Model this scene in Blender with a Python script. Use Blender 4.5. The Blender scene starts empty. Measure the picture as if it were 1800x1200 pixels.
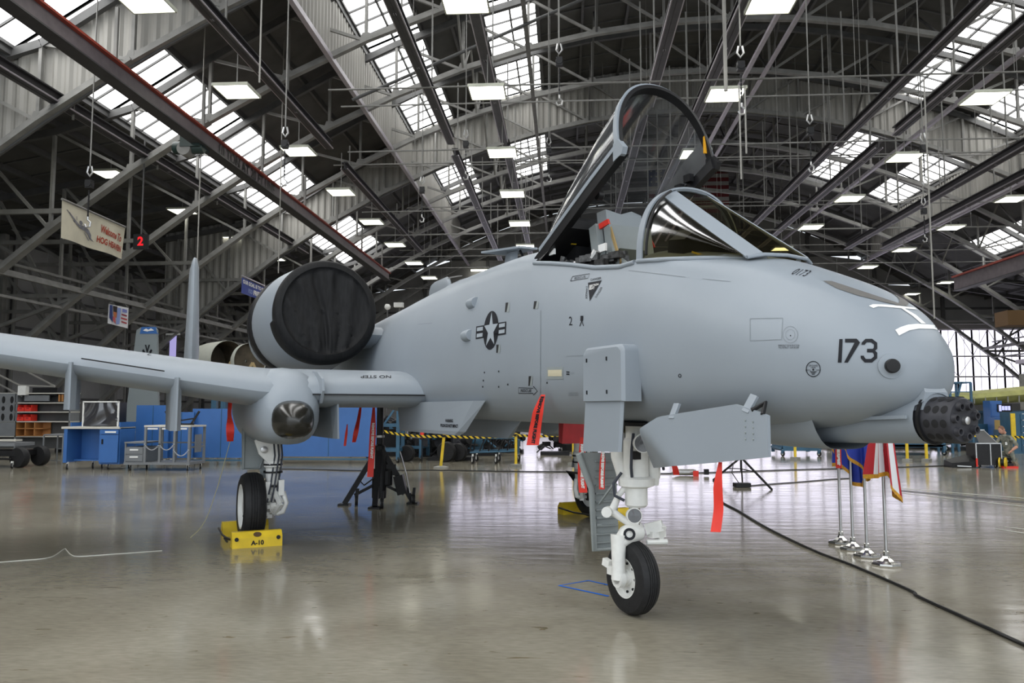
import bpy, bmesh, math, random
from mathutils import Vector, Matrix
random.seed(7)
C = bpy.context.scene.collection
SC = bpy.context.scene
PI = math.pi
# ---------------------------------------------------------------- camera, sky, big lights, exposure
FPX, PITCH, YAW, EYE = 1420.0, 0.0843067, 0.0658667, 1.70
cd = bpy.data.cameras.new('camera'); cam = bpy.data.objects.new('camera', cd); C.objects.link(cam)
cd.sensor_width = 36.0; cd.lens = FPX / 1800 * 36; cd.clip_end = 400; cd.clip_start = 0.05
cam.location = (0, 0, EYE); cam.rotation_euler = (PI / 2 + PITCH, 0, YAW)
SC.camera = cam
SC.view_settings.view_transform = 'Standard'; SC.view_settings.look = 'None'
SC.view_settings.gamma = 1.0; SC.view_settings.use_curve_mapping = False
SC.view_settings.exposure = -0.2
wd = bpy.data.worlds.new('sky'); SC.world = wd; wd.use_nodes = True
bg = wd.node_tree.nodes['Background']
bg.inputs[0].default_value = (0.86, 0.93, 1.0, 1); bg.inputs[1].default_value = 1.6
SKYLIGHT, LAMP, WINDOW = 7.0, 8.0, 2.5
al = bpy.data.lights.new('door_daylight', 'AREA'); al.shape = 'RECTANGLE'; al.size = 66; al.size_y = 9
al.energy = 3200; al.color = (0.88, 0.94, 1.0)
alo = bpy.data.objects.new('door_daylight', al); C.objects.link(alo)
alo.location = (8, -13.5, 8.6); alo.rotation_euler = (PI / 2, 0, 0)   # the open hangar doors behind the viewer, facing +Y
SC.cycles.use_denoising = True
SC.cycles.max_bounces = 8
SC.cycles.transparent_max_bounces = 12
SC.cycles.sample_clamp_indirect = 6.0
# ---------------------------------------------------------------- helpers
CY, SY, CP, SP = math.cos(YAW), math.sin(YAW), math.cos(PITCH), math.sin(PITCH)
FW = Vector((-SY * CP, CY * CP, SP)); RT = Vector((CY, SY, 0)); UP = RT.cross(FW); EYEV = Vector((0, 0, EYE))
def ray(px, py): return FW + RT * ((px - 900) / FPX) + UP * ((600 - py) / FPX)
def at(px, py, Y):
    d = ray(px, py); return EYEV + d * (Y / d.y)
def flr(px, py, z=0.0):
    d = ray(px, py); return EYEV + d * ((z - EYE) / d.z)
MATS = {}
def srgb(h):
    h = h.lstrip('#'); r = []
    for i in (0, 2, 4):
        c = int(h[i:i + 2], 16) / 255; r.append(c / 12.92 if c <= .04045 else ((c + .055) / 1.055) ** 2.4)
    return tuple(r)
def mat(name, col, rough=.5, metal=0., noise=0., scale=3., bump=0., bscale=40., emit=0., spec=.5, stretch=None):
    if name in MATS: return MATS[name]
    if isinstance(col, str): col = srgb(col)
    m = bpy.data.materials.new(name); m.use_nodes = True; nt = m.node_tree
    b = nt.nodes['Principled BSDF']
    b.inputs['Base Color'].default_value = (*col, 1); b.inputs['Roughness'].default_value = rough
    b.inputs['Metallic'].default_value = metal; b.inputs['Specular IOR Level'].default_value = spec
    if emit:
        b.inputs['Emission Color'].default_value = (*col, 1); b.inputs['Emission Strength'].default_value = emit
    if noise or bump:
        tc = nt.nodes.new('ShaderNodeTexCoord'); src = tc.outputs['Object']
        if stretch:
            mp = nt.nodes.new('ShaderNodeMapping'); mp.inputs['Scale'].default_value = stretch
            nt.links.new(src, mp.inputs[0]); src = mp.outputs[0]
    if noise:
        n = nt.nodes.new('ShaderNodeTexNoise'); n.inputs['Scale'].default_value = scale; n.inputs['Detail'].default_value = 5
        nt.links.new(src, n.inputs['Vector'])
        r = nt.nodes.new('ShaderNodeValToRGB')
        r.color_ramp.elements[0].position = .3; r.color_ramp.elements[1].position = .7
        r.color_ramp.elements[0].color = (*[c * (1 - noise) for c in col], 1)
        r.color_ramp.elements[1].color = (*[min(1, c * (1 + noise)) for c in col], 1)
        nt.links.new(n.outputs[0], r.inputs[0]); nt.links.new(r.outputs[0], b.inputs['Base Color'])
    if bump:
        n2 = nt.nodes.new('ShaderNodeTexNoise'); n2.inputs['Scale'].default_value = bscale; n2.inputs['Detail'].default_value = 3
        nt.links.new(src, n2.inputs['Vector'])
        bp = nt.nodes.new('ShaderNodeBump'); bp.inputs['Strength'].default_value = bump; bp.inputs['Distance'].default_value = .02
        nt.links.new(n2.outputs[0], bp.inputs['Height']); nt.links.new(bp.outputs[0], b.inputs['Normal'])
    MATS[name] = m; return m
def emat(name, col, strength):
    if name in MATS: return MATS[name]
    m = bpy.data.materials.new(name); m.use_nodes = True; nt = m.node_tree; nt.nodes.clear()
    o = nt.nodes.new('ShaderNodeOutputMaterial'); e = nt.nodes.new('ShaderNodeEmission')
    e.inputs[0].default_value = (*col, 1); e.inputs[1].default_value = strength
    nt.links.new(e.outputs[0], o.inputs[0]); MATS[name] = m; return m
def glassmat(name, tint, refl=.06, rough=.02, haze=0., ior=1.45, mul=1.):
    m = bpy.data.materials.new(name); m.use_nodes = True; nt = m.node_tree; nt.nodes.clear()
    o = nt.nodes.new('ShaderNodeOutputMaterial'); t = nt.nodes.new('ShaderNodeBsdfTransparent'); g = nt.nodes.new('ShaderNodeBsdfGlossy')
    t.inputs[0].default_value = (*tint, 1); g.inputs['Roughness'].default_value = rough
    f = nt.nodes.new('ShaderNodeFresnel'); f.inputs[0].default_value = ior
    a = nt.nodes.new('ShaderNodeMath'); a.operation = 'ADD'; a.inputs[1].default_value = refl; a.use_clamp = True
    ml = nt.nodes.new('ShaderNodeMath'); ml.operation = 'MULTIPLY'; ml.inputs[1].default_value = mul
    x = nt.nodes.new('ShaderNodeMixShader')
    nt.links.new(f.outputs[0], a.inputs[0]); nt.links.new(a.outputs[0], ml.inputs[0]); nt.links.new(ml.outputs[0], x.inputs[0])
    nt.links.new(t.outputs[0], x.inputs[1]); nt.links.new(g.outputs[0], x.inputs[2]); 
    last = x
    if haze:
        df = nt.nodes.new('ShaderNodeBsdfDiffuse'); df.inputs[0].default_value = (.3, .31, .33, 1); y = nt.nodes.new('ShaderNodeMixShader'); y.inputs[0].default_value = haze
        nt.links.new(x.outputs[0], y.inputs[1]); nt.links.new(df.outputs[0], y.inputs[2]); last = y
    nt.links.new(last.outputs[0], o.inputs[0])
    MATS[name] = m; return m
ROOTS = {}
def setp(o, label=None, cat=None, group=None, kind=None):
    if label: o['label'] = label
    if cat: o['category'] = cat
    if group: o['group'] = group
    if kind: o['kind'] = kind
    return o
def thing(name, label, cat, loc=(0, 0, 0), rotz=0., group=None, local=False, kind=None):
    """Empty at the base of a thing; parts given in world coordinates unless local."""
    o = bpy.data.objects.new(name, None); C.objects.link(o); o.empty_display_size = .2
    o.location = loc; o.rotation_euler = (0, 0, rotz)
    ROOTS[o] = (Vector(loc), local); return setp(o, label, cat, group, kind)
def frame(d, up=(0, 0, 1)):
    d = Vector(d).normalized(); u = Vector(up)
    if abs(d.dot(u)) > .98: u = Vector((1, 0, 0))
    s = d.cross(u).normalized(); return d, s, s.cross(d).normalized()
class MB:
    def __init__(s): s.v = []; s.f = []; s.mi = []; s.cm = 0
    def add(s, vs, fs):
        n = len(s.v); s.v += [tuple(v) for v in vs]; s.f += [tuple(n + i for i in f) for f in fs]; s.mi += [s.cm] * len(fs); return s
    def box(s, c, d, rz=0., ax=None):
        x, y, z = d[0] / 2, d[1] / 2, d[2] / 2; c = Vector(c); R = Matrix.Rotation(rz, 3, 'Z')
        if ax is not None: R = ax
        vs = [c + R @ Vector((i * x, j * y, k * z)) for k in (-1, 1) for i, j in ((-1, -1), (1, -1), (1, 1), (-1, 1))]
        return s.add(vs, [(3, 2, 1, 0), (4, 5, 6, 7), (0, 1, 5, 4), (1, 2, 6, 5), (2, 3, 7, 6), (3, 0, 4, 7)])
    def bar(s, p, q, w, h=None, up=(0, 0, 1)):
        h = h or w; p = Vector(p); q = Vector(q); d, a, b = frame(q - p, up)
        o = [a * i * w / 2 + b * j * h / 2 for i, j in ((-1, -1), (1, -1), (1, 1), (-1, 1))]
        return s.add([p + k for k in o] + [q + k for k in o], [(3, 2, 1, 0), (4, 5, 6, 7), (0, 1, 5, 4), (1, 2, 6, 5), (2, 3, 7, 6), (3, 0, 4, 7)])
    def tube(s, pts, r, n=8, cap=True):
        pts = [Vector(p) for p in pts]; m = len(pts)
        rs = r if isinstance(r, (list, tuple)) else [r] * m
        rings = []; a = None
        for i, p in enumerate(pts):
            d = (pts[min(i + 1, m - 1)] - pts[max(i - 1, 0)]).normalized()
            if a is None: _, a, b = frame(d)
            a = (a - d * a.dot(d)).normalized(); b = d.cross(a)
            rings.append([p + (a * math.cos(2 * PI * k / n) + b * math.sin(2 * PI * k / n)) * rs[i] for k in range(n)])
        return s.loft(rings, True, cap)
    def loft(s, rings, closed=True, cap=True):
        n = len(rings[0]); vs = [v for r in rings for v in r]; fs = []
        for i in range(len(rings) - 1):
            for k in range(n if closed else n - 1):
                k2 = (k + 1) % n; fs.append((i * n + k, i * n + k2, (i + 1) * n + k2, (i + 1) * n + k))
        if cap and closed: fs += [tuple(range(n - 1, -1, -1)), tuple(range((len(rings) - 1) * n, len(rings) * n))]
        return s.add(vs, fs)
    def lathe(s, prof, o=(0, 0, 0), axis=(0, 0, 1), n=24, cap=True):
        """prof: (radius, distance along axis)"""
        o = Vector(o); d, a, b = frame(axis)
        return s.loft([[o + d * t + (a * math.cos(2 * PI * k / n) + b * math.sin(2 * PI * k / n)) * max(r, 1e-4) for k in range(n)] for r, t in prof], True, cap)
    def prism(s, poly, off):
        off = Vector(off); p = [Vector(v) for v in poly]; n = len(p)
        return s.add(p + [v + off for v in p], [tuple(range(n - 1, -1, -1)), tuple(range(n, 2 * n))] + [(i, (i + 1) % n, n + (i + 1) % n, n + i) for i in range(n)])
    def sheet(s, fn, nu, nv):
        vs = [fn(i / nu, j / nv) for j in range(nv + 1) for i in range(nu + 1)]
        return s.add(vs, [(j * (nu + 1) + i, j * (nu + 1) + i + 1, (j + 1) * (nu + 1) + i + 1, (j + 1) * (nu + 1) + i) for j in range(nv) for i in range(nu)])
    def mesh(s, name, m, smooth=None, fix=True):
        me = bpy.data.meshes.new(name); me.from_pydata(s.v, [], s.f)
        ms = m if isinstance(m, (list, tuple)) else [m]
        for k in ms: me.materials.append(k)
        if len(ms) > 1: me.polygons.foreach_set('material_index', s.mi)
        if fix:
            b = bmesh.new(); b.from_mesh(me); bmesh.ops.recalc_face_normals(b, faces=b.faces); b.to_mesh(me); b.free()
        if smooth is not None:
            me.polygons.foreach_set('use_smooth', [True] * len(me.polygons)); me.set_sharp_from_angle(angle=math.radians(smooth))
        me.update(); return me
    def build(s, name, m, parent=None, smooth=None, fix=True, label=None, kind=None):
        o = bpy.data.objects.new(name, s.mesh(name, m, smooth, fix)); C.objects.link(o)
        if parent is not None: adopt(o, parent)
        return setp(o, label, None, None, kind)
def adopt(o, parent):
    o.parent = parent
    if parent in ROOTS and not ROOTS[parent][1]: o.matrix_parent_inverse = Matrix.Translation(-ROOTS[parent][0])
def single(name, mb, m, label, cat, group=None, kind=None, smooth=None):
    xs = [v[0] for v in mb.v]; ys = [v[1] for v in mb.v]; zs = [v[2] for v in mb.v]
    c = ((min(xs) + max(xs)) / 2, (min(ys) + max(ys)) / 2, min(zs))
    mb.v = [(x - c[0], y - c[1], z - c[2]) for x, y, z in mb.v]
    o = mb.build(name, m, None, smooth); o.location = c; return setp(o, label, cat, group, kind)
KIDS = {}
def dup(root, loc, label=None, rotz=None, group=None):
    """copy a thing with its parts and sub-parts"""
    c = root.copy(); C.objects.link(c); c.location = loc
    if rotz is not None: c.rotation_euler = (0, 0, rotz)
    if label: c['label'] = label
    if group: c['group'] = group
    def rec(a, b):
        for ch in list(a.children):
            k = ch.copy(); C.objects.link(k); mi = ch.matrix_parent_inverse.copy(); k.parent = b; k.matrix_parent_inverse = mi; rec(ch, k)
    rec(root, c); return c
def textmesh(s, size=1., off=0., shear=0., align='CENTER', space=1.):
    cu = bpy.data.curves.new('t', 'FONT'); cu.body = s; cu.size = size; cu.align_x = align; cu.align_y = 'CENTER'; cu.offset = off; cu.shear = shear
    cu.space_character = space; cu.resolution_u = 3
    o = bpy.data.objects.new('t', cu); C.objects.link(o); dg = bpy.context.evaluated_depsgraph_get()
    me = bpy.data.meshes.new_from_object(o.evaluated_get(dg))
    vs = [tuple(v.co[:2]) for v in me.vertices]; fs = [tuple(p.vertices) for p in me.polygons]
    C.objects.unlink(o); bpy.data.objects.remove(o); bpy.data.curves.remove(cu); bpy.data.meshes.remove(me)
    return vs, fs
def flatdecal(mb, vf, org, u, v):
    """lay 2-D shapes on a plane: origin, unit right, unit up"""
    org, u, v = Vector(org), Vector(u), Vector(v)
    return mb.add([org + u * x + v * y for x, y in vf[0]], vf[1])
def stroke(pts, w, closed=False):
    """2-D ribbon of width w along a polyline"""
    n = len(pts); vs = []; fs = []
    for i, (x, y) in enumerate(pts):
        a = pts[(i - 1) % n if closed else max(i - 1, 0)]; b = pts[(i + 1) % n if closed else min(i + 1, n - 1)]
        dx, dy = b[0] - a[0], b[1] - a[1]; l = math.hypot(dx, dy) or 1; vs += [(x - dy / l * w / 2, y + dx / l * w / 2), (x + dy / l * w / 2, y - dx / l * w / 2)]
    for i in range(n if closed else n - 1):
        j = (i + 1) % n; fs.append((2 * i, 2 * i + 1, 2 * j + 1, 2 * j))
    return vs, fs
def circ(x, y, r, n=28, ry=None): return [(x + r * math.cos(2 * PI * k / n), y + (ry or r) * math.sin(2 * PI * k / n)) for k in range(n)]
def poly2(p): return (list(p), [tuple(range(len(p)))])
def merge(*a):
    vs, fs = [], []
    for v, f in a:
        n = len(vs); vs += v; fs += [tuple(n + i for i in q) for q in f]
    return vs, fs
def shift(vf, dx, dy, s=1.): return [(x * s + dx, y * s + dy) for x, y in vf[0]], vf[1]
# ---------------------------------------------------------------- materials
m_paint = mat('grey_aircraft_paint', (.256, .288, .322), .46, noise=.035, scale=1.3, spec=.4)
m_paintd = mat('grey_aircraft_paint_inner', (.26, .288, .29), .5, noise=.05, scale=6)
m_black = mat('black_paint', (.011, .011, .012), .45, noise=.2, scale=8, spec=.28)
m_ink = mat('black_marking_ink', (.016, .017, .021), .6, spec=.15)
m_inklt = mat('faint_grey_marking_ink', (.19, .215, .235), .55)
m_white = mat('white_gear_paint', (.74, .74, .71), .35, noise=.06, scale=14)
m_rubber = mat('tyre_rubber', (.015, .015, .016), .6, noise=.2, scale=20, bump=.1, spec=.3)
m_winfr = mat('window_frame_glare', (.62, .6, .63), .5)  # pale lilac tone puts the window glare into the frame colour
m_steel = mat('bright_steel', (.62, .61, .58), .18, 1.)
m_alu = mat('dull_aluminium', (.5, .5, .5), .4, .9, noise=.1, scale=10)
m_gun = mat('gunmetal', (.036, .036, .042), .5, 0, noise=.25, scale=12, spec=.3)
m_hole = mat('dark_recess', (.008, .008, .009), .8)
m_red = mat('red_streamer_cloth', (.72, .035, .02), .6, noise=.1, scale=8)
m_redd = mat('red_canvas', (.33, .018, .022), .7, noise=.12, scale=9)
m_whitepr = mat('white_print', (.8, .8, .78), .6)
m_truss = mat('grey_truss_paint', (.20, .197, .186), .6, noise=.18, scale=2.)
m_trussd = mat('dark_steel_paint', (.075, .075, .075), .6, noise=.2, scale=2.)
m_deck = mat('dark_roof_deck', (.07, .07, .067), .8, noise=.25, scale=.7)
m_curt = mat('corrugated_sheet', (.27, .262, .24), .55, noise=.16, scale=.5, stretch=(1, 1, .3))
m_wall = mat('hangar_wall_sheet', (.30, .30, .30), .7, noise=.12, scale=.6)
m_wallfar = mat('far_wall_sheet', (.25, .245, .24), .7, noise=.12, scale=.6)
m_mono = mat('monorail_dark_steel', (.035, .033, .036), .5, noise=.2)
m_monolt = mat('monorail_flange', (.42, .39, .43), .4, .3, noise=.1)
m_crane = mat('crane_girder_paint', (.125, .105, .115), .6, noise=.15)
m_cranered = mat('crane_red_edge', (.30, .05, .03), .6, noise=.15)
m_sky = emat('skylight_glass', (1., 1., .985), SKYLIGHT)
m_win = emat('end_window_glass', (.87, .84, 1.), WINDOW)
m_lamp = emat('lamp_diffuser', (1., .99, .86), LAMP)
m_lamph = mat('lamp_housing', (.45, .46, .38), .5)
m_blue = mat('blue_enamel', (.035, .125, .36), .4, noise=.06, scale=2)
m_bluest = mat('blue_stand_paint', (.03, .10, .17), .5, noise=.15)
m_greycart = mat('grey_cart_enamel', (.17, .18, .19), .5, noise=.08)
m_wood = mat('worktop_laminate', (.55, .53, .47), .4)
m_yel = mat('yellow_paint', (.72, .50, .02), .5, noise=.12, scale=6)
m_conc = mat('dull_base', (.25, .25, .23), .7, noise=.2)
m_cable = mat('black_cable', (.012, .012, .012), .5)
m_zinc = mat('yellow_green_primer', (.36, .36, .12), .6, noise=.25, scale=2)
# ---------------------------------------------------------------- hangar shell
XC = 8.1                                        # ridge line of the arch
def chord(r): return 20.4 - .0128 * r * r       # lower chord of the arch trusses, r = distance from the ridge line
def roof(r):
    a = abs(r); return 23.4 - .0125 * a * a if a < 27 else 14.29 - (a - 27) * .17
def P(r, z, y): return Vector((XC + r, y, z))
def floor_material():
    m = bpy.data.materials.new('sealed_concrete_floor'); m.use_nodes = True; nt = m.node_tree; b = nt.nodes['Principled BSDF']
    L = nt.links.new; tc = nt.nodes.new('ShaderNodeTexCoord')
    def noise(scale, detail=5, vec=None, dist=0.):
        n = nt.nodes.new('ShaderNodeTexNoise'); n.inputs['Scale'].default_value = scale; n.inputs['Detail'].default_value = detail; n.inputs['Distortion'].default_value = dist
        L(vec or tc.outputs['Object'], n.inputs['Vector']); return n.outputs[0]
    def ramp(src, a, b_, c0, c1):
        r = nt.nodes.new('ShaderNodeValToRGB'); r.color_ramp.elements[0].position = a; r.color_ramp.elements[1].position = b_
        r.color_ramp.elements[0].color = (*c0, 1); r.color_ramp.elements[1].color = (*c1, 1); L(src, r.inputs[0]); return r.outputs[0]
    mp = nt.nodes.new('ShaderNodeMapping'); mp.inputs['Scale'].default_value = (1, 3.2, 1); L(tc.outputs['Object'], mp.inputs[0])
    base = ramp(noise(.55, 8, None, .6), .35, .68, (.215, .194, .148), (.335, .312, .252))
    fine = ramp(noise(9, 6, mp.outputs[0]), .3, .75, (.82, .82, .80), (1.08, 1.08, 1.08))
    mix = nt.nodes.new('ShaderNodeMix'); mix.data_type = 'RGBA'; mix.blend_type = 'MULTIPLY'; mix.inputs[0].default_value = 1
    L(base, mix.inputs[6]); L(fine, mix.inputs[7])
    sc = ramp(noise(1.7, 9, mp.outputs[0], 2.2), .665, .70, (1, 1, 1), (.62, .56, .42))      # worn streaks
    mix2 = nt.nodes.new('ShaderNodeMix'); mix2.data_type = 'RGBA'; mix2.blend_type = 'MULTIPLY'; mix2.inputs[0].default_value = 1
    L(mix.outputs[2], mix2.inputs[6]); L(sc, mix2.inputs[7]); L(mix2.outputs[2], b.inputs['Base Color'])
    ro = nt.nodes.new('ShaderNodeMapRange'); ro.inputs[3].default_value = .06; ro.inputs[4].default_value = .22; L(noise(1.1, 6, mp.outputs[0]), ro.inputs[0])
    L(ro.outputs[0], b.inputs['Roughness']); b.inputs['Specular IOR Level'].default_value = .62
    bp = nt.nodes.new('ShaderNodeBump'); bp.inputs['Strength'].default_value = .22; bp.inputs['Distance'].default_value = .012
    L(noise(1.6, 3, mp.outputs[0]), bp.inputs['Height']); L(bp.outputs[0], b.inputs['Normal'])
    return m
fl = MB().add([(-60, -14, 0), (75, -14, 0), (75, 95, 0), (-60, 95, 0)], [(0, 1, 2, 3)]).build('floor', floor_material(), fix=False); fl['kind'] = 'structure'
X0, X1, YE = XC - 41, XC + 44, 84.0
# roof strips between the skylights, with purlins
strips = [(-27.2, -24), (-17.75, -15.2), (-12.15, -9.5), (12.2, 14.2), (17.1, 19.5), (25, 27)]
ceil = bpy.data.objects.new('ceiling', None); C.objects.link(ceil); ceil['kind'] = 'structure'
edges = [-41] + [e for s in strips for e in s] + [44]
Y0R = -14
for i in range(0, len(edges), 2):
    a, b = edges[i], edges[i + 1]; n = max(2, int((b - a) / 2.2)); mb = MB()
    for k in range(n):
        r0, r1 = a + (b - a) * k / n, a + (b - a) * (k + 1) / n
        mb.prism([P(r0, roof(r0), Y0R), P(r1, roof(r1), Y0R), P(r1, roof(r1) + .12, Y0R), P(r0, roof(r0) + .12, Y0R)], (0, YE - Y0R, 0))
    mb.build('roof_deck', m_deck, ceil)
    for k in range(n + 1):
        r0 = a + (b - a) * k / n; r0 = min(max(r0, a + .1), b - .1)
        MB().box((XC + r0, (18 + YE) / 2, roof(r0) - .14), (.14, YE - 18, .28)).build('purlin', m_trussd, ceil)
for k in range(15, 84, 1):                       # deck joints across the slope
    if k % 2 == 0: continue
    for i in range(0, len(edges), 2):
        a, b = edges[i], edges[i + 1]
        if b - a < 8 or k < 22: continue
        mb = MB(); n = 8
        for q in range(n):
            r0, r1 = a + (b - a) * q / n, a + (b - a) * (q + 1) / n
            mb.bar(P(r0, roof(r0) - .03, k), P(r1, roof(r1) - .03, k), .1, .06)
        mb.build('deck_rib', m_trussd, ceil)
# trusses
TY = [26, 32, 38, 44, 50, 56, 62, 68, 74, 80]
nodes = [-39.6, -36.4, -33, -29.6, -26.2, -22.9, -19.6, -16.3, -13, -9.8, -6.5, -3.25, 0, 3.25, 6.5, 9.8, 13, 16.3, 19.6, 22.9, 26.2, 29.6, 33, 36.4, 39.6]
for ti, y in enumerate(TY):
    t = thing('arch_truss', 'grey steel arch truss spanning the hangar, %s from the camera' % ('first second third fourth fifth sixth seventh eighth ninth tenth'.split()[ti]), 'truss', (XC, y, 0), kind='structure')
    mb = MB(); mc = MB(); dk = ti % 4 == 0
    for a, b in zip(nodes, nodes[1:]):
        w = .26 if max(abs(a), abs(b)) < 24 else .4
        p, q = P(a, chord(a), y), P(b, chord(b), y)
        mb.bar(p, q, w, .12); mb.bar(p + Vector((0, 0, .13)), q + Vector((0, 0, .13)), .06, w * .8)      # T-shaped chord: flange and web
        mc.bar(P(a, roof(a) - .45, y), P(b, roof(b) - .45, y), .22, .3)
    mb.build('bottom_chord', m_truss, t); mc.build('top_chord', m_trussd, t)
    for k, r in enumerate(nodes):
        z0, z1 = chord(r), roof(r) - .45
        if z1 - z0 < .6: continue
        if ti > 6 and k % 2: continue
        MB().bar(P(r, z0, y), P(r, z1, y), .15, .12).build('brace', m_truss, t)
        if k + 1 < len(nodes):
            r2 = nodes[k + 1]; zz = roof(r2) - .45; z2 = chord(r2)
            a, b = (P(r, z0, y), P(r2, zz, y)) if r >= 0 else (P(r, z1, y), P(r2, z2, y))
            MB().bar(a, b, .12, .12).build('brace', m_truss, t)
        gp = MB(); dz = chord(r + .5) - chord(r - .5)                                    # gusset plate
        gp.prism([P(r - .32, z0 - dz * .32, y - .07), P(r + .32, z0 + dz * .32, y - .07), P(r + .14, z0 + .34, y - .07), P(r - .14, z0 + .34, y - .07)], (0, .04, 0)).build('gusset_plate', m_truss, t)
    for s in (-1, 1):                              # haunch post, floor leg and platform arm outside the arch
        MB().bar(P(s * 40.4, 0, y), P(s * 40.4, roof(40.4) - .2, y), .35, .35).build('post', m_truss, t)
        for z in (4.2, 7.3, 10):
            r = s * math.sqrt((20.4 - z) / .0128)
            MB().bar(P(r, z, y), P(s * 40.4, z, y), .18, .2).build('tie_beam', m_truss, t)
        for za, zb in ((7.3, 4.2), (4.2, 7.3), (7.3, 10)):
            r = s * math.sqrt((20.4 - za) / .0128)
            MB().bar(P(r, za, y), P(s * 40.4, zb + (0 if za > zb else 2.4), y), .16).build('brace', m_truss, t)
# longitudinal struts along the lower chord, rows of small braces
def trim(mb, m, name='trim_1', smooth=None):
    return single(name, mb, m, None, None, None, 'structure', smooth)
for r in (-31.8, -17.75, -9.8, 13, 19.6, 31.8):
    z = chord(r) - (.02 if abs(r) > 30 else .18); mb = MB()
    mb.bar((XC + r, 22, z), (XC + r, 80, z), .2, .1).bar((XC + r, 22, z + .12), (XC + r, 80, z + .12), .06, .2)
    trim(mb, m_monolt if abs(r) < 20 and r not in (-9.8, 6.5) else m_truss)
    if abs(r) > 30:
        for dz in (-.75, .75): trim(MB().bar((XC + r * 1.03, 22, z + dz), (XC + r * 1.03, 80, z + dz), .12), m_truss)
for r in (-13, -6.5, 3.25, 9.8, 22.9):    # sway bracing between neighbouring trusses
    mb = MB()
    for ya, yb in zip(TY, TY[1:]):
        z0, z1 = chord(r), roof(r) - .4; mb.bar((XC + r, ya, z0), (XC + r, (ya + yb) / 2, z1), .1).bar((XC + r, (ya + yb) / 2, z1), (XC + r, yb, z0), .1)
    trim(mb, m_trussd if r in (3.25, 9.8, -6.5) else m_truss)
# corrugated draft curtains: across the hangar at three trusses and along it beside two skylights
def corr_x(r0, r1, y):
    n = int((r1 - r0) / .11); vs = []; fs = []
    for k in range(n + 1):
        r = r0 + (r1 - r0) * k / n; yy = y + (.035 if k % 4 < 2 else -.035); vs += [P(r, chord(r), yy), P(r, roof(r), yy)]
    return MB().add(vs, [(2 * k, 2 * k + 2, 2 * k + 3, 2 * k + 1) for k in range(n)])
for y in (26.25, 50.25):
    o = corr_x(-34, 34, y).build('cross_curtain_wall', m_curt, fix=False); o['kind'] = 'structure'
    mb = MB()
    for k in range(34):
        a, b = -34 + 2 * k, -32 + 2 * k; mb.bar(P(a, chord(a), y - .14), P(b, chord(b), y - .14), .1, .28)
    trim(mb, m_trussd)
def corr_y(r, y0, y1):
    n = int((y1 - y0) / .11); vs = []; fs = []
    for k in range(n + 1):
        y = y0 + (y1 - y0) * k / n; x = XC + r + (.035 if k % 4 < 2 else -.035); vs += [(x, y, chord(r) - .05), (x, y, roof(r))]
    return MB().add(vs, [(2 * k, 2 * k + 2, 2 * k + 3, 2 * k + 1) for k in range(n)])
for r in (-17.85, 19.6):
    o = corr_y(r, 20, 74).build('side_curtain_wall', m_curt, fix=False); o['kind'] = 'structure'
    trim(MB().box((XC + r + (.12 if r < 0 else -.12), 47, chord(r) - .05), (.12, 54, .24)), m_monolt)
# skylights: framed panes, one window per bay
for si, (a, b) in enumerate(strips):
    za, zb = roof(a), roof(b); pw = (b - a) / 2; ang = math.atan2(zb - za, b - a); L = math.hypot(pw, (zb - za) / 2)
    pm = MB().box((0, 0, 0), (L - .07, 1.13, .02)).mesh('pane', m_sky); rot = Matrix.Rotation(-ang, 4, 'Y')
    MB().prism([P(a, za, 68), P(b, zb, 68), P(b, zb + .12, 68), P(a, za + .12, 68)], (0, YE - 68, 0)).build('roof_deck', m_deck, ceil)
    if si == 5: MB().prism([P(a, za, 20), P(b, zb, 20), P(b, zb + .12, 20), P(a, za + .12, 20)], (0, 30, 0)).build('roof_deck', m_deck, ceil)
    for y in range(50 if si == 5 else 20, 64, 6):
        w = thing('window_%d' % (si + 1), None, None, P((a + b) / 2, (za + zb) / 2, y + 3), kind='structure')
        fr = MB()
        for q in range(3): r = a + pw * q; fr.bar(P(r, roof(a) + (zb - za) * q / 2, y), P(r, roof(a) + (zb - za) * q / 2, y + 6), .09, .12)
        for q in range(6): fr.bar(P(a, za - .01, y + q * 1.2), P(b, zb - .01, y + q * 1.2), .07, .08)
        fr.build('window_frame', m_trussd, w)
        for q in range(5):
            for c in (.5, 1.5):
                o = bpy.data.objects.new('pane', pm); C.objects.link(o); adopt(o, w)
                o.matrix_parent_inverse = Matrix.Identity(4); o.matrix_basis = Matrix.Translation(P(a + pw * c, za + (zb - za) * c / 2 + .06, y + .6 + q * 1.2) - ROOTS[w][0]) @ rot
    w = MB().prism([P(a, za, -14), P(b, zb, -14), P(b, zb + .03, -14), P(a, za + .03, -14)], (0, 34, 0)).build('window_%d' % (si + 1), m_sky); w['kind'] = 'structure'
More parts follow.
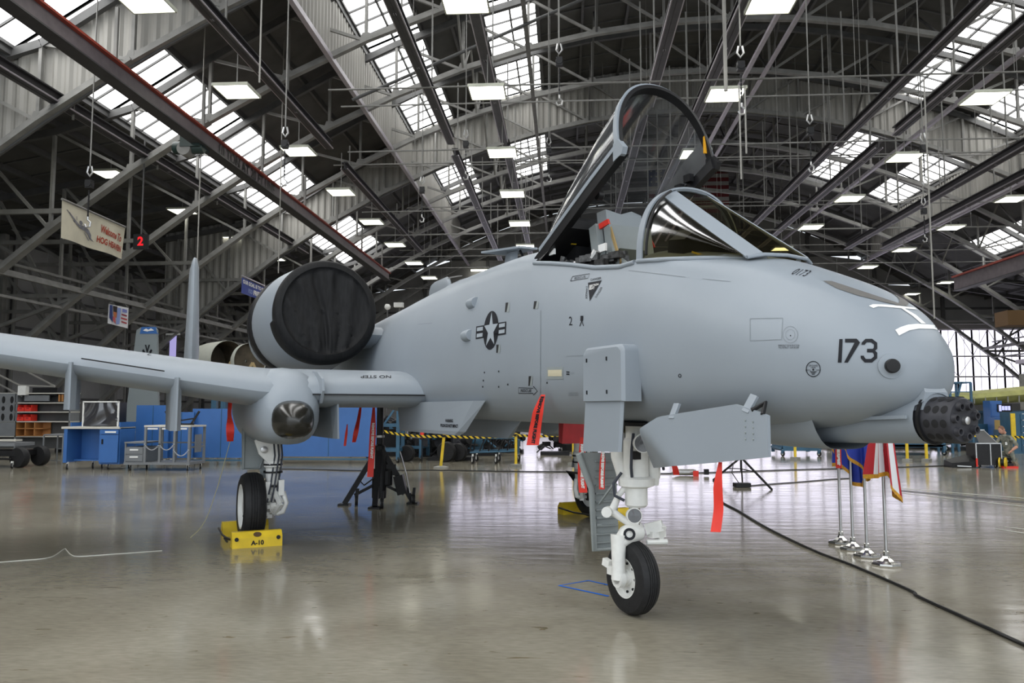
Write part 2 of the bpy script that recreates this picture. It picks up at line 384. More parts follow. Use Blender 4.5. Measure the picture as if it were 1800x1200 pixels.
# walls
def panelwall(name, x0, x1, y0, y1, z1, m, step=2.4, girts=(2.4, 4.8, 7.2, 9.6)):
    o = bpy.data.objects.new(name, None); C.objects.link(o); o['kind'] = 'structure'
    L = math.hypot(x1 - x0, y1 - y0); n = max(1, int(L / step)); dx, dy = (x1 - x0) / n, (y1 - y0) / n; nx, ny = -(y1 - y0) / L, (x1 - x0) / L
    ls = [0] + list(girts) + [z1]
    pmesh = {}
    for k in range(n):
        for a, b in zip(ls, ls[1:]):
            if b - a < .1: continue
            key = round(b - a, 3)
            if key not in pmesh: pmesh[key] = MB().box((0, 0, 0), (L / n - .03, .08, b - a - .03)).mesh('wall_panel', m)
            q = bpy.data.objects.new('wall_panel', pmesh[key]); C.objects.link(q); q.parent = o
            q.location = (x0 + dx * (k + .5), y0 + dy * (k + .5), (a + b) / 2); q.rotation_euler = (random.uniform(-.004, .004), 0, math.atan2(dy, dx) + random.uniform(-.004, .004))
    for g in girts:
        MB().bar((x0 - nx * .14, y0 - ny * .14, g), (x1 - nx * .14, y1 - ny * .14, g), .12, .14).build('girt', m_trussd, o)
    for k in range(0, n + 1, 2):
        MB().box((x0 + dx * k - nx * .2, y0 + dy * k - ny * .2, z1 / 2), (.22, .22, z1)).build('stud', m_trussd, o)
    return o
panelwall('wall_left', X0, X0, 20, YE, roof(41), m_wall, 3.2, (2.4, 4.6, 6.6, 8.8))
single('wall_left_near', MB().box((X0, 3, 6), (.1, 34, 12)), m_wall, None, None, None, 'structure')
single('wall_right', MB().box((X1, 35, 6), (.1, 98, 12)), m_wallfar, None, None, None, 'structure')
# far end wall above and below the band of windows, with the arch filled in
WX0, WX1, WZ0, WZ1 = -12.0, 46.9, 2.4, 9.75
panelwall('wall_far_left', X0, WX0, YE, YE, 11.9, m_wallfar, 4.2, (2.6, 5.2, 7.8, 10.2))
mw = bpy.data.objects.new('wall_far_upper', None); C.objects.link(mw); mw['kind'] = 'structure'
for k in range(20):
    r0, r1 = -41 + 85 * k / 20, -41 + 85 * (k + 1) / 20
    zb = 11.9 if XC + r1 < WX0 + 1 else WZ1 + .9
    for za, zc in ((zb, 14.5), (14.5, 17.5), (17.5, 24)):
        q = [(r0, za), (r1, za), (r1, min(zc, roof(r1))), (r0, min(zc, roof(r0)))]
        if q[2][1] <= za and q[3][1] <= za: continue
        MB().prism([P(a, max(z, za), YE) for a, z in q], (0, .1, 0)).build('wall_panel', m_wallfar, mw)
for z in (11.9, 14.5, 17.5):
    rr = math.sqrt((23.4 - z) / .0125) if z > 14.3 else 41
    MB().box((XC, YE - .15, z), (2 * rr, .2, .2)).build('girt', m_trussd, mw)
for k in range(12):
    r = -36 + 6.6 * k; MB().box((XC + r, YE - .25, (10 + roof(r)) / 2), (.3, .3, roof(r) - 10)).build('stud', m_trussd, mw)
single('wall_far_lower', MB().box(((WX0 + WX1) / 2, YE, WZ0 / 2), (WX1 - WX0, .1, WZ0)), m_wallfar, None, None, None, 'structure')
single('trim_1', MB().box(((WX0 + WX1) / 2, YE - .3, WZ1 + .45), (WX1 - WX0, .5, .9)), mat('header_beam', (.36, .34, .34), .6), None, None, None, 'structure')
nW = 39; ww = (WX1 - WX0) / nW
pw_mesh = MB().box((0, 0, 0), (ww / 2 - .04, .02, 1.19)).mesh('pane', m_win)
for k in range(nW):
    x = WX0 + ww * (k + .5); vis = x > 37
    w = thing('window_%d' % (k + 11), None, None, (x, YE, WZ0), kind='structure')
    f = MB()
    for s in (-1, 1): f.box((x + s * ww / 2, YE - .12, (WZ0 + WZ1) / 2), (.14, .12, WZ1 - WZ0))
    for z in (WZ0, 5.0, 7.05, WZ1): f.box((x, YE - .1, z), (ww, .2, .14))
    if vis:
        d = ww / 2
        f.bar((x - d, YE - .2, 7.1), (x + d, YE - .2, WZ1), .05).bar((x - d, YE - .2, 7.1), (x + d, YE - .2, 5.0), .05) if k % 2 else f.bar((x + d, YE - .2, 7.1), (x - d, YE - .2, WZ1), .05).bar((x + d, YE - .2, 7.1), (x - d, YE - .2, 5.0), .05)
        f.box((x, YE - .08, (WZ0 + WZ1) / 2), (.04, .06, WZ1 - WZ0))
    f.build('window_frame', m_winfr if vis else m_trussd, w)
    if vis:
        for i in (-1, 1):
            for j in range(6):
                o = bpy.data.objects.new('pane', pw_mesh); C.objects.link(o); o.parent = w; o.location = (i * ww / 4, 0, .62 + j * 1.225)
    else:
        MB().box((x, YE, (WZ0 + WZ1) / 2), (ww - .1, .03, WZ1 - WZ0 - .1)).build('pane', m_win, w)
panelwall('wall_far_right', WX1, X1, YE, YE, 11.9, m_wallfar, 2.4, (2.6, 5.2, 7.8, 10.2))
# thin pipes across the hangar and sprinkler drops
for k, (y, z, xa, xb) in enumerate([(29.5, 13.9, -9, 36), (33, 14.6, -9.5, 40), (36, 13.6, -10, 40), (40.5, 14.4, -12, 40), (46.5, 13.4, -12, 42), (48, 16.6, -12, 34), (52.5, 13.3, -14, 44), (55, 15.8, -11, 36), (58.5, 13, -14, 44), (60, 15, -14, 44), (64.5, 13.2, -14, 44), (67, 15.2, -14, 44), (70, 12.4, -14, 44)]):
    trim(MB().tube([(xa, y, z), (xb, y, z)], .035, 6), m_truss, smooth=60)
    mb = MB()
    for j in range(8):
        x = xa + (xb - xa) * (j + .5) / 8; mb.tube([(x, y, z), (x, y, roof(x - XC) - .2)], .012, 4)
    trim(mb, m_truss)
trim(MB().tube([(-9.5, 34.8, 15.6), (2.4, 34.8, 20.6)], .08, 8), m_trussd, smooth=60)
# ---------------------------------------------------------------- rails and cranes under the trusses
def rail(label, x, z, y0, y1, w=.32, h=.42):
    t = thing('monorail_beam', label, 'rail', (x, y0, z), group=None)
    mb = MB().box((x, (y0 + y1) / 2, z + .04), (w, y1 - y0, .05)).box((x, (y0 + y1) / 2, z + h - .03), (w, y1 - y0, .05)).box((x, (y0 + y1) / 2, z + h / 2), (.05, y1 - y0, h))
    mb.build('beam', m_mono, t)
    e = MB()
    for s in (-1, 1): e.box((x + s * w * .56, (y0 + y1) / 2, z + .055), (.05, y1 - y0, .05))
    e.build('lit_flange_edge', m_monolt, t)  # pale strips paint the lit look of the lower flange edges
    y = y0 + 1
    while y < y1:
        r = x - XC; MB().box((x, y, (z + h + chord(r)) / 2), (.06, .06, abs(chord(r) - z - h))).build('hanger', m_truss, t); y += 6
    for k in range(int((y1 - y0) / 4)):
        MB().box((x, y0 + 2 + 4 * k, z + .01), (.09, .14, .02)).build('splice_plate', m_monolt, t)
rail('long dark rail crossing behind the welcome banner to the wall side', -17.5, 12.2, 20, 53)
for i, (r, z, a, b, l) in enumerate([(-.90, 14, 18, 36.8, 'dark rail running from the upper edge toward the black engine cover'), (-.914, 14, 40, 62, 'thin rail beyond the gap, ending above the black engine cover'),
        (-.425, 14, 18, 36.5, 'dark rail passing in front of the left sloping skylight'), (-.43, 14, 38.2, 66, 'rail beyond the gap below the left sloping skylight'),
        (-.224, 14.2, 18, 37, 'dark rail beside the bright square lamps over the spine'), (-.22, 14.2, 37.6, 66, 'pale edged rail carrying on above the antenna'),
        (.28, 14.4, 18, 33.5, 'dark rail passing behind the top of the raised canopy'), (.272, 14.4, 34.5, 60, 'rail seen through the raised canopy glass'),
        (.45, 14.4, 18, 60, 'long rail passing just behind the front bow of the canopy'), (1.04, 14, 18, 38, 'dark rail descending past the first right skylight'),
        (1.03, 14, 38.4, 62, 'rail beyond the gap descending toward the windscreen'), (1.21, 14, 18, 36.6, 'outer dark rail descending past the second right skylight'),
        (1.205, 14, 38.4, 62, 'outer rail beyond the gap, right of the windscreen'), (1.76, 13, 24, 58, 'rail low at right under the right curtain wall'), (1.98, 13, 24, 58, 'outermost long rail at the right edge')]):
    rail(l, r * (z - 1.7) * 1.004, z, a, b, .3 if i not in (6, 8) else .34)
for k, x in enumerate((8.1, 9.5)):
    mb = MB().box((x, 48, 16.6 + k), (.16, 56, .14))
    single('cable_tray', mb, m_monolt, ('pale trunking strip at the ridge', 'pale trunking strip right of the ridge')[k], 'trunking')
t = thing('crane_girder', 'long dark crane girder with a rust red top edge and faded lettering', 'crane', (-13.65, 15, 11.6))
MB().box((-13.65, 38, 11.9), (.2, 46, .55)).build('girder_web', m_crane, t)
MB().box((-13.65, 38, 11.63), (.5, 46, .05)).build('bottom_flange', m_mono, t)
MB().box((-13.65, 38, 12.2), (.5, 46, .07)).build('top_flange', m_cranered, t, label='rust red upper edge of the girder')
for y in range(17, 60, 6): MB().box((-13.65, y, 13.1), (.1, .1, 1.8)).build('hanger', m_truss, t)
txt = textmesh('10 TON AT 20 FT LINE', .62, .015)
flatdecal(MB(), txt, (-13.53, 33.2, 11.9), (0, 1, 0), (0, 0, 1)).build('lettering', m_black, t, fix=False)
tr = thing('crane_trolley', 'dark green hoist trolley clamped on the red edged crane girder', 'hoist', (-13.9, 29, 11.2))
MB().box((-13.95, 29, 11.75), (.75, .9, .5)).box((-14.0, 29.3, 12.2), (.5, .4, .5)).build('trolley_frame', mat('trolley_green', (.012, .03, .026), .5), tr)
MB().lathe([(.22, 0), (.24, .05), (.24, 1.1), (.2, 1.15)], (-14.7, 28.9, 11.55), (1, 0, 0), 16).build('motor', MATS['trolley_green'], tr, 50)
MB().lathe([(.26, 0), (.26, .5)], (-14.2, 28.6, 11.45), (0, 1, 0), 16).build('hoist_drum', m_truss, tr, 50)
t = thing('crane_girder', 'short crane girder with a red edge at the far right', 'crane', (27, 44, 10))
MB().box((26.9, 50, 10.3), (.3, 14, .9)).build('girder_web', m_crane, t); MB().box((26.9, 50, 10.8), (.6, 14, .12)).build('top_flange', m_cranered, t)
MB().box((26.9, 50, 9.85), (.55, 14, .06)).build('bottom_flange', m_mono, t)
# ---------------------------------------------------------------- square pendant lamps
cols = [(-21.45, [29.1, 36.16, 43.36, 50.67, 57.9], 'near the left wall side'), (-11.45, [20.53, 26.82, 33.43, 40.06, 46.66, 53.35, 60.21, 67.16, 73.7], 'over the wing and engine'),
        (-2.68, [21.14, 27.49, 34.23, 40.97, 47.69, 54.51], 'over the spine and star marking'), (5.72, [21.72, 28.26, 34.95], 'over the canopy'),
        (15.05, [22.3, 29.18, 36.04, 43.05, 49.78, 56.48], 'behind the windscreen and nose'), (23.68, [43.73, 50.49, 57.43, 64.26, 71.35], 'right of the windscreen'), (33.4, [65.94, 72.59, 79.64], 'farthest to the right, above the windows')]
ords = 'nearest second third fourth fifth sixth seventh eighth ninth'.split()
proto = thing('pendant_lamp', 'x', 'lamp', (0, 0, 12.8), group='square pendant lamps'); HW = .6
MB().box((0, 0, 12.885), (1.25, 1.25, .05)).box((0, 0, 12.95), (.3, .3, .08)).build('housing', m_lamph, proto)
fb = MB()
for s in (-1, 1): fb.box((s * .615, 0, 12.85), (.04, 1.27, .1)).box((0, s * .615, 12.85), (1.27, .04, .1))
fb.build('rim', m_lamph, proto)
for s in (-1, 1): MB().box((s * .302, 0, 12.835), (.596, 1.19, .03)).build('diffuser', m_lamp, proto)
MB().tube([(0, 0, 12.95), (0, 0, 14.9)], .02, 6).build('suspension_rod', m_truss, proto)
first = True
for x, ys, nm in cols:
    for k, y in enumerate(ys):
        lb = '%s bright square pendant lamp in the row %s' % (ords[k], nm)
        if first: proto.location = (x, y, 12.8); proto['label'] = lb; first = False
        else: dup(proto, (x, y, 12.8), lb)
# ---------------------------------------------------------------- chain hoists hanging from the rails
hp = thing('chain_hoist', 'x', 'hoist', (0, 0, 0), group='chain hoists hanging from the rails')
MB().tube([(0, 0, 1.3), (0, 0, 7)], .022, 6).build('drop_cable', m_truss, hp)
MB().tube([(-.05, 0, 1.3), (-.09, 0, 1.1), (0, 0, .98), (.09, 0, 1.1), (.05, 0, 1.3)], .03, 6).build('top_hook', m_alu, hp)
MB().box((0, 0, .72), (.2, .18, .26)).lathe([(.1, 0), (.12, .06), (.12, .18), (.09, .22)], (.0, -.11, .72), (0, 1, 0), 12).build('hoist_body', m_black, hp, 40)
ch = MB()
for k in range(14): ch.box((0, 0, .5 - k * .06), (.05 if k % 2 else .02, .02 if k % 2 else .05, .07))
ch.build('chain', m_black, hp)
MB().tube([(0, 0, -.32), (0, 0, -.42), (.09, 0, -.5), (.07, 0, -.63), (-.04, 0, -.65), (-.09, 0, -.55)], .03, 6).build('bottom_hook', m_alu, hp)
hl = [(983, 110, 24, 'chain hoist hanging left of the top of the canopy'), (1302, 118, 22, 'red banded chain hoist hanging right of the canopy bow'), (1424, 232, 27, 'chain hoist hanging right of the flag'), (819, 255, 30, 'chain hoist by the gap in the rail left of the spine lamps'),
      (742, 335, 33, 'chain hoist low above the fuselage spine'), (965, 266, 34, 'small chain hoist beside the curtain wall near the canopy'), (501, 255, 25, 'chain hoist hanging above the engine cover'), (157, 325, 24, 'chain hoist hanging in front of the welcome banner'), (1623, 262, 30, 'chain hoist hanging before the far right skylight'), (1624, 372, 36, 'small chain hoist low over the nose')]
for k, (px, py, Y, lb) in enumerate(hl):
    p = at(px, py, Y); p.z -= .7
    if k == 0: hp.location = p; hp['label'] = lb
    else: dup(hp, p, lb)
for k, (px, y0, y1, Y, lb) in enumerate([(460, 0, 145, 22, 'pale pull rope hanging at the upper left'), (1273, 28, 160, 24, 'pale pipe hanging above the lamp beside the canopy'), (1299, 150, 315, 22, 'pull rope of the red banded hoist, inner one'), (1309, 150, 270, 22, 'pull rope of the red banded hoist, outer one'), (352, 300, 560, 30, 'thin cord dropping to the tail fin'), (1624, 140, 560, 26, 'long thin cord dropping behind the nose'), (493, 330, 480, 34, 'thin cord beside the engine cover')]):
    a, b = at(px, y0, Y), at(px, y1, Y); single('pull_rope', MB().tube([(a.x, a.y, a.z + 3 if y0 < 40 else roof(a.x - XC) - .01 if k in (4, 6) else a.z), (a.x, a.y, b.z)], .025 if k != 1 else .06, 6), m_curt, lb, 'cord')
# ---------------------------------------------------------------- the grey attack jet (x forward, y to port, z up, on its wheels)
AX, AY, APSI = -1.8508, 11.8068, -1.0550
ac = thing('attack_jet', 'grey twin engine attack jet with raised canopy, nose gun and number 173', 'aircraft', (AX, AY, 0), APSI, local=True)
_c, _s = math.cos(APSI), math.sin(APSI)
def W(x, y, z): return Vector((AX + x * _c - y * _s, AY + x * _s + y * _c, z))
# x, half width, z of widest point, belly z, sill half width, sill z, top z
ST = [(8.075, .03, 1.95, 1.92, .02, 1.97, 1.98), (8.05, .16, 1.95, 1.81, .10, 2.05, 2.09), (7.98, .28, 1.96, 1.735, .17, 2.145, 2.195), (7.86, .38, 1.98, 1.68, .24, 2.25, 2.32), (7.65, .49, 2.0, 1.62, .31, 2.37, 2.46), (7.3, .585, 2.04, 1.575, .36, 2.51, 2.62),
      (6.9, .62, 2.08, 1.56, .40, 2.66, 2.775), (6.4, .64, 2.12, 1.555, .46, 2.79, 2.90), (5.85, .66, 2.15, 1.555, .51, 2.89, 3.02), (5.6, .665, 2.16, 1.555, .515, 2.885, 3.08), (4.8, .675, 2.2, 1.555, .52, 3.03, 3.26), (4.05, .68, 2.24, 1.555, .52, 3.17, 3.38),
      (3.4, .685, 2.25, 1.56, .49, 3.24, 3.43), (2.4, .69, 2.22, 1.57, .46, 3.25, 3.45), (1.4, .71, 2.18, 1.58, .45, 3.23, 3.44), (.4, .74, 2.18, 1.6, .45, 3.2, 3.40), (-.6, .74, 2.2, 1.63, .44, 3.15, 3.34), (-2, .68, 2.3, 1.75, .4, 3.1, 3.28), (-4.5, .5, 2.5, 2.1, .3, 3.02, 3.15), (-7, .3, 2.7, 2.5, .18, 2.95, 3.02), (-8.3, .1, 2.8, 2.72, .06, 2.88, 2.9)]
def stn(x):
    n = len(ST)
    if x >= ST[0][0]: return ST[0][1:]
    for i in range(n - 1):
        if ST[i][0] >= x >= ST[i + 1][0]:
            x1, x2 = ST[i][0], ST[i + 1][0]; t = (x - x1) / (x2 - x1); out = []
            for k in range(1, 7):
                p1, p2 = ST[i][k], ST[i + 1][k]; d = (p2 - p1) / (x2 - x1)
                da = d if i == 0 else (ST[i][k] - ST[i - 1][k]) / (ST[i][0] - ST[i - 1][0]); db = d if i == n - 2 else (ST[i + 2][k] - ST[i + 1][k]) / (ST[i + 2][0] - ST[i + 1][0])
                def hm(a, b): return 0 if a * b <= 0 else 2 * a * b / (a + b)
                m1, m2 = hm(d, da) * (x2 - x1), hm(d, db) * (x2 - x1)
                out.append((2 * t**3 - 3 * t * t + 1) * p1 + (t**3 - 2 * t * t + t) * m1 + (-2 * t**3 + 3 * t * t) * p2 + (t**3 - t * t) * m2)
            return out
    return ST[-1][1:]
NB, NU, ND = 9, 9, 6
def bez(a, b, c, d, t):
    u = 1 - t; return tuple(u**3 * a[i] + 3 * u * u * t * b[i] + 3 * u * t * t * c[i] + t**3 * d[i] for i in (0, 1))
def half(x):
    """starboard half section, belly to spine, as (distance from centre line, z)"""
    w, zc, zb, ys, zs, zt = stn(x); o = []; p = 2 / 2.7
    for k in range(NB):
        a = PI / 2 * k / NB; o.append((w * math.sin(a)**p, zc - (zc - zb) * math.cos(a)**p))
    for k in range(NU): o.append(bez((w, zc), (w, zc + .5 * (zs - zc)), (ys + .45 * (w - ys), zs - .28 * (zs - zc)), (ys, zs), k / NU))
    for k in range(ND + 1): o.append(bez((ys, zs), (ys * .85, zs + (zt - zs) * .55), (ys * .45, zt), (0, zt), k / ND))
    return o
def S(x, z):
    h = half(x)
    for (a, b), (c, d) in zip(h, h[1:]):
        if b <= z <= d and d > b: return a + (c - a) * (z - b) / (d - b)
    return 0.
xs = [8.075, 8.07, 8.06, 8.045, 8.02, 7.985, 7.96, 7.93, 7.89, 7.85, 7.8, 7.74, 7.67, 7.6, 7.5, 7.4, 7.3, 7.2, 7.05, 6.9, 6.75, 6.6, 6.4, 6.2, 6.0, 5.85, 5.75, 5.6, 5.4, 5.2, 5.0, 4.8, 4.6, 4.4, 4.2, 4.05, 3.9, 3.7, 3.4, 3.1, 2.7, 2.4, 2, 1.4, .9, .4, -.1, -.6, -1.3, -2, -3, -4.5, -5.8, -7, -8.3]
rings = []
for x in xs:
    h = half(x); rings.append([(x, -a, z) for a, z in h] + [(x, a, z) for a, z in h[-2:0:-1]])
mb = MB(); nn = len(rings[0]); idx = NB + NU
mb.v = [v for r in rings for v in r]
for i in range(len(xs) - 1):
    for k in range(nn):
        k2 = (k + 1) % nn
        if 5.86 > xs[i] and xs[i + 1] > 4.04 and idx <= k < idx + 2 * ND: continue      # the cockpit opening
        mb.f.append((i * nn + k, i * nn + k2, (i + 1) * nn + k2, (i + 1) * nn + k)); mb.mi.append(0)
mb.f.append(tuple(range(nn))); mb.mi.append(0)
fus = mb.build('fuselage', m_paint, ac, 50)
# sill rails
for s in (-1, 1): MB().tube([(x, s * stn(x)[3], stn(x)[4]) for x in (4.05, 4.4, 4.8, 5.2, 5.6, 5.8)], .022, 8).build('cockpit_sill', m_paint, ac, 60)
# cockpit tub, console, seat, instrument panel
cp = MB(); cp.box((5.4, 0, 2.3), (2.7, .9, .05)).box((4.08, 0, 2.75), (.05, .98, .9)).box((6.7, 0, 2.5), (.05, .7, .5))
for s in (-1, 1): cp.box((4.95, s * .47, 2.55), (1.8, .03, .5)).box((5.0, s * .38, 2.62), (1.6, .16, .12))
tub = cp.build('cockpit_tub', m_black, ac)
db = None; random.seed(3)
mcl = mat('cockpit_clutter', (.05, .05, .05), .4, .3, noise=.8, scale=30)
for k in range(26): MB().box((random.uniform(4.15, 5.3), random.uniform(-.45, -.2), random.uniform(2.98, 3.10)), (.12, .06, .06), random.random()).build('switch_box', mcl, tub)
for k in range(10): MB().lathe([(.03, 0), (.03, .08)], (random.uniform(4.15, 5.0), random.uniform(-.44, -.3), random.uniform(3.03, 3.12)), (random.random(), random.random(), 1), 8).build('knob', m_alu if k % 2 else mcl, tub)
bh = MB().box((4.25, .1, 3.15), (.35, .7, .3)).box((4.55, .15, 3.22), (.25, .5, .2)).box((4.2, -.15, 3.35), (.3, .4, .08)); bh.build('canopy_actuator_deck', m_black, ac)
MB().lathe([(.02, 0), (.02, .06)], (4.42, -.25, 3.33), (0, -1, 0), 8).build('yellow_valve_cap', m_yel, ac)
st = MB().box((5.35, 0, 2.75), (.5, .46, .16)).box((5.02, 0, 3.0), (.1, .46, .8), 0, Matrix.Rotation(-.2, 3, 'Y')).build('ejection_seat', m_paintd, ac)
MB().prism([(4.95, -.2, 3.12), (4.95, .2, 3.12), (4.87, .21, 3.55), (4.87, .1, 3.58), (4.87, -.02, 3.54), (4.87, -.19, 3.57)], (-.16, 0, .0)).build('headrest', mat('headrest_grey', (.27, .30, .32), .5), st)
for s in (-1, 1): MB().bar((4.95, s * .25, 2.6), (4.78, s * .25, 3.42), .07, .12).build('seat_rail', m_paintd, st)
MB().box((5.1, -.05, 2.98), (.1, .3, .34), 0, Matrix.Rotation(-.2, 3, 'Y')).box((5.12, .1, 2.8), (.12, .3, .2)).build('olive_cushion', mat('olive_cushion', (.05, .055, .04), .8), st)
MB().prism([(4.98, -.3, 2.88), (5.3, -.3, 2.83), (5.34, -.3, 2.98), (5.1, -.3, 3.12), (5.0, -.3, 3.1)], (0, .05, 0)).build('seat_side_plate', m_paintd, st)
MB().tube([(5.06, -.32, 2.86), (5.05, -.32, 3.02), (5.12, -.32, 3.07), (5.2, -.32, 3.0), (5.22, -.32, 2.86)], .012, 6).build('cable_loop', m_black, st)
MB().box((5.0, -.31, 3.17), (.12, .02, .07)).build('placard', m_whitepr, st)
MB().bar((4.95, -.2, 3.4), (5.28, -.3, 2.98), .012, .045).build('tan_strap', mat('tan_strap', (.36, .25, .10), .8), st)
for p, q in (((4.86, -.25, 3.4), (4.97, -.22, 3.43)), ((5.25, -.31, 2.96), (5.33, -.28, 2.84)), ((4.95, .24, 3.3), (4.98, .26, 3.22))): MB().bar(p, q, .025, .05).build('red_safety_flag', m_red, st)
MB().prism([(6.0, -.34, 2.86), (6.0, -.32, 3.05), (6.0, -.2, 3.14), (6.0, .2, 3.14), (6.0, .32, 3.05), (6.0, .34, 2.86)], (.2, 0, -.03)).build('instrument_panel', m_black, ac)
MB().box((6.05, 0, 3.16), (.22, .2, .1)).bar((6.02, -.08, 3.2), (5.97, -.08, 3.36), .01, .02).build('head_up_display', m_black, ac)
MB().bar((6.42, -.25, 2.84), (6.3, -.33, 2.9), .012, .015).build('yellow_rod', m_yel, ac)
# windscreen: bow arch, flat front pane, two curved quarter panes
def bow(t, x=5.84, k=1.):
    """arch over the cockpit from starboard (t=0) to port (t=1)"""
    y, z = bez((-.505, 2.90), (-.50, 3.36), (-.29, 3.525), (0, 3.525), t * 2) if t <= .5 else bez((.505, 2.90), (.50, 3.36), (.29, 3.525), (0, 3.525), (1 - t) * 2)
    return Vector((x, y * k, 2.9 + (z - 2.9) * k))
m_glass = glassmat('tinted_windscreen_glass', (.42, .39, .27), .01, .15, 0, 1.25, .35)
m_cglass = glassmat('smoky_canopy_acrylic', (.70, .71, .72), .02, .09, .10)
wsf = MB()
B_ = Vector((6.86, -.30, 2.775)); D_ = Vector((6.93, -.215, 2.79)); tC, tE = .33, .40
sg = MB(); NS = 10
def qp(i, j):
    a = bow(tC * i / NS, 5.855); bb = Vector((5.9 + (6.86 - 5.9) * .25, 0, 0)); e = B_ if i == NS else Vector((5.87 + (B_.x - 5.87) * (.0), 0, 0))
    base = Vector((5.86, -.507, 2.905)).lerp(B_, .0)
    return a
# quarter pane as a ruled fan to the lower front corner, bulged outward
def quarter(s, shrink):
    vs = []; fs = []; n = 12; m = 10
    for i in range(n + 1):
        a = bow(tC * i / n, 5.86)
        for j in range(m + 1):
            u = j / m; p = a.lerp(B_, u); bul = .055 * math.sin(PI * u) * math.sin(PI * min(1, .15 + .75 * i / n)); p.y -= bul; p.z += bul * .3
            if i == 0: p.z = 2.9 - .13 * u; p.y = -S(p.x, p.z + .0) if S(p.x, p.z) else p.y
            vs.append((p.x, p.y * -s if s > 0 else p.y, p.z))
    for i in range(n):
        for j in range(m): fs.append((i * (m + 1) + j, i * (m + 1) + j + 1, (i + 1) * (m + 1) + j + 1, (i + 1) * (m + 1) + j))
    return vs, fs
for s in (-1, 1): MB().add(*quarter(s, 0)).build('quarter_pane', m_glass, ac, 60)
E_ = bow(tE, 5.88)
MB().add([(E_.x, E_.y, E_.z), (E_.x, -E_.y, E_.z), (D_.x, -D_.y, D_.z), (D_.x, D_.y, D_.z)], [(0, 1, 2, 3)]).build('front_pane', m_glass, ac)
fr = MB()
fr.loft([[bow(t, 5.83), bow(t, 5.905), bow(t, 5.905, 1.025), bow(t, 5.83, 1.025)] for t in [k / 36 for k in range(37)]], True, True)
for s in (-1, 1):
    c0 = bow(tC, 5.88); strip = []
    for k in range(13):
        u = k / 12; a = bow(tC - .012, 5.88).lerp(B_ + Vector((.0, 0, 0)), u); b = E_.lerp(D_, u); a.y -= .012; b.z += .006
        a.y = a.y - .02 * math.sin(PI * u)
        n_ = Vector((0, .5, -.85)) * .02
        strip.append([Vector((q.x, q.y * -s if s > 0 else q.y, q.z)) for q in (a, b, b + n_, a + n_)])
    fr.loft(strip, True, True)
    base = [(5.84 + (6.9 - 5.84) * k / 12) for k in range(13)]
    fr.tube([(x, s * (S(x, 2.885 - .115 * (x - 5.84)) + .004), 2.89 - .115 * (x - 5.84)) for x in base], .018, 8)
fr.tube([(6.87, -.3, 2.765), (6.93, -.2, 2.782), (6.945, 0, 2.79), (6.93, .2, 2.782), (6.87, .3, 2.765)], .014, 8)
fr.tube([tuple(bow(tE + (1 - 2 * tE) * k / 8, 5.88)) for k in range(9)], .02, 8)
fr.build('windscreen_frame', m_paint, ac, 45)
MB().tube([tuple(bow(.01 + tC * k / 10, 5.95, 1.0)) for k in range(11)], .012, 6).build('pane_seal', m_black, ac, 60)
# canopy, hinged at its rear and raised
TH = math.radians(23.2); HX, HZ = 4.07, 3.205
def cl(s, y, e): return Vector((HX + s * math.cos(TH) - e * math.sin(TH), y, HZ + s * math.sin(TH) + e * math.cos(TH)))
CH = [(0, .10), (.12, .24), (.35, .43), (.6, .545), (1.0, .64), (1.35, .715), (1.66, .75)]
def ch(s):
    for (a, b), (c, d) in zip(CH, CH[1:]):
        if a <= s <= c: return b + (d - b) * (s - a) / (c - a)
    return CH[-1][1]
def arch(t): return bez((-1, 0), (-.99, .68), (-.56, 1), (0, 1), t * 2) if t <= .5 else bez((1, 0), (.99, .68), (.56, 1), (0, 1), 2 - 2 * t)
def cw(s): return .47 + .035 * min(1, s / 1.2)
def cpt(s, t, k=1.): 
    y, e = arch(t); lean = .10 * (s / 1.66)**3
    return cl(s + lean * e, y * cw(s) * k, .03 + e * (ch(s) - .03) * k)
def smooth_s(n): return [1.66 * (k / n)**1.3 for k in range(n + 1)]
shell = MB(); ss = smooth_s(18); NT = 28
for s in ss:
    for k in range(NT + 1): shell.v.append(tuple(cpt(s, k / NT)))
for i in range(len(ss) - 1):
    for k in range(NT): shell.f.append((i * (NT + 1) + k, i * (NT + 1) + k + 1, (i + 1) * (NT + 1) + k + 1, (i + 1) * (NT + 1) + k)); shell.mi.append(0)
cano = shell.build('canopy_acrylic', m_cglass, ac, 60)
def arch_band(s0, s1, k0, k1, n=40): return MB().loft([[cpt(s0, t / n, k0), cpt(s1, t / n, k0), cpt(s1, t / n, k1), cpt(s0, t / n, k1)] for t in range(n + 1)], True, True)
arch_band(1.615, 1.675, .985, 1.025).build('canopy_bow', m_paint, cano, 40)
arch_band(1.625, 1.69, .93, .985).build('bow_lining', m_black, cano, 40)
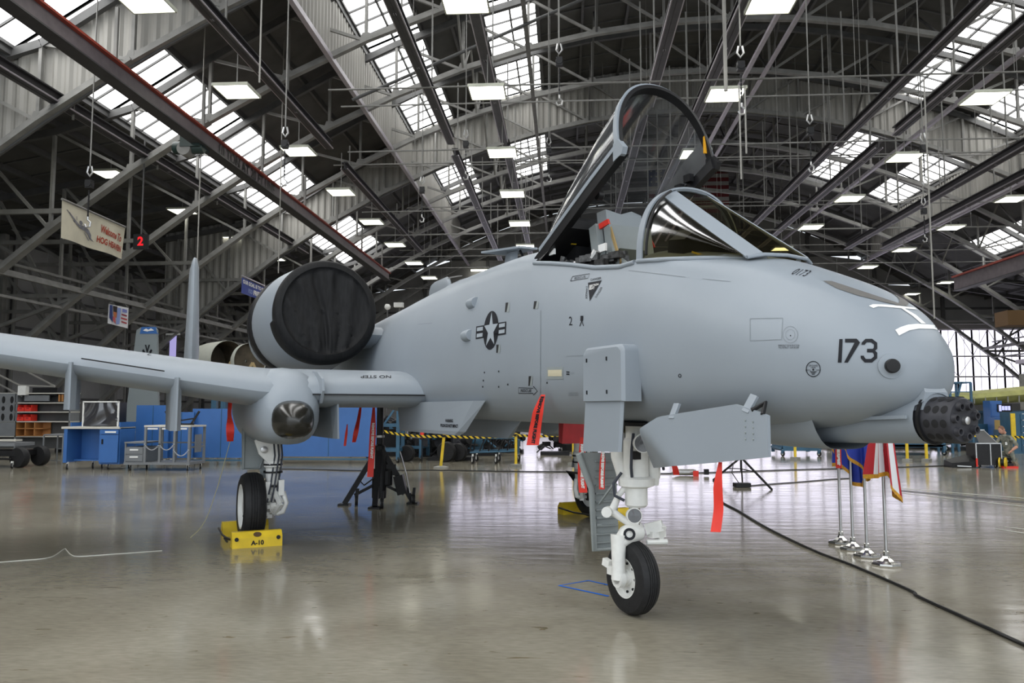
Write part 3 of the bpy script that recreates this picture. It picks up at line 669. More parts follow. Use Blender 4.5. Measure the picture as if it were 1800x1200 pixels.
for s in (-1, 1):
    rl = MB(); rl.loft([[cl(q, s * cw(q) * 1.02, .07), cl(q, s * cw(q) * .90, .07), cl(q, s * cw(q) * .88, -.035), cl(q, s * cw(q) * 1.02, -.035)] for q in [-.08, 0, .2, .5, .8, 1.1, 1.4, 1.6, 1.69]], True, True)
    rl.build('canopy_rail', m_black, cano, 40)
    MB().loft([[cl(q, s * cw(q) * 1.03, .10), cl(q, s * cw(q) * 1.0, .10), cl(q, s * cw(q) * 1.0, .06), cl(q, s * cw(q) * 1.03, .06)] for q in [.05, .4, .8, 1.2, 1.6, 1.69]], True, True).build('outer_edge_strip', m_paint, cano, 40)
    MB().prism([cl(1.56, s * .52, -.02), cl(1.62, s * .52, .12), cl(1.69, s * .52, .12), cl(1.735, s * .52, .0), cl(1.69, s * .52, -.04)], (0, -s * .05, 0)).build('latch_corner', m_paint if s < 0 else m_black, cano)
    for q in (.9, 1.1, 1.25, 1.4): MB().box(cl(q, s * .42, .07), (.09, .05, .07)).build('latch_fitting', m_black, cano)
MB().prism([cl(-.1, -.5, -.04), cl(.62, -.47, -.04), cl(.62, -.44, .06), cl(-.05, -.46, .06)], (0, .92, 0)).build('rear_deck_frame', m_black, cano)
MB().prism([cl(.05, -.4, .0), cl(.5, -.4, .0), cl(.36, -.4, .30), cl(.18, -.4, .22)], (0, .8, 0)).build('canopy_rear_fairing', m_black, cano)
MB().box(cl(.22, -.44, -.03), (.1, .02, .09)).build('white_placard', m_whitepr, cano)
MB().box(cpt(1.66, .92, .93), (.02, .03, .16)).build('orange_handle', mat('orange_handle', (.75, .36, .01), .5), cano)
MB().lathe([(.02, 0), (.045, .02), (.045, .07), (.02, .09)], cl(1.05, -.40, .03), (0, 1, 0), 12).build('mirror_bracket', m_black, cano, 50)
# gun trough and seven barrel gun
gx = Vector((1, 0, -.015)).normalized()
def fairing(x):
    t = min(1, max(0, (x - 6.9) / 1.1)); zc = 1.575 + .075 * t; r = .10 + .045 * t; return zc, r
g = MB(); rr = []
for x in [6.9, 7.1, 7.3, 7.5, 7.7, 7.85, 7.95, 8.02]:
    zc, r = fairing(x); rr.append([(x + .05 * (1 if k % 24 in range(3, 10) else 0) * (x > 8), r * 1.08 * math.cos(2 * PI * k / 24), zc + r * math.sin(2 * PI * k / 24)) for k in range(24)])
g.loft(rr, True, False); g.build('gun_fairing', m_paint, ac, 50)
MB().loft([[(7.1, y, 1.62), (8.06, y, 1.70), (8.06, y * .8, 1.80), (8.0, y * .45, 1.93), (7.6, y * .8, 1.80)] for y in (-.12, .12)], True, True).build('fairing_web', m_paint, ac)
MB().bar((7.5, -.165, 1.64), (8.0, -.185, 1.66), .015, .02).build('fairing_hinge', m_paint, ac)
MB().lathe([(.142, 0), (.152, .004), (.152, .02), (.138, .02)], (8.03, 0, 1.65), (1, 0, 0), 28, False).build('fairing_lip', m_black, ac, 50)
GR, GZ = .130, 1.645
gun = MB().lathe([(.09, -.4), (GR - .003, -.35), (GR, 0), (GR, .225), (GR - .01, .238), (.035, .238)], (7.985, 0, GZ), (1, 0, -.02), 32).build('gun_barrel_clamp', m_gun, ac, 40)
for ix in range(3):
    for k in range(10):
        a = 2 * PI * (k + .25) / 10; c = Vector((8.085 + .052 * ix, GR * math.cos(a), GZ + GR * math.sin(a) - .002)); tn = Vector((0, -math.sin(a), math.cos(a)))
        pts = []
        for q in range(14):
            uu, vv = .021 * math.cos(2 * PI * q / 14), .024 * math.sin(2 * PI * q / 14); b = a + vv / GR; pts.append(Vector((c.x + uu, (GR + .0015) * math.cos(b), GZ + (GR + .0015) * math.sin(b) - .002)))
        pts.append(Vector((c.x, (GR + .002) * math.cos(a), GZ + (GR + .002) * math.sin(a) - .002))); MB().add(pts, [(q, (q + 1) % 14, 14) for q in range(14)]).build('cooling_hole', m_hole, gun)
for k in range(7):
    a = 2 * PI * k / 7 + .3; c = (8.18, .088 * math.cos(a), GZ - .004 + .088 * math.sin(a))
    MB().lathe([(.027, 0), (.027, .045), (.023, .05), (.023, .068), (.015, .068), (.013, .02)], c, (1, 0, -.02), 16, False).build('barrel', m_gun, gun, 40)
MB().lathe([(.022, 0), (.022, .035), (.008, .04)], (8.21, 0, GZ - .004), (1, 0, -.02), 14).build('hub_bolt', m_alu, gun, 40)
# belly scoop below the nose
sc = MB(); rr = []
for x, z0, z1 in ((6.2, 1.52, 1.60), (6.6, 1.475, 1.62), (7.1, 1.45, 1.63), (7.45, 1.45, 1.64)): rr.append([(x + .1 * (i > .5) * 0, -.36 + .0 + .33 * math.sin(PI * (i - .5)) * 0 + .30 * (i * 2 - 1) * 1.0 + .32, z0 + (z1 - z0) * (abs(2 * i - 1)**4)) for i in [k / 16 for k in range(17)]])
sc.loft(rr, False, False); o = sc.build('belly_scoop', m_paint, ac, 50)
MB().prism([(7.0, -.25, 1.50), (7.0, .2, 1.50), (7.0, .2, 1.6), (7.0, -.25, 1.6)], (.02, 0, 0)).build('scoop_inlet', m_hole, ac)
# ---- wings
def airfoil(c, t, n=14):
    """closed section from trailing edge over the top to the nose and back below; x back from the nose"""
    p = []
    for i in range(2 * n):
        a = PI * i / n; xx = .5 * (1 + math.cos(a)); th = 5 * t * (.2969 * math.sqrt(max(xx, 0)) - .126 * xx - .3516 * xx**2 + .2843 * xx**3 - .1036 * xx**4)
        cam_ = .055 * (2 * .4 * xx - xx * xx) / .16 if xx < .4 else .055 * (1 - .8 + .8 * xx - xx * xx) / .36
        p.append((xx * c, cam_ * c * .55 + (th * c if i <= n else -th * c)))
    return p
def wing(s):
    mb = MB(); rr = []
    for y, xl, c, t, z in ((.45, 1.25, 3.05, .165, 1.90), (2.5, 1.25, 3.05, .165, 1.90), (2.75, 1.24, 3.0, .165, 1.92), (5.0, 1.12, 2.7, .155, 2.235), (7.4, 1.0, 2.3, .145, 2.575), (8.2, .95, 2.1, .13, 2.69), (8.6, .8, 1.8, .11, 2.62), (8.78, .5, 1.2, .08, 2.44)):
        rr.append([(xl - a, s * y, z + b) for a, b in airfoil(c, t)])
    return mb.loft(rr, True, True).build('wing', m_paint, ac, 40)
wings = [wing(s) for s in (-1, 1)]
def wz(y): return 1.90 + max(0, abs(y) - 2.6) * .1405
MB().bar((1.285, -.68, 1.885), (1.285, -2.12, 1.885), .012, .016).build('slat_gap', m_hole, wings[0])
MB().bar((1.235, -3.78, wz(3.78) + .07), (1.20, -4.62, wz(4.62) + .075), .012, .014).build('stall_strip', m_hole, wings[0])
# landing gear pod with black nose cap
for s in (-1, 1):
    pod = []
    PR = [(1.40, .245, .225, 1.585), (1.3, .31, .32, 1.63), (1.15, .365, .405, 1.685), (1.0, .395, .455, 1.73), (.6, .42, .485, 1.75), (.1, .42, .48, 1.74), (-.8, .41, .46, 1.72), (-1.6, .34, .36, 1.75), (-2.3, .2, .2, 1.8), (-2.7, .03, .03, 1.83)]
    def pring(x, ry, rz, zc, n=28, p=2 / 2.5): return [(x, s * 2.37 + ry * (1 if math.cos(a) > 0 else -1) * abs(math.cos(a))**p, zc + rz * (1 if math.sin(a) > 0 else -1) * abs(math.sin(a))**p) for a in [2 * PI * k / n for k in range(n)]]
    g = MB().loft([pring(*q) for q in PR], True, True).build('gear_pod', m_paint, ac, 50)
    MB().loft([pring(1.39, .247, .227, 1.585), pring(1.44, .243, .223, 1.583), pring(1.55, .215, .20, 1.578), pring(1.66, .165, .155, 1.572), pring(1.74, .10, .09, 1.567), pring(1.775, .02, .02, 1.565)], True, True).build('black_nose_cap', mat('gloss_black_cap', (.016, .015, .012), .22, noise=.1), g, 50)
    # wing fence beside the pod
    y = s * 2.02; MB().prism([(1.36, y, 1.93), (1.30, y, 2.08), (1.05, y, 2.17), (.6, y, 2.2), (.9, y, 1.75), (1.25, y, 1.78)], (0, .03, 0)).build('wing_fence', m_paint, wings[0 if s < 0 else 1])
# pylons under the wing and fuselage
def pylon(y, x0, zt, zb, sweep=.25, L=1.5, w=.11, par=None, top=.0):
    MB().loft([[(x0 - .02, y - .01, zt), (x0 - .25, y - w / 2, zt), (x0 - L, y - w / 2, zt), (x0 - L - .2, y, zt), (x0 - L, y + w / 2, zt), (x0 - .25, y + w / 2, zt), (x0 - .02, y + .01, zt)],
               [(x0 - sweep, y - .01, zb), (x0 - sweep - .12, y - w / 2, zb), (x0 - L + .1, y - w / 2, zb), (x0 - L, y, zb), (x0 - L + .1, y + w / 2, zb), (x0 - sweep - .12, y + w / 2, zb), (x0 - sweep, y + .01, zb)]], True, True).build('pylon', m_paint, par or ac)
for s in (-1, 1):
    w_ = wings[0 if s < 0 else 1]
    pylon(s * 1.76, 1.1, 1.82, 1.34, -.04, 1.6, .09, w_)
    pylon(s * 3.64, 1.3, wz(3.64) + .02, 1.46, .06, 1.3, .115, w_)
    pylon(s * 4.72, 1.22, wz(4.72) + .02, 1.70, .06, 1.3, .115, w_)
    pylon(s * 6.2, 1.05, wz(6.2) + .02, 1.95, .06, 1.3, .115, w_)
for s in (-1, 1):
    MB().loft([[(3.16, s * .655, 1.80), (2.9, s * .69, 1.80), (.2, s * .70, 1.80), (.2, s * .56, 1.80), (2.9, s * .58, 1.80)], [(2.60, s * .655, 1.45), (2.48, s * .70, 1.45), (.3, s * .70, 1.44), (.3, s * .58, 1.44), (2.48, s * .60, 1.45)], [(2.42, s * .655, 1.40), (2.34, s * .69, 1.405), (.3, s * .69, 1.41), (.3, s * .59, 1.41), (2.34, s * .61, 1.405)]], True, True).build('fuselage_pylon', m_paint, ac)
MB().loft([[(2.9, -.08, 1.6), (2.7, .0, 1.6), (1.0, 0, 1.6), (1.0, -.08, 1.6)], [(2.5, -.08, 1.36), (2.45, 0, 1.36), (1.1, 0, 1.36), (1.1, -.08, 1.36)]], True, True).build('fuselage_pylon', m_paint, ac)
# ---- engines with fabric intake cover
for s in (-1, 1):
    ey, ez = s * 1.49, 3.17; ax = Vector((1, 0, .03)).normalized(); o = Vector((-.9, ey, ez))
    nac = MB().lathe([(.64, .0), (.69, .03), (.715, .0), (.74, -.12), (.80, -.5), (.85, -1.1), (.84, -1.6), (.78, -2.2), (.68, -3.0), (.56, -4.0), (.52, -4.0), (.46, -3.6)], o, ax, 48, False).build('engine_nacelle', m_paint, ac, 50)
    MB().lathe([(.84, -1.62), (.885, -1.66), (.88, -1.9), (.80, -1.98)], o, ax, 48, False).build('nacelle_shade_ring', m_black, nac, 50)  # black ring added as painted shade for the dark gap behind the nacelle
    dark = MB(); n = 192; rings_ = []
    def cvr(r, t, k): return o + ax * t + Vector((0, math.cos(2 * PI * k / n) * r, math.sin(2 * PI * k / n) * r)) - ax * 0
    for r, t in ((.745, -.13), (.765, -.05), (.765, .04), (.735, .085), (.66, .10)):
        q = 1.0
        rings_.append([cvr(r + (.035 if t < 0 and math.sin(2 * PI * k / n) < -.2 else 0), t - (.26 * max(0, -math.sin(2 * PI * k / n + .55 * s * -1)) if t < -.1 else 0), k) for k in range(n)])
    for j, r in enumerate((.63, .59, .54, .48, .42, .35, .28, .2, .12, .05, .01)):
        rg = []
        for k in range(n):
            a = 2 * PI * k / n; y, z = math.cos(a) * r, math.sin(a) * r; fan = math.atan2(y * 1.0, z + 1.5) * 34 + 1.4 * math.sin(z * 3)
            rg.append(o + ax * (.07 + (.024 * math.sin(fan) + .012 * math.sin(fan * 2.3 + 1 + 2 * z)) * min(1, (.66 - r) * 9) - .04 * (1 - r)) + Vector((0, y, z)))
        rings_.append(rg)
    cv = MB().loft(rings_, True, True).build('intake_cover', mat('black_cover_fabric', (.009, .009, .0095), .6, noise=.4, scale=9, spec=.22, stretch=(3, 3, .6)), nac, 60)
    MB().loft([[Vector((x, s * (.4 if f == 0 else .95), z)) for x, z in ((-1.0, 2.86), (-1.1, 2.95), (-1.4, 3.02), (-3.4, 3.05), (-3.8, 2.9), (-3.4, 2.78), (-1.4, 2.68), (-1.1, 2.74))] for f in (0, 1)], True, True).build('engine_mount', m_paint, ac, 40)
# ---- tail
tail = MB().loft([[(-6.5 - a, s_, 2.42 + b) for a, b in airfoil(1.8, .1, 10)] for s_ in (-2.87, 0, 2.87)], True, True).build('tailplane', m_paint, ac, 40)
for s in (-1, 1):
    fin = []
    for z, x, c in ((2.35, -6.4, 1.6), (2.9, -6.25, 2.3), (3.9, -6.5, 1.85), (4.72, -6.75, 1.5), (4.86, -6.85, 1.3), (4.92, -7.0, .9)):
        pts = airfoil(c, .13 if z < 4.8 else .1, 10); fin.append([(x - a, s * 2.87 + (b - .03 * c * 0) * 1.0 * .9 - .04 * c, z) for a, b in pts])
    MB().loft(fin, True, True).build('tail_fin', m_paint, ac, 40)
# ---- blade antenna, blisters, spine hump
MB().prism([(1.98, -.2, 3.66), (2.9, -.12, 3.57), (2.9, .12, 3.57), (1.98, .2, 3.66)], (0, 0, .025)).build('antenna_plate', m_paint, ac)
MB().loft([[(2.62, 0, 3.38), (2.5, .035, 3.38), (2.2, 0, 3.38), (2.5, -.035, 3.38)], [(2.62, 0, 3.6), (2.5, .04, 3.6), (2.28, 0, 3.6), (2.5, -.04, 3.6)]], True, True).build('blade_antenna', m_paint, ac)
MB().bar((2.86, -.02, 3.42), (2.72, -.02, 3.58), .02).build('vent_mast', m_black, ac)
MB().lathe([(.01, .6), (.04, .5), (.07, .3), (.08, 0), (.07, -.4), (.02, -.8)], (.85, 0, 3.425), (1, 0, 0), 20).build('spine_fairing', m_paint, ac, 50)
MB().prism([(1.28, -.18, 3.475), (1.05, -.14, 3.515), (.7, -.14, 3.545), (.85, -.22, 3.50)], (0, .02, .012)).build('spine_vent', m_black, ac)
for x, z in ((2.62, 2.93), (2.68, 2.545)):
    y = -S(x, z); MB().lathe([(.001, .12), (.04, .105), (.06, .06), (.066, 0), (.066, -.09), (.06, -.12), (.001, -.125)], (x - .02, y + .0, z), (-1, .0, 0), 18).build('sensor_blister', m_paint, ac, 50)
# ---- nose gear
m_chrome = mat('chrome_piston', (.7, .7, .7), .08, 1.)
m_mirror = mat('lamp_reflector', (.85, .85, .85), .12, .9)
m_lens = glassmat('lamp_lens', (.95, .95, .95), .06, .02, .4)
def wheel(name_t, par, c, R, w, rim, hubm, ax=(0, 1, 0), face=-1):
    c = Vector(c); k = w / 2
    prof = [(rim, -k * .72), (rim * 1.06, -k * .92), (R * .80, -k), (R * .92, -k * .86), (R * .985, -k * .5)]
    gro = []
    for q in (-.34, -.1, .1, .34): gro += [(R * .998, k * (q - .055)), (R * .978, k * (q - .025)), (R * .978, k * (q + .025)), (R * .998, k * (q + .055))]
    prof += gro + [(R * .985, k * .5), (R * .92, k * .86), (R * .80, k), (rim * 1.06, k * .92), (rim, k * .72)]
    t = MB().lathe(prof, c, ax, 44, False).build(name_t, m_rubber, par, 35)
    a = Vector(ax)
    MB().lathe([(rim * 1.07, -k * .93), (rim * 1.0, -k * .9), (rim * .95, -k * .55), (rim * .6, -k * .42), (rim * .42, -k * .46), (rim * .40, -k * .7), (rim * .15, -k * .72), (.001, -k * .72)], c, a * (-face * 1.0), 32, False).build('wheel_rim', hubm, t, 35)
    MB().lathe([(rim * 1.05, 0), (rim * .5, .0), (.001, 0)], c + a * k * .5 * (-face), a, 24, False).build('wheel_disc', hubm, t, 35)
    bt = MB()
    for q in range(8):
        an = 2 * PI * q / 8; s1, s2 = frame(a)[1:]
        bt.lathe([(.011, 0), (.011, .012)], c + a * (face * k * .5) + (s1 * math.cos(an) + s2 * math.sin(an)) * rim * .74, a * face, 8)
    bt.build('rim_bolt', m_hole, t); return t
ng = (5.4, -.30)
wheel('nose_tyre', ac, (5.4, -.30, .305), .305, .185, .155, m_white)
leg = MB().lathe([(.085, 1.62), (.085, 1.46), (.105, 1.44), (.108, 1.14), (.15, 1.12), (.15, 1.06), (.095, 1.04), (.095, .90), (.075, .88)], (5.4, -.25, 0), (0, 0, 1), 24).build('nose_leg', m_white, ac, 40)
MB().lathe([(.048, .9), (.048, .6)], (5.4, -.27, 0), (0, 0, 1), 20).build('chrome_piston', m_chrome, leg, 40)
MB().tube([(5.28, -.36, 1.5), (5.26, -.34, 1.30), (5.30, -.30, 1.12)], .06, 12).build('steering_actuator', m_white, leg, 40)
MB().box((5.48, -.30, 1.32), (.05, .06, .07)).build('access_hole', m_hole, leg)
MB().lathe([(.05, 1.12), (.055, 1.16), (.055, 1.40), (.04, 1.43)], (5.45, -.10, 0), (0, 0, 1), 14).build('side_cylinder', m_white, leg, 40)
MB().lathe([(.035, 0), (.04, .03), (.04, .10)], (5.44, -.09, 1.06), (0, 0, 1), 12).build('side_valve', m_white, leg, 40)
fk = MB()
fk.loft([[(5.4 + 1.0 * r * math.cos(a), y + .0, z + r * math.sin(a)) for a in [2 * PI * k / 14 for k in range(14)]] for y, z, r in ((-.22, .675, .075), (-.30, .67, .085), (-.38, .645, .085), (-.43, .60, .07))], True, True)
fk.tube([(5.4, -.425, .66), (5.405, -.438, .56), (5.405, -.44, .40), (5.4, -.44, .30)], [.075, .062, .055, .06], 16)
fk.lathe([(.075, 0), (.075, .05)], (5.4, -.41, .305), (0, -1, 0), 20); fk.lathe([(.05, 0), (.05, .16)], (5.4, -.30, .305), (0, -1, 0), 16)
fk.box((5.33, -.45, .36), (.1, .05, .07)).bar((5.30, -.45, .40), (5.22, -.46, .42), .05, .06)
fk.build('wheel_fork', m_white, leg, 40)
MB().lathe([(.05, 0), (.05, .004), (.028, .004), (.028, 0)], (5.49, -.385, .675), (.8, -.6, .25), 24, False).build('black_ring_marking', m_ink, leg)
tl = MB()
tl.bar((5.46, -.20, .70), (5.56, -.10, .74), .05, .09).bar((5.56, -.10, .74), (5.50, -.10, .60), .04, .06).box((5.5, -.12, .66), (.08, .14, .05)).tube([(5.5, -.22, .60), (5.55, -.05, .60)], .022, 8)
tl.tube([(5.28, -.42, .84), (5.36, -.36, .78), (5.45, -.26, .70)], [.035, .03, .035], 10).tube([(5.28, -.42, .84), (5.33, -.38, .98), (5.36, -.33, 1.05)], [.035, .025, .025], 10)
tl.lathe([(.045, 0), (.045, .08)], (5.26, -.44, .84), (.6, -.6, 0), 12)
tl.build('torque_link', m_white, leg, 40)
for nm, c, r in (('taxi_lamp', (5.56, -.385, .835), .06), ('landing_lamp', (5.61, -.325, 1.425), .075)):
    d = Vector((.92, -.36, .05)).normalized(); c = Vector(c)
    l = MB().lathe([(r * .5, -.12), (r * .95, -.06), (r * 1.06, .0), (r * 1.06, .02), (r * .95, .02)], c, d, 24, False).build(nm, m_white, leg, 40)
    MB().lathe([(.004, -.07), (r * .5, -.05), (r * .8, -.02), (r * .95, .014)], c, d, 24, False).build('reflector', m_mirror, l, 60)
    MB().lathe([(.018, -.06), (.016, -.01), (.003, 0)], c, d, 10).build('bulb', m_black, l, 60)
    MB().lathe([(.001, .02), (r * .95, .016)], c, d, 24, False).build('lens', m_lens, l, 60)
    MB().bar(c - d * .08, Vector((5.4, -.25, c.z - .01)), .03, .05).build('lamp_bracket', m_white, l)
hz = MB(); m_hose = mat('banded_hose', (.03, .035, .05), .5)
for pts in (((5.47, -.32, 1.50), (5.5, -.36, 1.36), (5.49, -.36, 1.22), (5.47, -.34, 1.14)), ((5.36, -.37, 1.17), (5.34, -.44, 1.08), (5.36, -.44, .98), (5.40, -.37, .94)), ((5.52, -.2, 1.38), (5.56, -.1, 1.32), (5.53, -.06, 1.20), (5.49, -.04, 1.25))): hz.tube(pts, .013, 8)
hz.build('brake_hose', m_hose, leg, 60)
jn = MB(); random.seed(9)
for k in range(16): jn.box((5.46 + random.uniform(-.04, .05), -.2 + random.uniform(-.1, .1), 1.40 + random.uniform(-.08, .08)), (.05, .04, .03), random.random() * 3)
jn.build('valve_block', m_white, leg)
MB().box((5.3, -.2, 1.58), (.9, .42, .03)).box((5.2, -.38, 1.66), (.05, .02, .2)).build('wheel_well', m_hole, ac)
# fixed rear gear door, ribbed, with beaded edge
rd = MB().prism([(4.9, -.54, 1.32), (4.9, -.13, 1.31), (4.9, -.1, .45), (4.9, -.37, .45), (4.9, -.39, 1.04), (4.9, -.46, 1.2)], (-.03, 0, 0)).build('rear_gear_door', m_paintd, ac)
MB().tube([(4.92, -.53, 1.31), (4.92, -.47, 1.16), (4.92, -.40, 1.0), (4.92, -.375, .46), (4.92, -.12, .455)], [.03, .032, .03, .026, .02], 8).build('door_bead', m_paintd, rd, 50)
rb = MB()
for k in range(11): rb.box((4.915, -.24, .52 + k * .072), (.018, .23, .012))
rb.box((4.92, -.33, .74), (.03, .05, .02)).box((4.92, -.33, .68), (.03, .05, .02))
rb.build('door_rib', m_paintd, rd)
MB().bar((4.93, -.33, .86), (5.2, -.31, 1.1), .016).build('door_rod', m_paintd, rd)
# strut fairing and boarding panel on the starboard side
fb_ = MB(); ring = []
for y, gxx in ((-.63, 0), (-.775, 0), (-.80, .022)):
    x0, x1, z0, z1, r = 5.44 + gxx, 6.04 - gxx, 1.765 + gxx * .2, 2.205 - gxx, .07
    q = [(x0, z0), (x1, z0)] + [(x1 - r + r * math.cos(a), z1 - r * .8 + r * .8 * math.sin(a)) for a in [PI / 2 * k / 6 for k in range(7)]] + [(x0 + r - r * math.sin(a), z1 - r * .8 + r * .8 * math.cos(a)) for a in [PI / 2 * k / 6 for k in range(7)]]
    ring.append([(x, y, z) for x, z in q])
fbo = fb_.loft(ring, True, True).build('strut_fairing', m_paint, ac, 40)
for x, z in ((5.52, 2.10), (5.82, 2.10), (5.52, 1.84), (5.82, 1.84)): MB().box((x, -.802, z), (.014, .008, .03)).build('fastener', m_ink, fbo)
MB().loft([[(5.46, -.74, 1.77), (5.98, -.74, 1.77), (6.0, -.76, 1.77), (5.98, -.78, 1.77), (5.46, -.78, 1.77)], [(5.43, -.75, 1.36), (5.95, -.75, 1.38), (5.97, -.77, 1.38), (5.95, -.79, 1.38), (5.43, -.79, 1.36)]], True, True).build('gear_door', m_paint, fbo)
# forward gear door, its lower rear corner rolling inward
def fdoor(u, v):
    xt = [6.12, 6.36, 6.50, 7.18, 7.34, 7.46]; zt = [1.56, 1.65, 1.665, 1.735, 1.70, 1.665]
    x = 6.12 + 1.34 * u
    top = next(a + (b - a) * (x - p) / (q - p) for p, q, a, b in zip(xt, xt[1:], zt, zt[1:]) if p - 1e-6 <= x <= q + 1e-6)
    bot = 1.25 + .17 * u; z = top + (bot - top) * v
    xx = x - .17 * v * (1 - u)**3 + .03 * v * u; s_ = (v - .1) / .9 * .31 + .02 - u; d = max(0, math.sqrt(s_ * s_ + .0012) + s_ - .01) / 2
    return Vector((xx, -.71 - .03 * v + .85 * d, z))
fd = MB(); fd.sheet(fdoor, 24, 14)
n0 = len(fd.v); fd.add([Vector(v) + Vector((0, .022, 0)) for v in fd.v[:n0]], [tuple(reversed(f)) for f in fd.f[:]])
per = [i for i in range(25)] + [25 * j + 24 for j in range(1, 15)] + [25 * 14 + i for i in range(23, -1, -1)] + [25 * j for j in range(13, 0, -1)]
for a, b in zip(per, per[1:] + per[:1]): fd.f.append((a, b, b + n0, a + n0)); fd.mi.append(0)
fdo = fd.build('forward_gear_door', m_paint, ac, 40)
for u in (.30, .86): 
    p = fdoor(u, 0); MB().bar(p + Vector((0, 0, -.03)), p + Vector((.03 if u > .5 else .0, .05, .075)), .06, .02, (0, 1, 0)).build('hinge_tab', m_paint, fdo)
MB().tube([fdoor(.9, .02), fdoor(.93, 0) + Vector((.03, .05, .05)), fdoor(.97, .02)], .014, 8).build('bonding_wire', m_black, fdo)
for j in range(4):
    for i in (0, 1): MB().lathe([(.008, 0), (.006, .004)], fdoor(.86 + .05 * i, .25 + .12 * j) - Vector((0, .003, 0)), (0, -1, 0), 8).build('rivet', m_paintd, fdo)
# ---- main gear
for s in (-1, 1):
    wheel('main_tyre', ac, (0, s * 2.62, .44), .44, .29, .27, m_white, face=s)
    y = s * 2.36
    lg = MB().lathe([(.10, 1.5), (.10, 1.05), (.12, 1.03), (.12, .95), (.095, .93), (.095, .72), (.06, .70), (.06, .45)], (.05, y, 0), (0, 0, 1), 20).build('main_leg', m_white, ac, 40)
    MB().tube([(0, y, .44), (0, s * 2.5, .44)], .06, 14).build('axle', m_white, lg, 40)
    MB().prism([(.16, s * 2.62, 1.30), (.16, s * 2.56, 1.12), (.16, s * 2.42, .98), (.16, s * 2.3, 1.0), (.16, s * 2.32, 1.35), (.16, s * 2.5, 1.38)], (-.06, 0, 0)).build('side_brace_plate', m_white, lg)
    MB().lathe([(.045, 0), (.045, .02), (.02, .03)], (.17, s * 2.5, 1.18), (1, 0, 0), 16).build('pivot_cap', m_alu, lg, 40)
    MB().box((.12, s * 2.45, 1.44), (.1, .08, .16)).build('red_lock', m_redd, lg)
    cl_ = MB()
    for z in (.98, .88, .70): cl_.lathe([(.125, -.012), (.125, .012)], (.05, y, z), (0, 0, 1), 20, False)
    cl_.build('hose_clamp', m_black, lg, 40)
    MB().box((.15, s * 2.27, .68), (.09, .07, .2)).box((.14, s * 2.44, .66), (.08, .06, .2)).tube([(.13, s * 2.24, .62), (.16, s * 2.2, .48), (.14, s * 2.24, .36), (.1, s * 2.3, .34)], .035, 10).bar((.14, s * 2.36, .66), (.22, s * 2.28, .48), .05, .06).bar((.22, s * 2.28, .48), (.1, s * 2.34, .34), .05, .06).build('torque_link', m_white, lg, 40)
    hs_ = MB()
    for k, (a, b) in enumerate(((.16, .02), (.15, -.03), (.13, .07))): hs_.tube([(a, y + b, 1.42), (a + .02, y + b + .03, 1.1), (a, y + b + .01, .9), (a + .03, y + b - .02, .7), (a + .05, y + b - .06, .5)], .011, 6)
    hs_.build('brake_hose', m_hose, lg, 60)
    bk = MB(); random.seed(4)
    for k in range(14): bk.box((.08 + random.uniform(-.06, .1), s * (2.42 + random.uniform(-.05, .05)), .42 + random.uniform(-.2, .2)), (.08, .06, .05), random.random() * 3)
    bk.build('brake_assembly', m_white, lg)
    dr = MB().loft([[(-.15, s * yy, 1.55), (-.15, s * (yy - .02), 1.2), (-.15, s * (yy - .0), .90)] for yy in (2.72, 2.68)], False, False)
    dr = MB().prism([(-.2, s * 2.74, 1.52), (-.2, s * 2.40, 1.52), (-.2, s * 2.42, 1.15), (-.2, s * 2.36, .78), (-.2, s * 2.46, .78), (-.2, s * 2.5, .90), (-.2, s * 2.72, .90)], (-.03, 0, 0)).build('main_gear_door', m_paintd, ac)
    MB().tube([(-.18, s * 2.71, 1.5), (-.18, s * 2.71, .92), (-.18, s * 2.5, .92), (-.18, s * 2.44, 1.1)], .015, 6).bar((-.18, s * 2.7, 1.4), (-.18, s * 2.5, 1.2), .03).build('door_rib', m_paintd, dr)
# port door and hanging tyre shroud seen under the belly
MB().prism([(.4, 2.18, .74), (.4, 2.24, .72), (.42, 2.46, .36), (.42, 2.60, .20), (.42, 2.5, .34), (.4, 2.34, .62)], (-.5, 0, 0)).build('port_gear_door', m_black, ac)
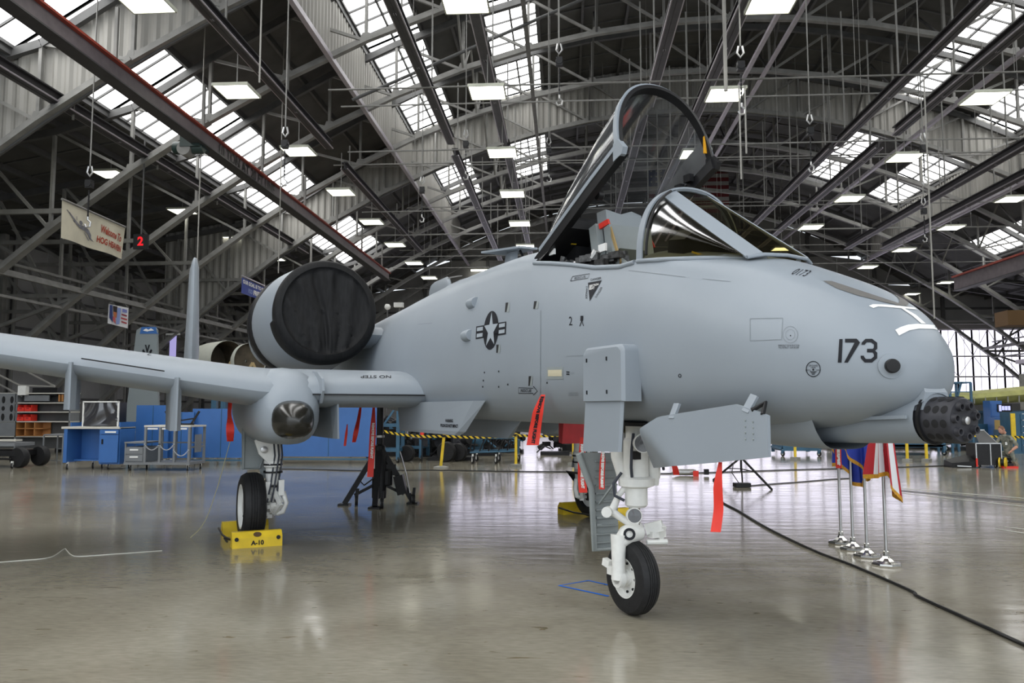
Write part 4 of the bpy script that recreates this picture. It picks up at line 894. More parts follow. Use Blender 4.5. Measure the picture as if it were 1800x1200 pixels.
# ---- markings laid on the skin
from mathutils.bvhtree import BVHTree
bv = {}
def tree(mbx): return BVHTree.FromPolygons([tuple(v) for v in mbx.v], [tuple(f) for f in mbx.f])
BV_F = BVHTree.FromPolygons([tuple(v.co) for v in fus.data.vertices], [tuple(p.vertices) for p in fus.data.polygons])
BV_W = BVHTree.FromPolygons([tuple(v.co) for v in wings[0].data.vertices], [tuple(p.vertices) for p in wings[0].data.polygons])
MI = Matrix.Translation((AX, AY, 0)) @ Matrix.Rotation(APSI, 4, 'Z'); MI = MI.inverted(); EA = MI @ EYEV
def hit(px, py, bvt=None):
    d = (MI.to_3x3() @ ray(px, py)).normalized(); r = (bvt or BV_F).ray_cast(EA, d)
    if r[0] is None: return None
    n = r[1] if r[1].dot(d) < 0 else -r[1]; return r[0] + n * .0035
def decal(vf, m, name='marking', par=None, bvt=None, grid=9.):
    """shapes drawn in photograph units, wrapped on the skin"""
    bm = bmesh.new(); vs = [bm.verts.new((x, y, 0)) for x, y in vf[0]]
    for f in vf[1]:
        try: bm.faces.new([vs[i] for i in f])
        except ValueError: pass
    bmesh.ops.triangulate(bm, faces=bm.faces)
    for _ in range(4):
        e = [e for e in bm.edges if e.calc_length() > grid]
        if not e: break
        bmesh.ops.subdivide_edges(bm, edges=e, cuts=1)
        bmesh.ops.triangulate(bm, faces=[f for f in bm.faces if len(f.verts) > 3])
    bad = []
    for v in bm.verts:
        h = hit(v.co.x, v.co.y, bvt)
        if h is None: bad.append(v)
        else: v.co = h
    bmesh.ops.delete(bm, geom=bad, context='VERTS')
    me = bpy.data.meshes.new(name); bm.to_mesh(me); bm.free(); me.materials.append(m)
    o = bpy.data.objects.new(name, me); C.objects.link(o); adopt(o, par or fus); return o
def txt(s, px, py, sz, sx=1., skx=0., sky=0., off=0., sp=1.):
    vs, fs = textmesh(s, sz, off, 0, 'CENTER', sp); return [(px + x * sx + y * skx, py - y + x * sky) for x, y in vs], fs
# black sensor window on the nose
r_ = BV_F.ray_cast(EA, (MI.to_3x3() @ ray(1567, 643)).normalized()); c_, nrm = r_[0], (r_[1] if r_[1].y < 0 else -r_[1])
MB().lathe([(.072, -.03), (.072, .001), (.055, .004), (.045, .007)], c_, nrm, 28).build('sensor_mount', m_paint, ac, 40)
MB().lathe([(.041, 0), (.04, .03), (.035, .035), (.01, .036)], c_, nrm, 24).build('black_sensor', m_black, ac, 40)
# nose number
d1 = poly2([(1475.5, 596), (1481.5, 596), (1479.5, 637), (1473, 637)])
d7 = merge(poly2([(1485.5, 595.5), (1506, 595.5), (1512, 602), (1502.5, 602), (1485.5, 602)]), poly2([(1502.5, 602), (1512, 602), (1490.5, 637), (1484, 637)]))
d3 = stroke([(1517.5, 606), (1517.5, 604), (1522.5, 598.7), (1532, 598.7), (1539, 604), (1539, 612), (1535, 616.3), (1539, 621), (1539, 628), (1532, 633.8), (1521, 633.8), (1516, 628), (1516, 625)], 6.4)
d3b = stroke([(1536, 616.2), (1524, 616.2)], 6.2)
decal(merge(d1, d7, d3, d3b), m_ink, 'nose_number', grid=6)
# national insignia, low visibility
ic, iy, rx, ry = 863.5, 580.5, 13.2, 34.
def I(u, v): return (ic + u * rx + v * 1.6, iy - v * ry - u * 1.1 * 2.0)
def Ip(l): return poly2([I(u, v) for u, v in l])
decal(Ip([(math.cos(2 * PI * k / 36), math.sin(2 * PI * k / 36)) for k in range(36)]), m_ink, 'insignia_disc')
decal(Ip([(-2.0, -.33), (2.0, -.33), (2.0, .33), (-2.0, .33)]), m_ink, 'insignia_bar')
star = [(.95 * (1 if k % 2 == 0 else .40) * math.sin(PI * k / 5), .95 * (1 if k % 2 == 0 else .40) * math.cos(PI * k / 5)) for k in range(10)]
gp_ = [Ip(star)] + [Ip([(a, b), (a + .78, b), (a + .78, b + .19), (a, b + .19)]) for a in (-1.86, 1.08) for b in (-.25, .07)]
o = decal(merge(*gp_), mat('insignia_grey', (.33, .37, .41), .5), 'insignia_star')
for v in o.data.vertices: v.co.y -= .002
# small stencils
decal(merge(stroke([(1003, 494), (1007, 486), (1037, 481), (1034, 489), (1003, 494)], .8), txt('RESCUE', 1020, 488, 6, .95, 0, -.17)), m_ink, 'rescue_arrow', grid=20)
decal(poly2([(1034, 497), (1058.5, 492.5), (1037, 529.5)]), m_ink, 'ejection_triangle')
tl_ = decal(merge(txt('EJECTION', 1045, 501.5, 5, .75, 0, -.17, .1), txt('SEAT', 1041, 507, 5.5, .8, 0, -.15, .1)), m_whitepr, 'triangle_lettering', grid=20).location.y = -.002
decal(merge(txt('DANGER', 1048, 490.5, 5.5, .85, 0, -.15, .05), shift(([(y * .9 + x * -.05, x) for x, y in textmesh('DANGER', 5.5)[0]], textmesh('DANGER', 5.5)[1]), 1031.5, 514), shift(([(x * .5 - y * .8, -x * .85 - y * .4) for x, y in textmesh('DANGER', 5.5)[0]], textmesh('DANGER', 5.5)[1]), 1053, 514)), m_ink, 'danger_lettering', grid=20)
decal(merge(txt('2', 1003.5, 565, 22, .62), poly2([(1021, 555), (1026, 555), (1025.5, 564), (1020.5, 564)]), stroke([(1023, 563.5), (1019.5, 573.5)], 1.2), stroke([(1023, 563.5), (1026.5, 573)], 1.2)), m_ink, 'tie_down_symbol', grid=12)
decal(merge(stroke([(912, 681), (938, 682), (938, 678.5), (945, 687), (938, 694), (938, 691), (912, 691)], 1.1, True), txt('RESCUE', 925, 686.5, 7.5, .72, 0, .02, .05)), m_ink, 'rescue_arrow', grid=20)
ti = circ(1430, 648.3, 12.2, 32, 13.3)
decal(merge(stroke(ti, 1.4, True), txt('GROUND', 1430, 642.5, 4.2, .9), txt('HERE', 1430, 646, 3.8), txt('EARTH', 1421, 650.5, 3.4, .9), txt('POINT', 1439, 650.5, 3.4, .9), stroke([(1424, 653), (1436, 653)], 1.2), stroke([(1426, 655.3), (1434, 655.3)], 1.2), stroke([(1427.5, 657.6), (1432.5, 657.6)], 1.2), poly2(circ(1430, 649.5, 1.8, 10))), m_ink, 'earthing_symbol', grid=20)
decal(merge(txt('EMERGENCY DOOR SELECTION', 1387, 607.3, 4.2, .62), txt('PULL RETRACT - GUN ACCESS', 1387, 611, 4.2, .62)), m_ink, 'stencil', grid=20)
decal(merge(txt('HAND FORM', 1008, 690.5, 4, .7), txt('RELEASE GEAR', 1008, 694.2, 4, .7)), m_inklt, 'stencil', grid=20)
decal(merge(poly2([(996, 652.5), (1001.5, 652.7), (1001.5, 654.8), (996, 654.6)]), poly2([(996, 656.3), (1001.5, 656.5), (1001.5, 658.6), (996, 658.4)])), m_ink, 'stencil')
decal(txt('LOX', 1007, 655.5, 4.5, .7), m_inklt, 'stencil', grid=20)
decal(stroke(circ(1195.5, 660, 2.2, 16, 2.8), 1.2, True), m_ink, 'ring_stencil', grid=20)
decal(txt('0173', 1408, 480, 14, .95, 1.4, .16), m_ink, 'nose_top_number', grid=20)
# panel seams
for ln in ([(951, 545), (950, 700)], [(1319, 560), (1319, 599)], [(1319, 599), (1374, 596.5)], [(1376, 559), (1374, 596.5)], [(1319, 560), (1376, 559)], [(1105, 475), (1205, 487)], [(1235, 490), (1285, 495)], [(996, 626), (1030, 624)], [(735, 570), (760, 568)]):
    decal(stroke(ln, .8), m_inklt, 'panel_seam', grid=14)
decal(stroke(circ(1389.5, 588, 13, 32, 14.5), .7, True), m_inklt, 'round_panel', grid=20); decal(stroke(circ(1389.5, 588, 8, 32, 9), .6, True), m_inklt, 'round_panel', grid=20); decal(poly2(circ(1390, 590, 1.2, 8)), m_ink, 'round_panel_bolt')
decal(stroke(circ(1567, 643, 18.5, 36, 19.5), .6, True), m_inklt, 'round_panel', grid=20)
# dark anti glare panel and white refuelling bars on the nose top
ag_ = decal(poly2([(1447, 494), (1462, 494.5), (1500, 507), (1600, 540), (1560, 533), (1505, 519), (1470, 507)]), mat('antiglare_paint', (.13, .125, .118), .6), 'antiglare_panel')
ag2 = ag_.copy(); C.objects.link(ag2); ag2.parent = fus; ag2.scale = (1, -1, 1)
decal(poly2([(1527, 538), (1534, 535.2), (1549, 535.5), (1580, 538), (1607, 541), (1612, 544.5), (1585, 542.5), (1552, 539.5), (1543, 539.2), (1535, 542)]), m_whitepr, 'white_bar', grid=5)
decal(poly2([(1583, 541.5), (1588, 541.5), (1610, 554), (1627, 569), (1619, 569), (1604, 556)]), m_whitepr, 'white_bar', grid=5).location.y = -.001
decal(poly2([(1573.5, 580), (1583, 575), (1596, 571), (1612, 569.5), (1640, 571.5), (1651, 575), (1655, 582), (1640, 578.5), (1615, 578), (1598, 581), (1580, 590)]), m_whitepr, 'white_bar', grid=5).location.y = -.001
# recessed slots along the side
for q in ([(889.5, 532), (897, 531.5), (895.5, 548), (888, 549)], [(939.5, 529.5), (947.5, 529), (946, 542.5), (938, 543)], [(873, 605.5), (880, 605.5), (879.5, 620), (873, 620)], [(930, 661), (937, 660.5), (935.5, 677.5), (929.5, 678)]):
    decal(poly2(q), m_paintd, 'cooling_slot'); c = [(q[0][0], q[0][1]), (q[0][0] + (q[1][0] - q[0][0]) * .62, q[1][1]), (q[3][0] + (q[2][0] - q[3][0]) * .4, q[2][1]), (q[3][0], q[3][1])]
    decal(poly2(c), m_hole, 'cooling_slot').location.y = -.001
hb = decal(poly2([(962, 645), (990, 644.5), (990, 666), (961, 666.5)]), m_paintd, 'hatch_cover'); decal(poly2([(964, 650), (988, 649.5), (988, 661), (964, 661)]), mat('cream_plate', (.55, .50, .36), .5), 'cream_plate').location.y = -.001
for x, y in ((851, 653), (876, 651), (849, 667), (848, 678), (876, 678), (892, 674), (961, 671)): decal(poly2([(x, y), (x + 2, y), (x + 2, y + 3), (x, y + 3)]), m_ink, 'fastener')
# wing stencils (read from above the trailing edge)
vs, fs = textmesh('NO STEP', 11, .15); decal(([(661 - x * 1.25, 662 + y * .62 - x * .0) for x, y in vs], fs), m_ink, 'wing_stencil', wings[0], BV_W, 20)
decal(stroke(circ(537, 642, 18, 24, 3.), 1.6, True), m_redd, 'red_ring', wings[0], BV_W, 20); decal(stroke([(524, 642), (550, 642)], 2), m_redd, 'red_ring', wings[0], BV_W, 20)
vs, fs = textmesh('2', 14, .1); decal(([(262 - x * 1.3, 622.5 + y * .4) for x, y in vs], fs), m_ink, 'wing_stencil', wings[0], BV_W, 20)
pt = [textmesh('WARNING', .05, .002), textmesh('PYLON DO NOT IMPACT', .05, .002)]
for k, t in enumerate(pt): flatdecal(MB(), t, (2.2, -.704, 1.57 - .06 * k), (1, 0, 0), (0, 0, 1)).build('pylon_stencil', m_ink, ac, fix=False)
# ---------------------------------------------------------------- red streamers hanging from the jet
def streamer(label, pts, w, text=None, tcol=None, twist=0.3, face=(.9, -.4), tsz=.05):
    """pts: centre line in the jet's frame; face: direction the band looks to in that frame"""
    f = Vector((face[0], face[1], 0)).normalized(); side = Vector((-f.y, f.x, 0))
    n = 14; P_ = [Vector(p) for p in pts]
    def cl_(t):
        t *= len(P_) - 1; i = min(int(t), len(P_) - 2); return P_[i].lerp(P_[i + 1], t - i)
    mb = MB(); rows = []
    for k in range(n + 1):
        t = k / n; a = twist * math.sin(PI * t * 1.4); sd = side * math.cos(a) + f * math.sin(a); wv = f * .012 * math.sin(7 * t)
        ww = w * (.35 + .65 * min(1, t * 3)) if k < 5 else w
        p = cl_(t) + wv; rows.append([p - sd * ww / 2, p + sd * ww / 2, p + sd * ww / 2 - f * .003, p - sd * ww / 2 - f * .003])
    loc = W(*P_[-1]); r = thing('warning_streamer', label, 'streamer', loc)
    mb.loft([[W(*q) for q in row] for row in rows], True, True).build('streamer_band', m_red, r, 60)
    if text:
        vf = textmesh(text, tsz, .003); L = (P_[0] - P_[-1]).length; vs = []
        for x, y in vf[0]:
            t = .5 + x / L; t = min(.985, max(0.02, t)); a = twist * math.sin(PI * t * 1.4); sd = side * math.cos(a) + f * math.sin(a)
            vs.append(W(*(cl_(t) + f * (.012 * math.sin(7 * t) + .004) + sd * y)))
        MB().add(vs, vf[1]).build('printed_warning', tcol or m_ink, r, fix=False)
    return r
streamer('red streamer with black REMOVE BEFORE FLIGHT lettering under the hatch', [(4.57, -.70, 1.84), (4.51, -.72, 1.68), (4.44, -.72, 1.53), (4.40, -.72, 1.37)], .115, 'REMOVE BEFORE FLIGHT', m_ink, .25, (.72, -.7), .042)
streamer('plain red streamer hanging below the forward gear door', [(6.99, -.68, 1.36), (6.975, -.69, 1.2), (6.97, -.69, 1.05), (6.955, -.70, .91)], .064, None, None, .2, (.6, -.8))
streamer('twisted red streamer hanging from the wing outboard of the pod', [(.3, -2.95, 1.84), (.3, -2.96, 1.66), (.3, -2.95, 1.5), (.3, -2.94, 1.30)], .10, None, None, .9, (1, -.3))
streamer('long red streamer in front of the black jack stand', [(-.5, -.84, 1.76), (-.5, -.85, 1.4), (-.5, -.86, 1.1), (-.5, -.88, .72)], .09, 'REMOVE BEFORE FLIGHT', m_whitepr, .1, (1, -.3), .05)
streamer('dark red upper streamer beside the inner pylon', [(-.2, -1.12, 1.76), (-.2, -1.14, 1.6), (-.2, -1.18, 1.4), (-.2, -1.21, 1.24)], .07, None, None, .8, (1, -.3))
streamer('small red streamer hanging just under the inner pylon', [(0, -1.36, 1.5), (0, -1.37, 1.38), (0, -1.38, 1.3), (0, -1.39, 1.2)], .035, None, None, .2, (1, -.3))
streamer('red streamer over the ribbed rear gear door', [(5.02, -.34, 1.36), (5.02, -.345, 1.25), (5.02, -.35, 1.12), (5.02, -.355, 1.0)], .05, 'REMOVE BEFORE FLIGHT', m_whitepr, .05, (.9, -.4), .03)
streamer('red streamer beside the rear gear door with white lettering', [(4.0, .05, 1.42), (4.0, .05, 1.2), (4.0, .05, 1.0), (4.0, .06, .86)], .085, 'REMOVE BEFORE FLIGHT', m_whitepr, .05, (.9, -.4), .04)
streamer('short red streamer in front of the blue flags', [(6.9, .48, 1.47), (6.9, .48, 1.42), (6.9, .48, 1.36), (6.9, .48, 1.28)], .04, 'BEFORE FLIGHT', m_whitepr, .02, (.7, -.7), .022)
streamer('red tag tucked behind the upper landing lamp', [(5.7, -.1, 1.30), (5.72, -.1, 1.26), (5.74, -.1, 1.22), (5.76, -.1, 1.17)], .05, None, None, .3, (.7, -.7))
cv = MB().loft([[W(*q) for q in r] for r in ([(3.0, .40, 1.548), (3.0, .9, 1.548), (2.98, .9, 1.31), (2.98, .39, 1.31)], [(2.85, .42, 1.548), (2.85, .9, 1.548), (2.85, .9, 1.32), (2.85, .42, 1.32)])], True, True)
single('red_canvas_cover', cv, m_redd, 'dark red canvas cover slung under the belly behind the gear fairing', 'cover')
# ---------------------------------------------------------------- wheel chocks
def chock(label, cx, cy, rz, text):
    t = thing('wheel_chock', label, 'chock', (cx, cy, 0), rz, local=True)
    for s in (-1, 1):
        b = MB().prism([(s * .43, -.30, 0), (s * .62, -.30, 0), (s * .62, -.30, .12), (s * .56, -.30, .19), (s * .47, -.30, .19), (s * .43, -.30, .12)], (0, .60, 0)).build('chock_block', m_yel, t)
        for y in (-.25, .25): MB().lathe([(.025, 0), (.025, .012)], (s * .622, y, .11), (s, 0, 0), 12).build('bolt', m_black, b)
    MB().tube([(-.5, -.34, .11), (0, -.35, .09), (.5, -.34, .11)], .014, 8).tube([(.5, -.31, .1), (.52, -.38, .12), (.56, -.35, .08)], .014, 8).build('chock_rope', m_cable, t, 60)
    if text:
        vf = textmesh(text, .075, .003); flatdecal(MB(), vf, (.624, 0, .055), (0, 1, 0), (0, 0, 1)).build('stencil', m_ink, t, fix=False)
        MB().add([(.6235 - max(0, (z - .12)) * .85, y, z) for y, z in circ(.0, .155, .05, 14, .028)], [tuple(range(14))]).build('rust_stain', mat('rust_stain', (.09, .05, .02), .8), t, fix=False)
    return t
p = W(0, -2.62, 0); chock('yellow wheel chock with black stencil at the near main tyre', p.x, p.y, APSI, 'A-10')
p = W(0, 2.62, 0); chock('plain yellow wheel chock at the far main tyre behind the nose leg', p.x, p.y, APSI, None)
# ---------------------------------------------------------------- floor: tapes, lines, cables
def ribbon(name, pts, w, m, label, cat, z=.003, closed=False):
    vf = stroke(pts, w, closed); mb = MB().add([(x, y, z) for x, y in vf[0]], vf[1]); return single(name, mb, m, label, cat)
ribbon('tape_marking', [(.385, 7.60), (-.07, 8.02), (.22, 8.27), (.5, 7.98)], .035, mat('blue_tape', (.01, .12, .55), .8, spec=.1), 'blue tape outline on the floor behind the nose tyre', 'tape')
m_line = mat('worn_white_line', (.55, .55, .50), .4, noise=.2, scale=4); m_lineb = mat('worn_black_line', (.06, .06, .06), .3, noise=.3, scale=3)
a, b = flr(1580, 858), flr(1830, 878); c, d = flr(1580, 866), flr(1830, 893)
ribbon('floor_line', [(a.x, a.y), (b.x, b.y)], .10, m_line, 'far white edge of the dark floor stripe', 'floor marking')
ribbon('floor_line', [(c.x, c.y), (d.x, d.y)], .08, m_line, 'near white edge of the dark floor stripe', 'floor marking')
ribbon('floor_line', [((a.x + c.x) / 2, (a.y + c.y) / 2), ((b.x + d.x) / 2, (b.y + d.y) / 2)], .34, m_lineb, 'dark floor stripe between two white lines', 'floor marking', .0025)
for k, q in enumerate(((1750, 929, 1800, 937), (1765, 926, 1812, 931))):
    a, b = flr(*q[:2]), flr(*q[2:]); ribbon('floor_line', [(a.x, a.y), (b.x, b.y)], .05, m_line, ('short worn white dash at the right edge, nearer one', 'short worn white dash at the right edge, farther one')[k], 'floor marking')
def cable(pts, r, m, label, cat='cable'):
    P3 = []
    for q in pts: P3.append(Vector((q[0], q[1], (q[2] if len(q) > 2 else r))))
    out = []
    for i in range(len(P3) - 1):
        p0, p1, p2, p3 = P3[max(i - 1, 0)], P3[i], P3[i + 1], P3[min(i + 2, len(P3) - 1)]
        for k in range(6):
            t = k / 6; out.append(.5 * (2 * p1 + (p2 - p0) * t + (2 * p0 - 5 * p1 + 4 * p2 - p3) * t * t + (3 * p1 - p0 - 3 * p2 + p3) * t**3))
    out.append(P3[-1]); return single('cable', MB().tube(out, r, 6), m, label, cat, smooth=60)
def fl(*q): return [tuple(flr(*p))[:2] for p in q]
cable(fl((1258, 862), (1265, 880), (1300, 900), (1350, 930), (1430, 969), (1500, 996), (1600, 1040), (1613, 1050), (1700, 1090), (1800, 1136), (1860, 1165)), .014, m_cable, 'black cable snaking from the light stand to the lower right corner')
cable(fl((430, 823), (560, 826), (640, 828), (760, 827), (880, 829), (1000, 830), (1130, 833), (1250, 831), (1400, 826), (1530, 823), (1700, 818)), .016, m_cable, 'black cable running across the floor beneath the belly')
cable(fl((1310, 855), (1345, 852), (1400, 848), (1475, 842), (1530, 840)), .012, m_cable, 'thin black cable from the light stand toward the flags')
m_cord = mat('pale_cord', (.45, .42, .25), .6); m_cordw = mat('white_cord', (.62, .62, .58), .6)
a = flr(335, 945); b = W(.3, -2.94, 1.3)
cable([(a.x, a.y), tuple(at(352, 928, 10.55)), tuple(at(366, 903, 10.5)), tuple(at(384, 850, 10.35)), tuple(at(397, 803, 10.2)), (b.x, b.y, b.z)], .005, m_cord, 'pale cord rising from the floor to the streamer beside the pod', 'cord')
cable(fl((-10, 989), (40, 985), (75, 982), (95, 977), (113, 965), (117, 967), (125, 975), (140, 978), (200, 974), (285, 968)), .004, m_cordw, 'thin white cord lying on the floor at lower left', 'cord')
# ---------------------------------------------------------------- four flag stands
m_navy = mat('blue_flag_cloth', (.012, .035, .33), .6, noise=.12, scale=6); m_gold = mat('gold_fringe', (.55, .27, .02), .7, noise=.25, scale=40)
m_fred = mat('flag_red', (.42, .012, .02), .6); m_fwhite = mat('flag_white', (.68, .68, .70), .6)
def stand(label, x, y):
    t = thing('flag_stand', label, 'flag stand', (x, y, 0), group='flag stands')
    MB().lathe([(.155, 0), (.16, .012), (.155, .03), (.145, .034), (.13, .036)], (x, y, 0), (0, 0, 1), 8).build('stand_foot', m_steel, t)
    MB().lathe([(.12, .034), (.085, .05), (.05, .078), (.036, .10), (.03, .12), (.03, .15), (.024, .155)], (x, y, 0), (0, 0, 1), 8).build('stand_collar', m_steel, t)
    MB().lathe([(.0165, .15), (.0165, 2.3)], (x, y, 0), (0, 0, 1), 14).build('pole', m_alu, t, 50); return t
fpos = [(3.50, 10.74), (3.49, 10.28), (3.49, 9.82), (3.51, 9.30)]
for (x, y), l in zip(fpos, ('chrome flag stand farthest back in the row of four', 'second chrome flag stand from the back of the row', 'third chrome flag stand from the back of the row', 'nearest chrome flag stand carrying the striped flag')): stand(l, x, y)
def drape(name, label, x, y, cols, hem, m, stripes=False, ztop=2.2):
    """cloth hanging in folds round its pole; hem: list of (dx, dy, z) along the lower edge"""
    t = thing(name, label, 'flag', (x, y, min(h[2] for h in hem)))
    n = len(hem) - 1
    def fn(u, v):
        i = min(int(u * n), n - 1); f = u * n - i; h = Vector(hem[i]).lerp(Vector(hem[i + 1]), f)
        tp = Vector((.03 * math.cos(9 * u), .03 * math.sin(9 * u), ztop)); p = tp.lerp(h, v); amp = .02 + .05 * v
        return Vector((x + p.x + amp * math.sin(u * 21) * .5, y + p.y + amp * math.cos(u * 17) * .6, p.z))
    NU_, NV = 52, 14
    if stripes:
        mb = MB(); mb.sheet(fn, NU_, NV); mb.mi = [int(((k % NU_) / NU_) * 13) % 2 for k in range(len(mb.f))]
        mb.build('flag_cloth', [m_fred, m_fwhite], t, 70, fix=False)
    else: MB().sheet(fn, NU_, NV).build('flag_cloth', m, t, 70, fix=False)
    def fr(u, v): p = fn(u, 1); return p + Vector((0, -.003, -.045 * v))
    MB().sheet(fr, NU_, 1).build('fringe', m_gold, t, 70, fix=False)
    def fe(u, v): return fn(.985 + .015 * u, v) + Vector((.04 * u, -.012, 0))
    MB().sheet(fe, 1, NV).build('edge_fringe', m_gold, t, 70, fix=False)
    return t
drape('blue_flag', 'dark blue flag with gold fringe on the rearmost stand', *fpos[0], None, [(-.28, -.05, 1.36), (-.1, -.12, 1.26), (-.06, .0, 1.02), (.1, -.1, 1.05), (.22, -.06, 1.12)], m_navy)
drape('blue_flag', 'dark blue flag with crossed gold fringe on the second stand', *fpos[1], None, [(-.20, -.06, 1.30), (-.12, -.1, 1.05), (.06, .06, .82), (.12, -.1, .80), (.26, .0, .98)], m_navy)
drape('blue_flag', 'bright blue flag with gold fringe on the third stand', *fpos[2], None, [(-.30, .05, 1.36), (-.16, -.08, 1.15), (.0, -.1, .98), (.05, .02, .90), (.2, .05, 1.0)], m_navy)
drape('striped_flag', 'red and white striped national flag with gold fringe on the nearest stand', *fpos[3], None, [(-.20, .02, .98), (-.08, -.08, 1.0), (.02, -.04, 1.02), (.05, -.12, .90), (.15, -.06, .72), (.14, .05, .80), (.06, .12, 1.0)], None, True)
# ---------------------------------------------------------------- black aluminium light stand
t = thing('light_stand', 'folding black light stand behind the forward gear door', 'light stand', (3.99, 18.9, 0))
top = Vector((3.99, 18.9, .62))
for k, q in enumerate(((3.55, 20.0, .01), (4.37, 17.7, .01), (4.2, 19.8, .01))): MB().bar(top, q, .035).build('leg', m_black, t)
for q in ((3.55, 20.0), (4.37, 17.7), (4.2, 19.8)): MB().bar((3.99, 18.9, .36), Vector((3.99, 18.9, .36)).lerp(Vector((q[0], q[1], .30)), .48), .02).build('spreader', m_black, t)
MB().lathe([(.025, .3), (.025, 1.6), (.018, 1.6), (.018, 2.4)], (3.99, 18.9, 0), (0, 0, 1), 10).build('column', m_black, t, 50)
t = thing('power_adapter', 'small black power box on the floor by the light stand', 'adapter', (3.87, 18.3, 0))
MB().box((3.87, 18.3, .05), (.34, .2, .09), .2).build('case', m_black, t); MB().tube([(3.8, 18.3, .1), (3.7, 18.5, .3), (3.8, 18.8, .5), (3.95, 18.9, .62)], .01, 6).build('lead', m_cable, t, 60)
# ---------------------------------------------------------------- wing jack
jx, jy = -3.36, 14.55
t = thing('tripod_jack', 'black tripod wing jack standing under the inner wing', 'jack', (jx, jy, 0))
MB().lathe([(.13, .12), (.13, .9), (.10, .95), (.10, 1.05), (.06, 1.08), (.06, 2.0)], (jx, jy, 0), (0, 0, 1), 18).build('jack_body', m_black, t, 40)
MB().lathe([(.075, 1.2), (.085, 1.2), (.085, 1.24), (.075, 1.24)], (jx, jy, 0), (0, 0, 1), 16, False).build('lock_ring', m_alu, t, 40)
for k, (x, y) in enumerate(((-3.95, 14.4), (-3.3, 13.98), (-2.78, 14.75))):
    f = Vector((x, y, .03)); l = MB().bar((jx, jy, 1.05), f, .09).build('leg', m_black, t)
    MB().box((x, y, .015), (.2, .2, .03)).build('foot_plate', m_black, l)
    MB().bar((jx, jy, .40), Vector((jx, jy, .55)).lerp(f, .72), .05).build('brace', m_black, t)
    c = Vector((jx, jy, 0)).lerp(Vector((x, y, 0)), .83) + Vector((.12, -.05, 0))
    w = MB().lathe([(.09, -.025), (.09, .025)], (c.x, c.y, .09), (1, .3, 0), 18).build('caster', m_rubber, t, 40)
    MB().lathe([(.05, -.03), (.05, .03)], (c.x, c.y, .09), (1, .3, 0), 14).build('caster_hub', m_alu, w, 40); MB().bar((c.x, c.y, .1), (c.x + .02, c.y, .3), .05).build('caster_fork', m_black, w)
MB().box((jx + .12, jy + .1, .62), (.26, .22, .2), .5).lathe([(.1, .34), (.11, .36), (.11, .6), (.09, .64)], (jx + .12, jy + .05, 0), (0, 0, 1), 14).build('pump_tank', m_black, t)
MB().box((jx - .07, jy - .12, .82), (.03, .02, .34)).build('gauge_plate', m_whitepr, t)
MB().box((-2.98, 14.6, .35), (.17, .16, .34), .2, Matrix.Rotation(-.25, 3, 'Y')).build('hand_pump', m_black, t)
MB().tube([(-3.0, 14.6, .95), (-2.88, 14.6, .55), (-2.82, 14.65, .2)], .012, 6).build('pump_lever', m_alu, t)
hs = MB().tube([(jx - .05, jy - .1, .5), (jx - .25, jy - .1, .35), (jx - .35, jy - .1, .45), (jx - .3, jy - .05, .55)], .015, 6).build('hydraulic_hose', m_cable, t, 60)
# ---------------------------------------------------------------- equipment beyond the jet
def span(px0, px1, py0, py1, Y):
    m_ = 770 if py1 < 5 else max(690, (py0 + py1) / 2); return at(px0, m_, Y).x, at(px1, m_, Y).x, max(0, at(px0, py1, Y).z), at(px1, py0, Y).z
def caster(par, x, y, r=.075):
    w = MB().lathe([(r, -.02), (r, .02)], (x, y, r), (.9, .4, 0), 16).build('caster', m_rubber, par, 40)
    MB().lathe([(r * .5, -.024), (r * .5, .024)], (x, y, r), (.9, .4, 0), 12).build('caster_hub', m_white, w, 40)
    MB().box((x, y + .01, r * 1.9), (.05, .06, r * 1.3)).build('caster_fork', m_white, w)
# blue workbench
x0, x1, _, zt = span(110, 209, 742, 826, 22.3); y0, y1 = 22.3, 23.15; zt = 1.22; xm = x0 + (x1 - x0) * .64
t = thing('workbench', 'blue steel workbench with white worktop and knee space', 'workbench', ((x0 + x1) / 2, 22.7, 0))
MB().box(((x0 + x1) / 2 - .03, (y0 + y1) / 2, zt - .03), (x1 - x0 + .06, y1 - y0, .06)).build('worktop', m_wood, t)
MB().box((x0 + .06, (y0 + y1) / 2, .7), (.1, y1 - y0 - .05, 1.0)).build('side_panel', m_blue, t)
MB().box(((x0 + xm) / 2, y1 - .1, .72), (xm - x0, .04, .95)).box(((x0 + xm) / 2, y1 - .3, .25), (xm - x0, .3, .04)).build('back_panel', m_blue, t)
cab = MB().box(((xm + x1) / 2, (y0 + y1) / 2 + .03, .67), (x1 - xm, y1 - y0 - .06, 1.02)).build('cabinet', m_blue, t)
d = MB().box(((xm + x1) / 2, y0 + .0, .60), (x1 - xm - .05, .03, .78)).build('door', m_blue, cab)
MB().box((xm + .12, y0 - .03, .80), (.035, .03, .14)).build('door_handle', m_black, cab)
MB().box(((xm + x1) / 2, y0, 1.07), (x1 - xm - .05, .03, .12)).build('drawer', m_blue, cab); MB().box(((xm + x1) / 2 + .05, y0 - .02, 1.07), (.32, .02, .045)).build('label_strip', m_whitepr, cab)
rl = MB().box((x1 + .0, (y0 + y1) / 2, zt + .06), (.03, y1 - y0, .14)).box(((x0 + x1) / 2, y1, zt + .06), (x1 - x0, .03, .14)).box((x0, y1 - .25, zt + .05), (.03, .5, .12)); rl.build('riser', m_blue, t)
for x, y in ((x0 + .1, y0 + .1), (xm + .25, y0 + .1), (x1 - .1, y1 - .1), (x0 + .5, y1 - .15), (x0 + .75, y1 - .1)): caster(t, x, y, .085)
a, b, c, d_ = span(152, 213, 706, 746, 22.75)
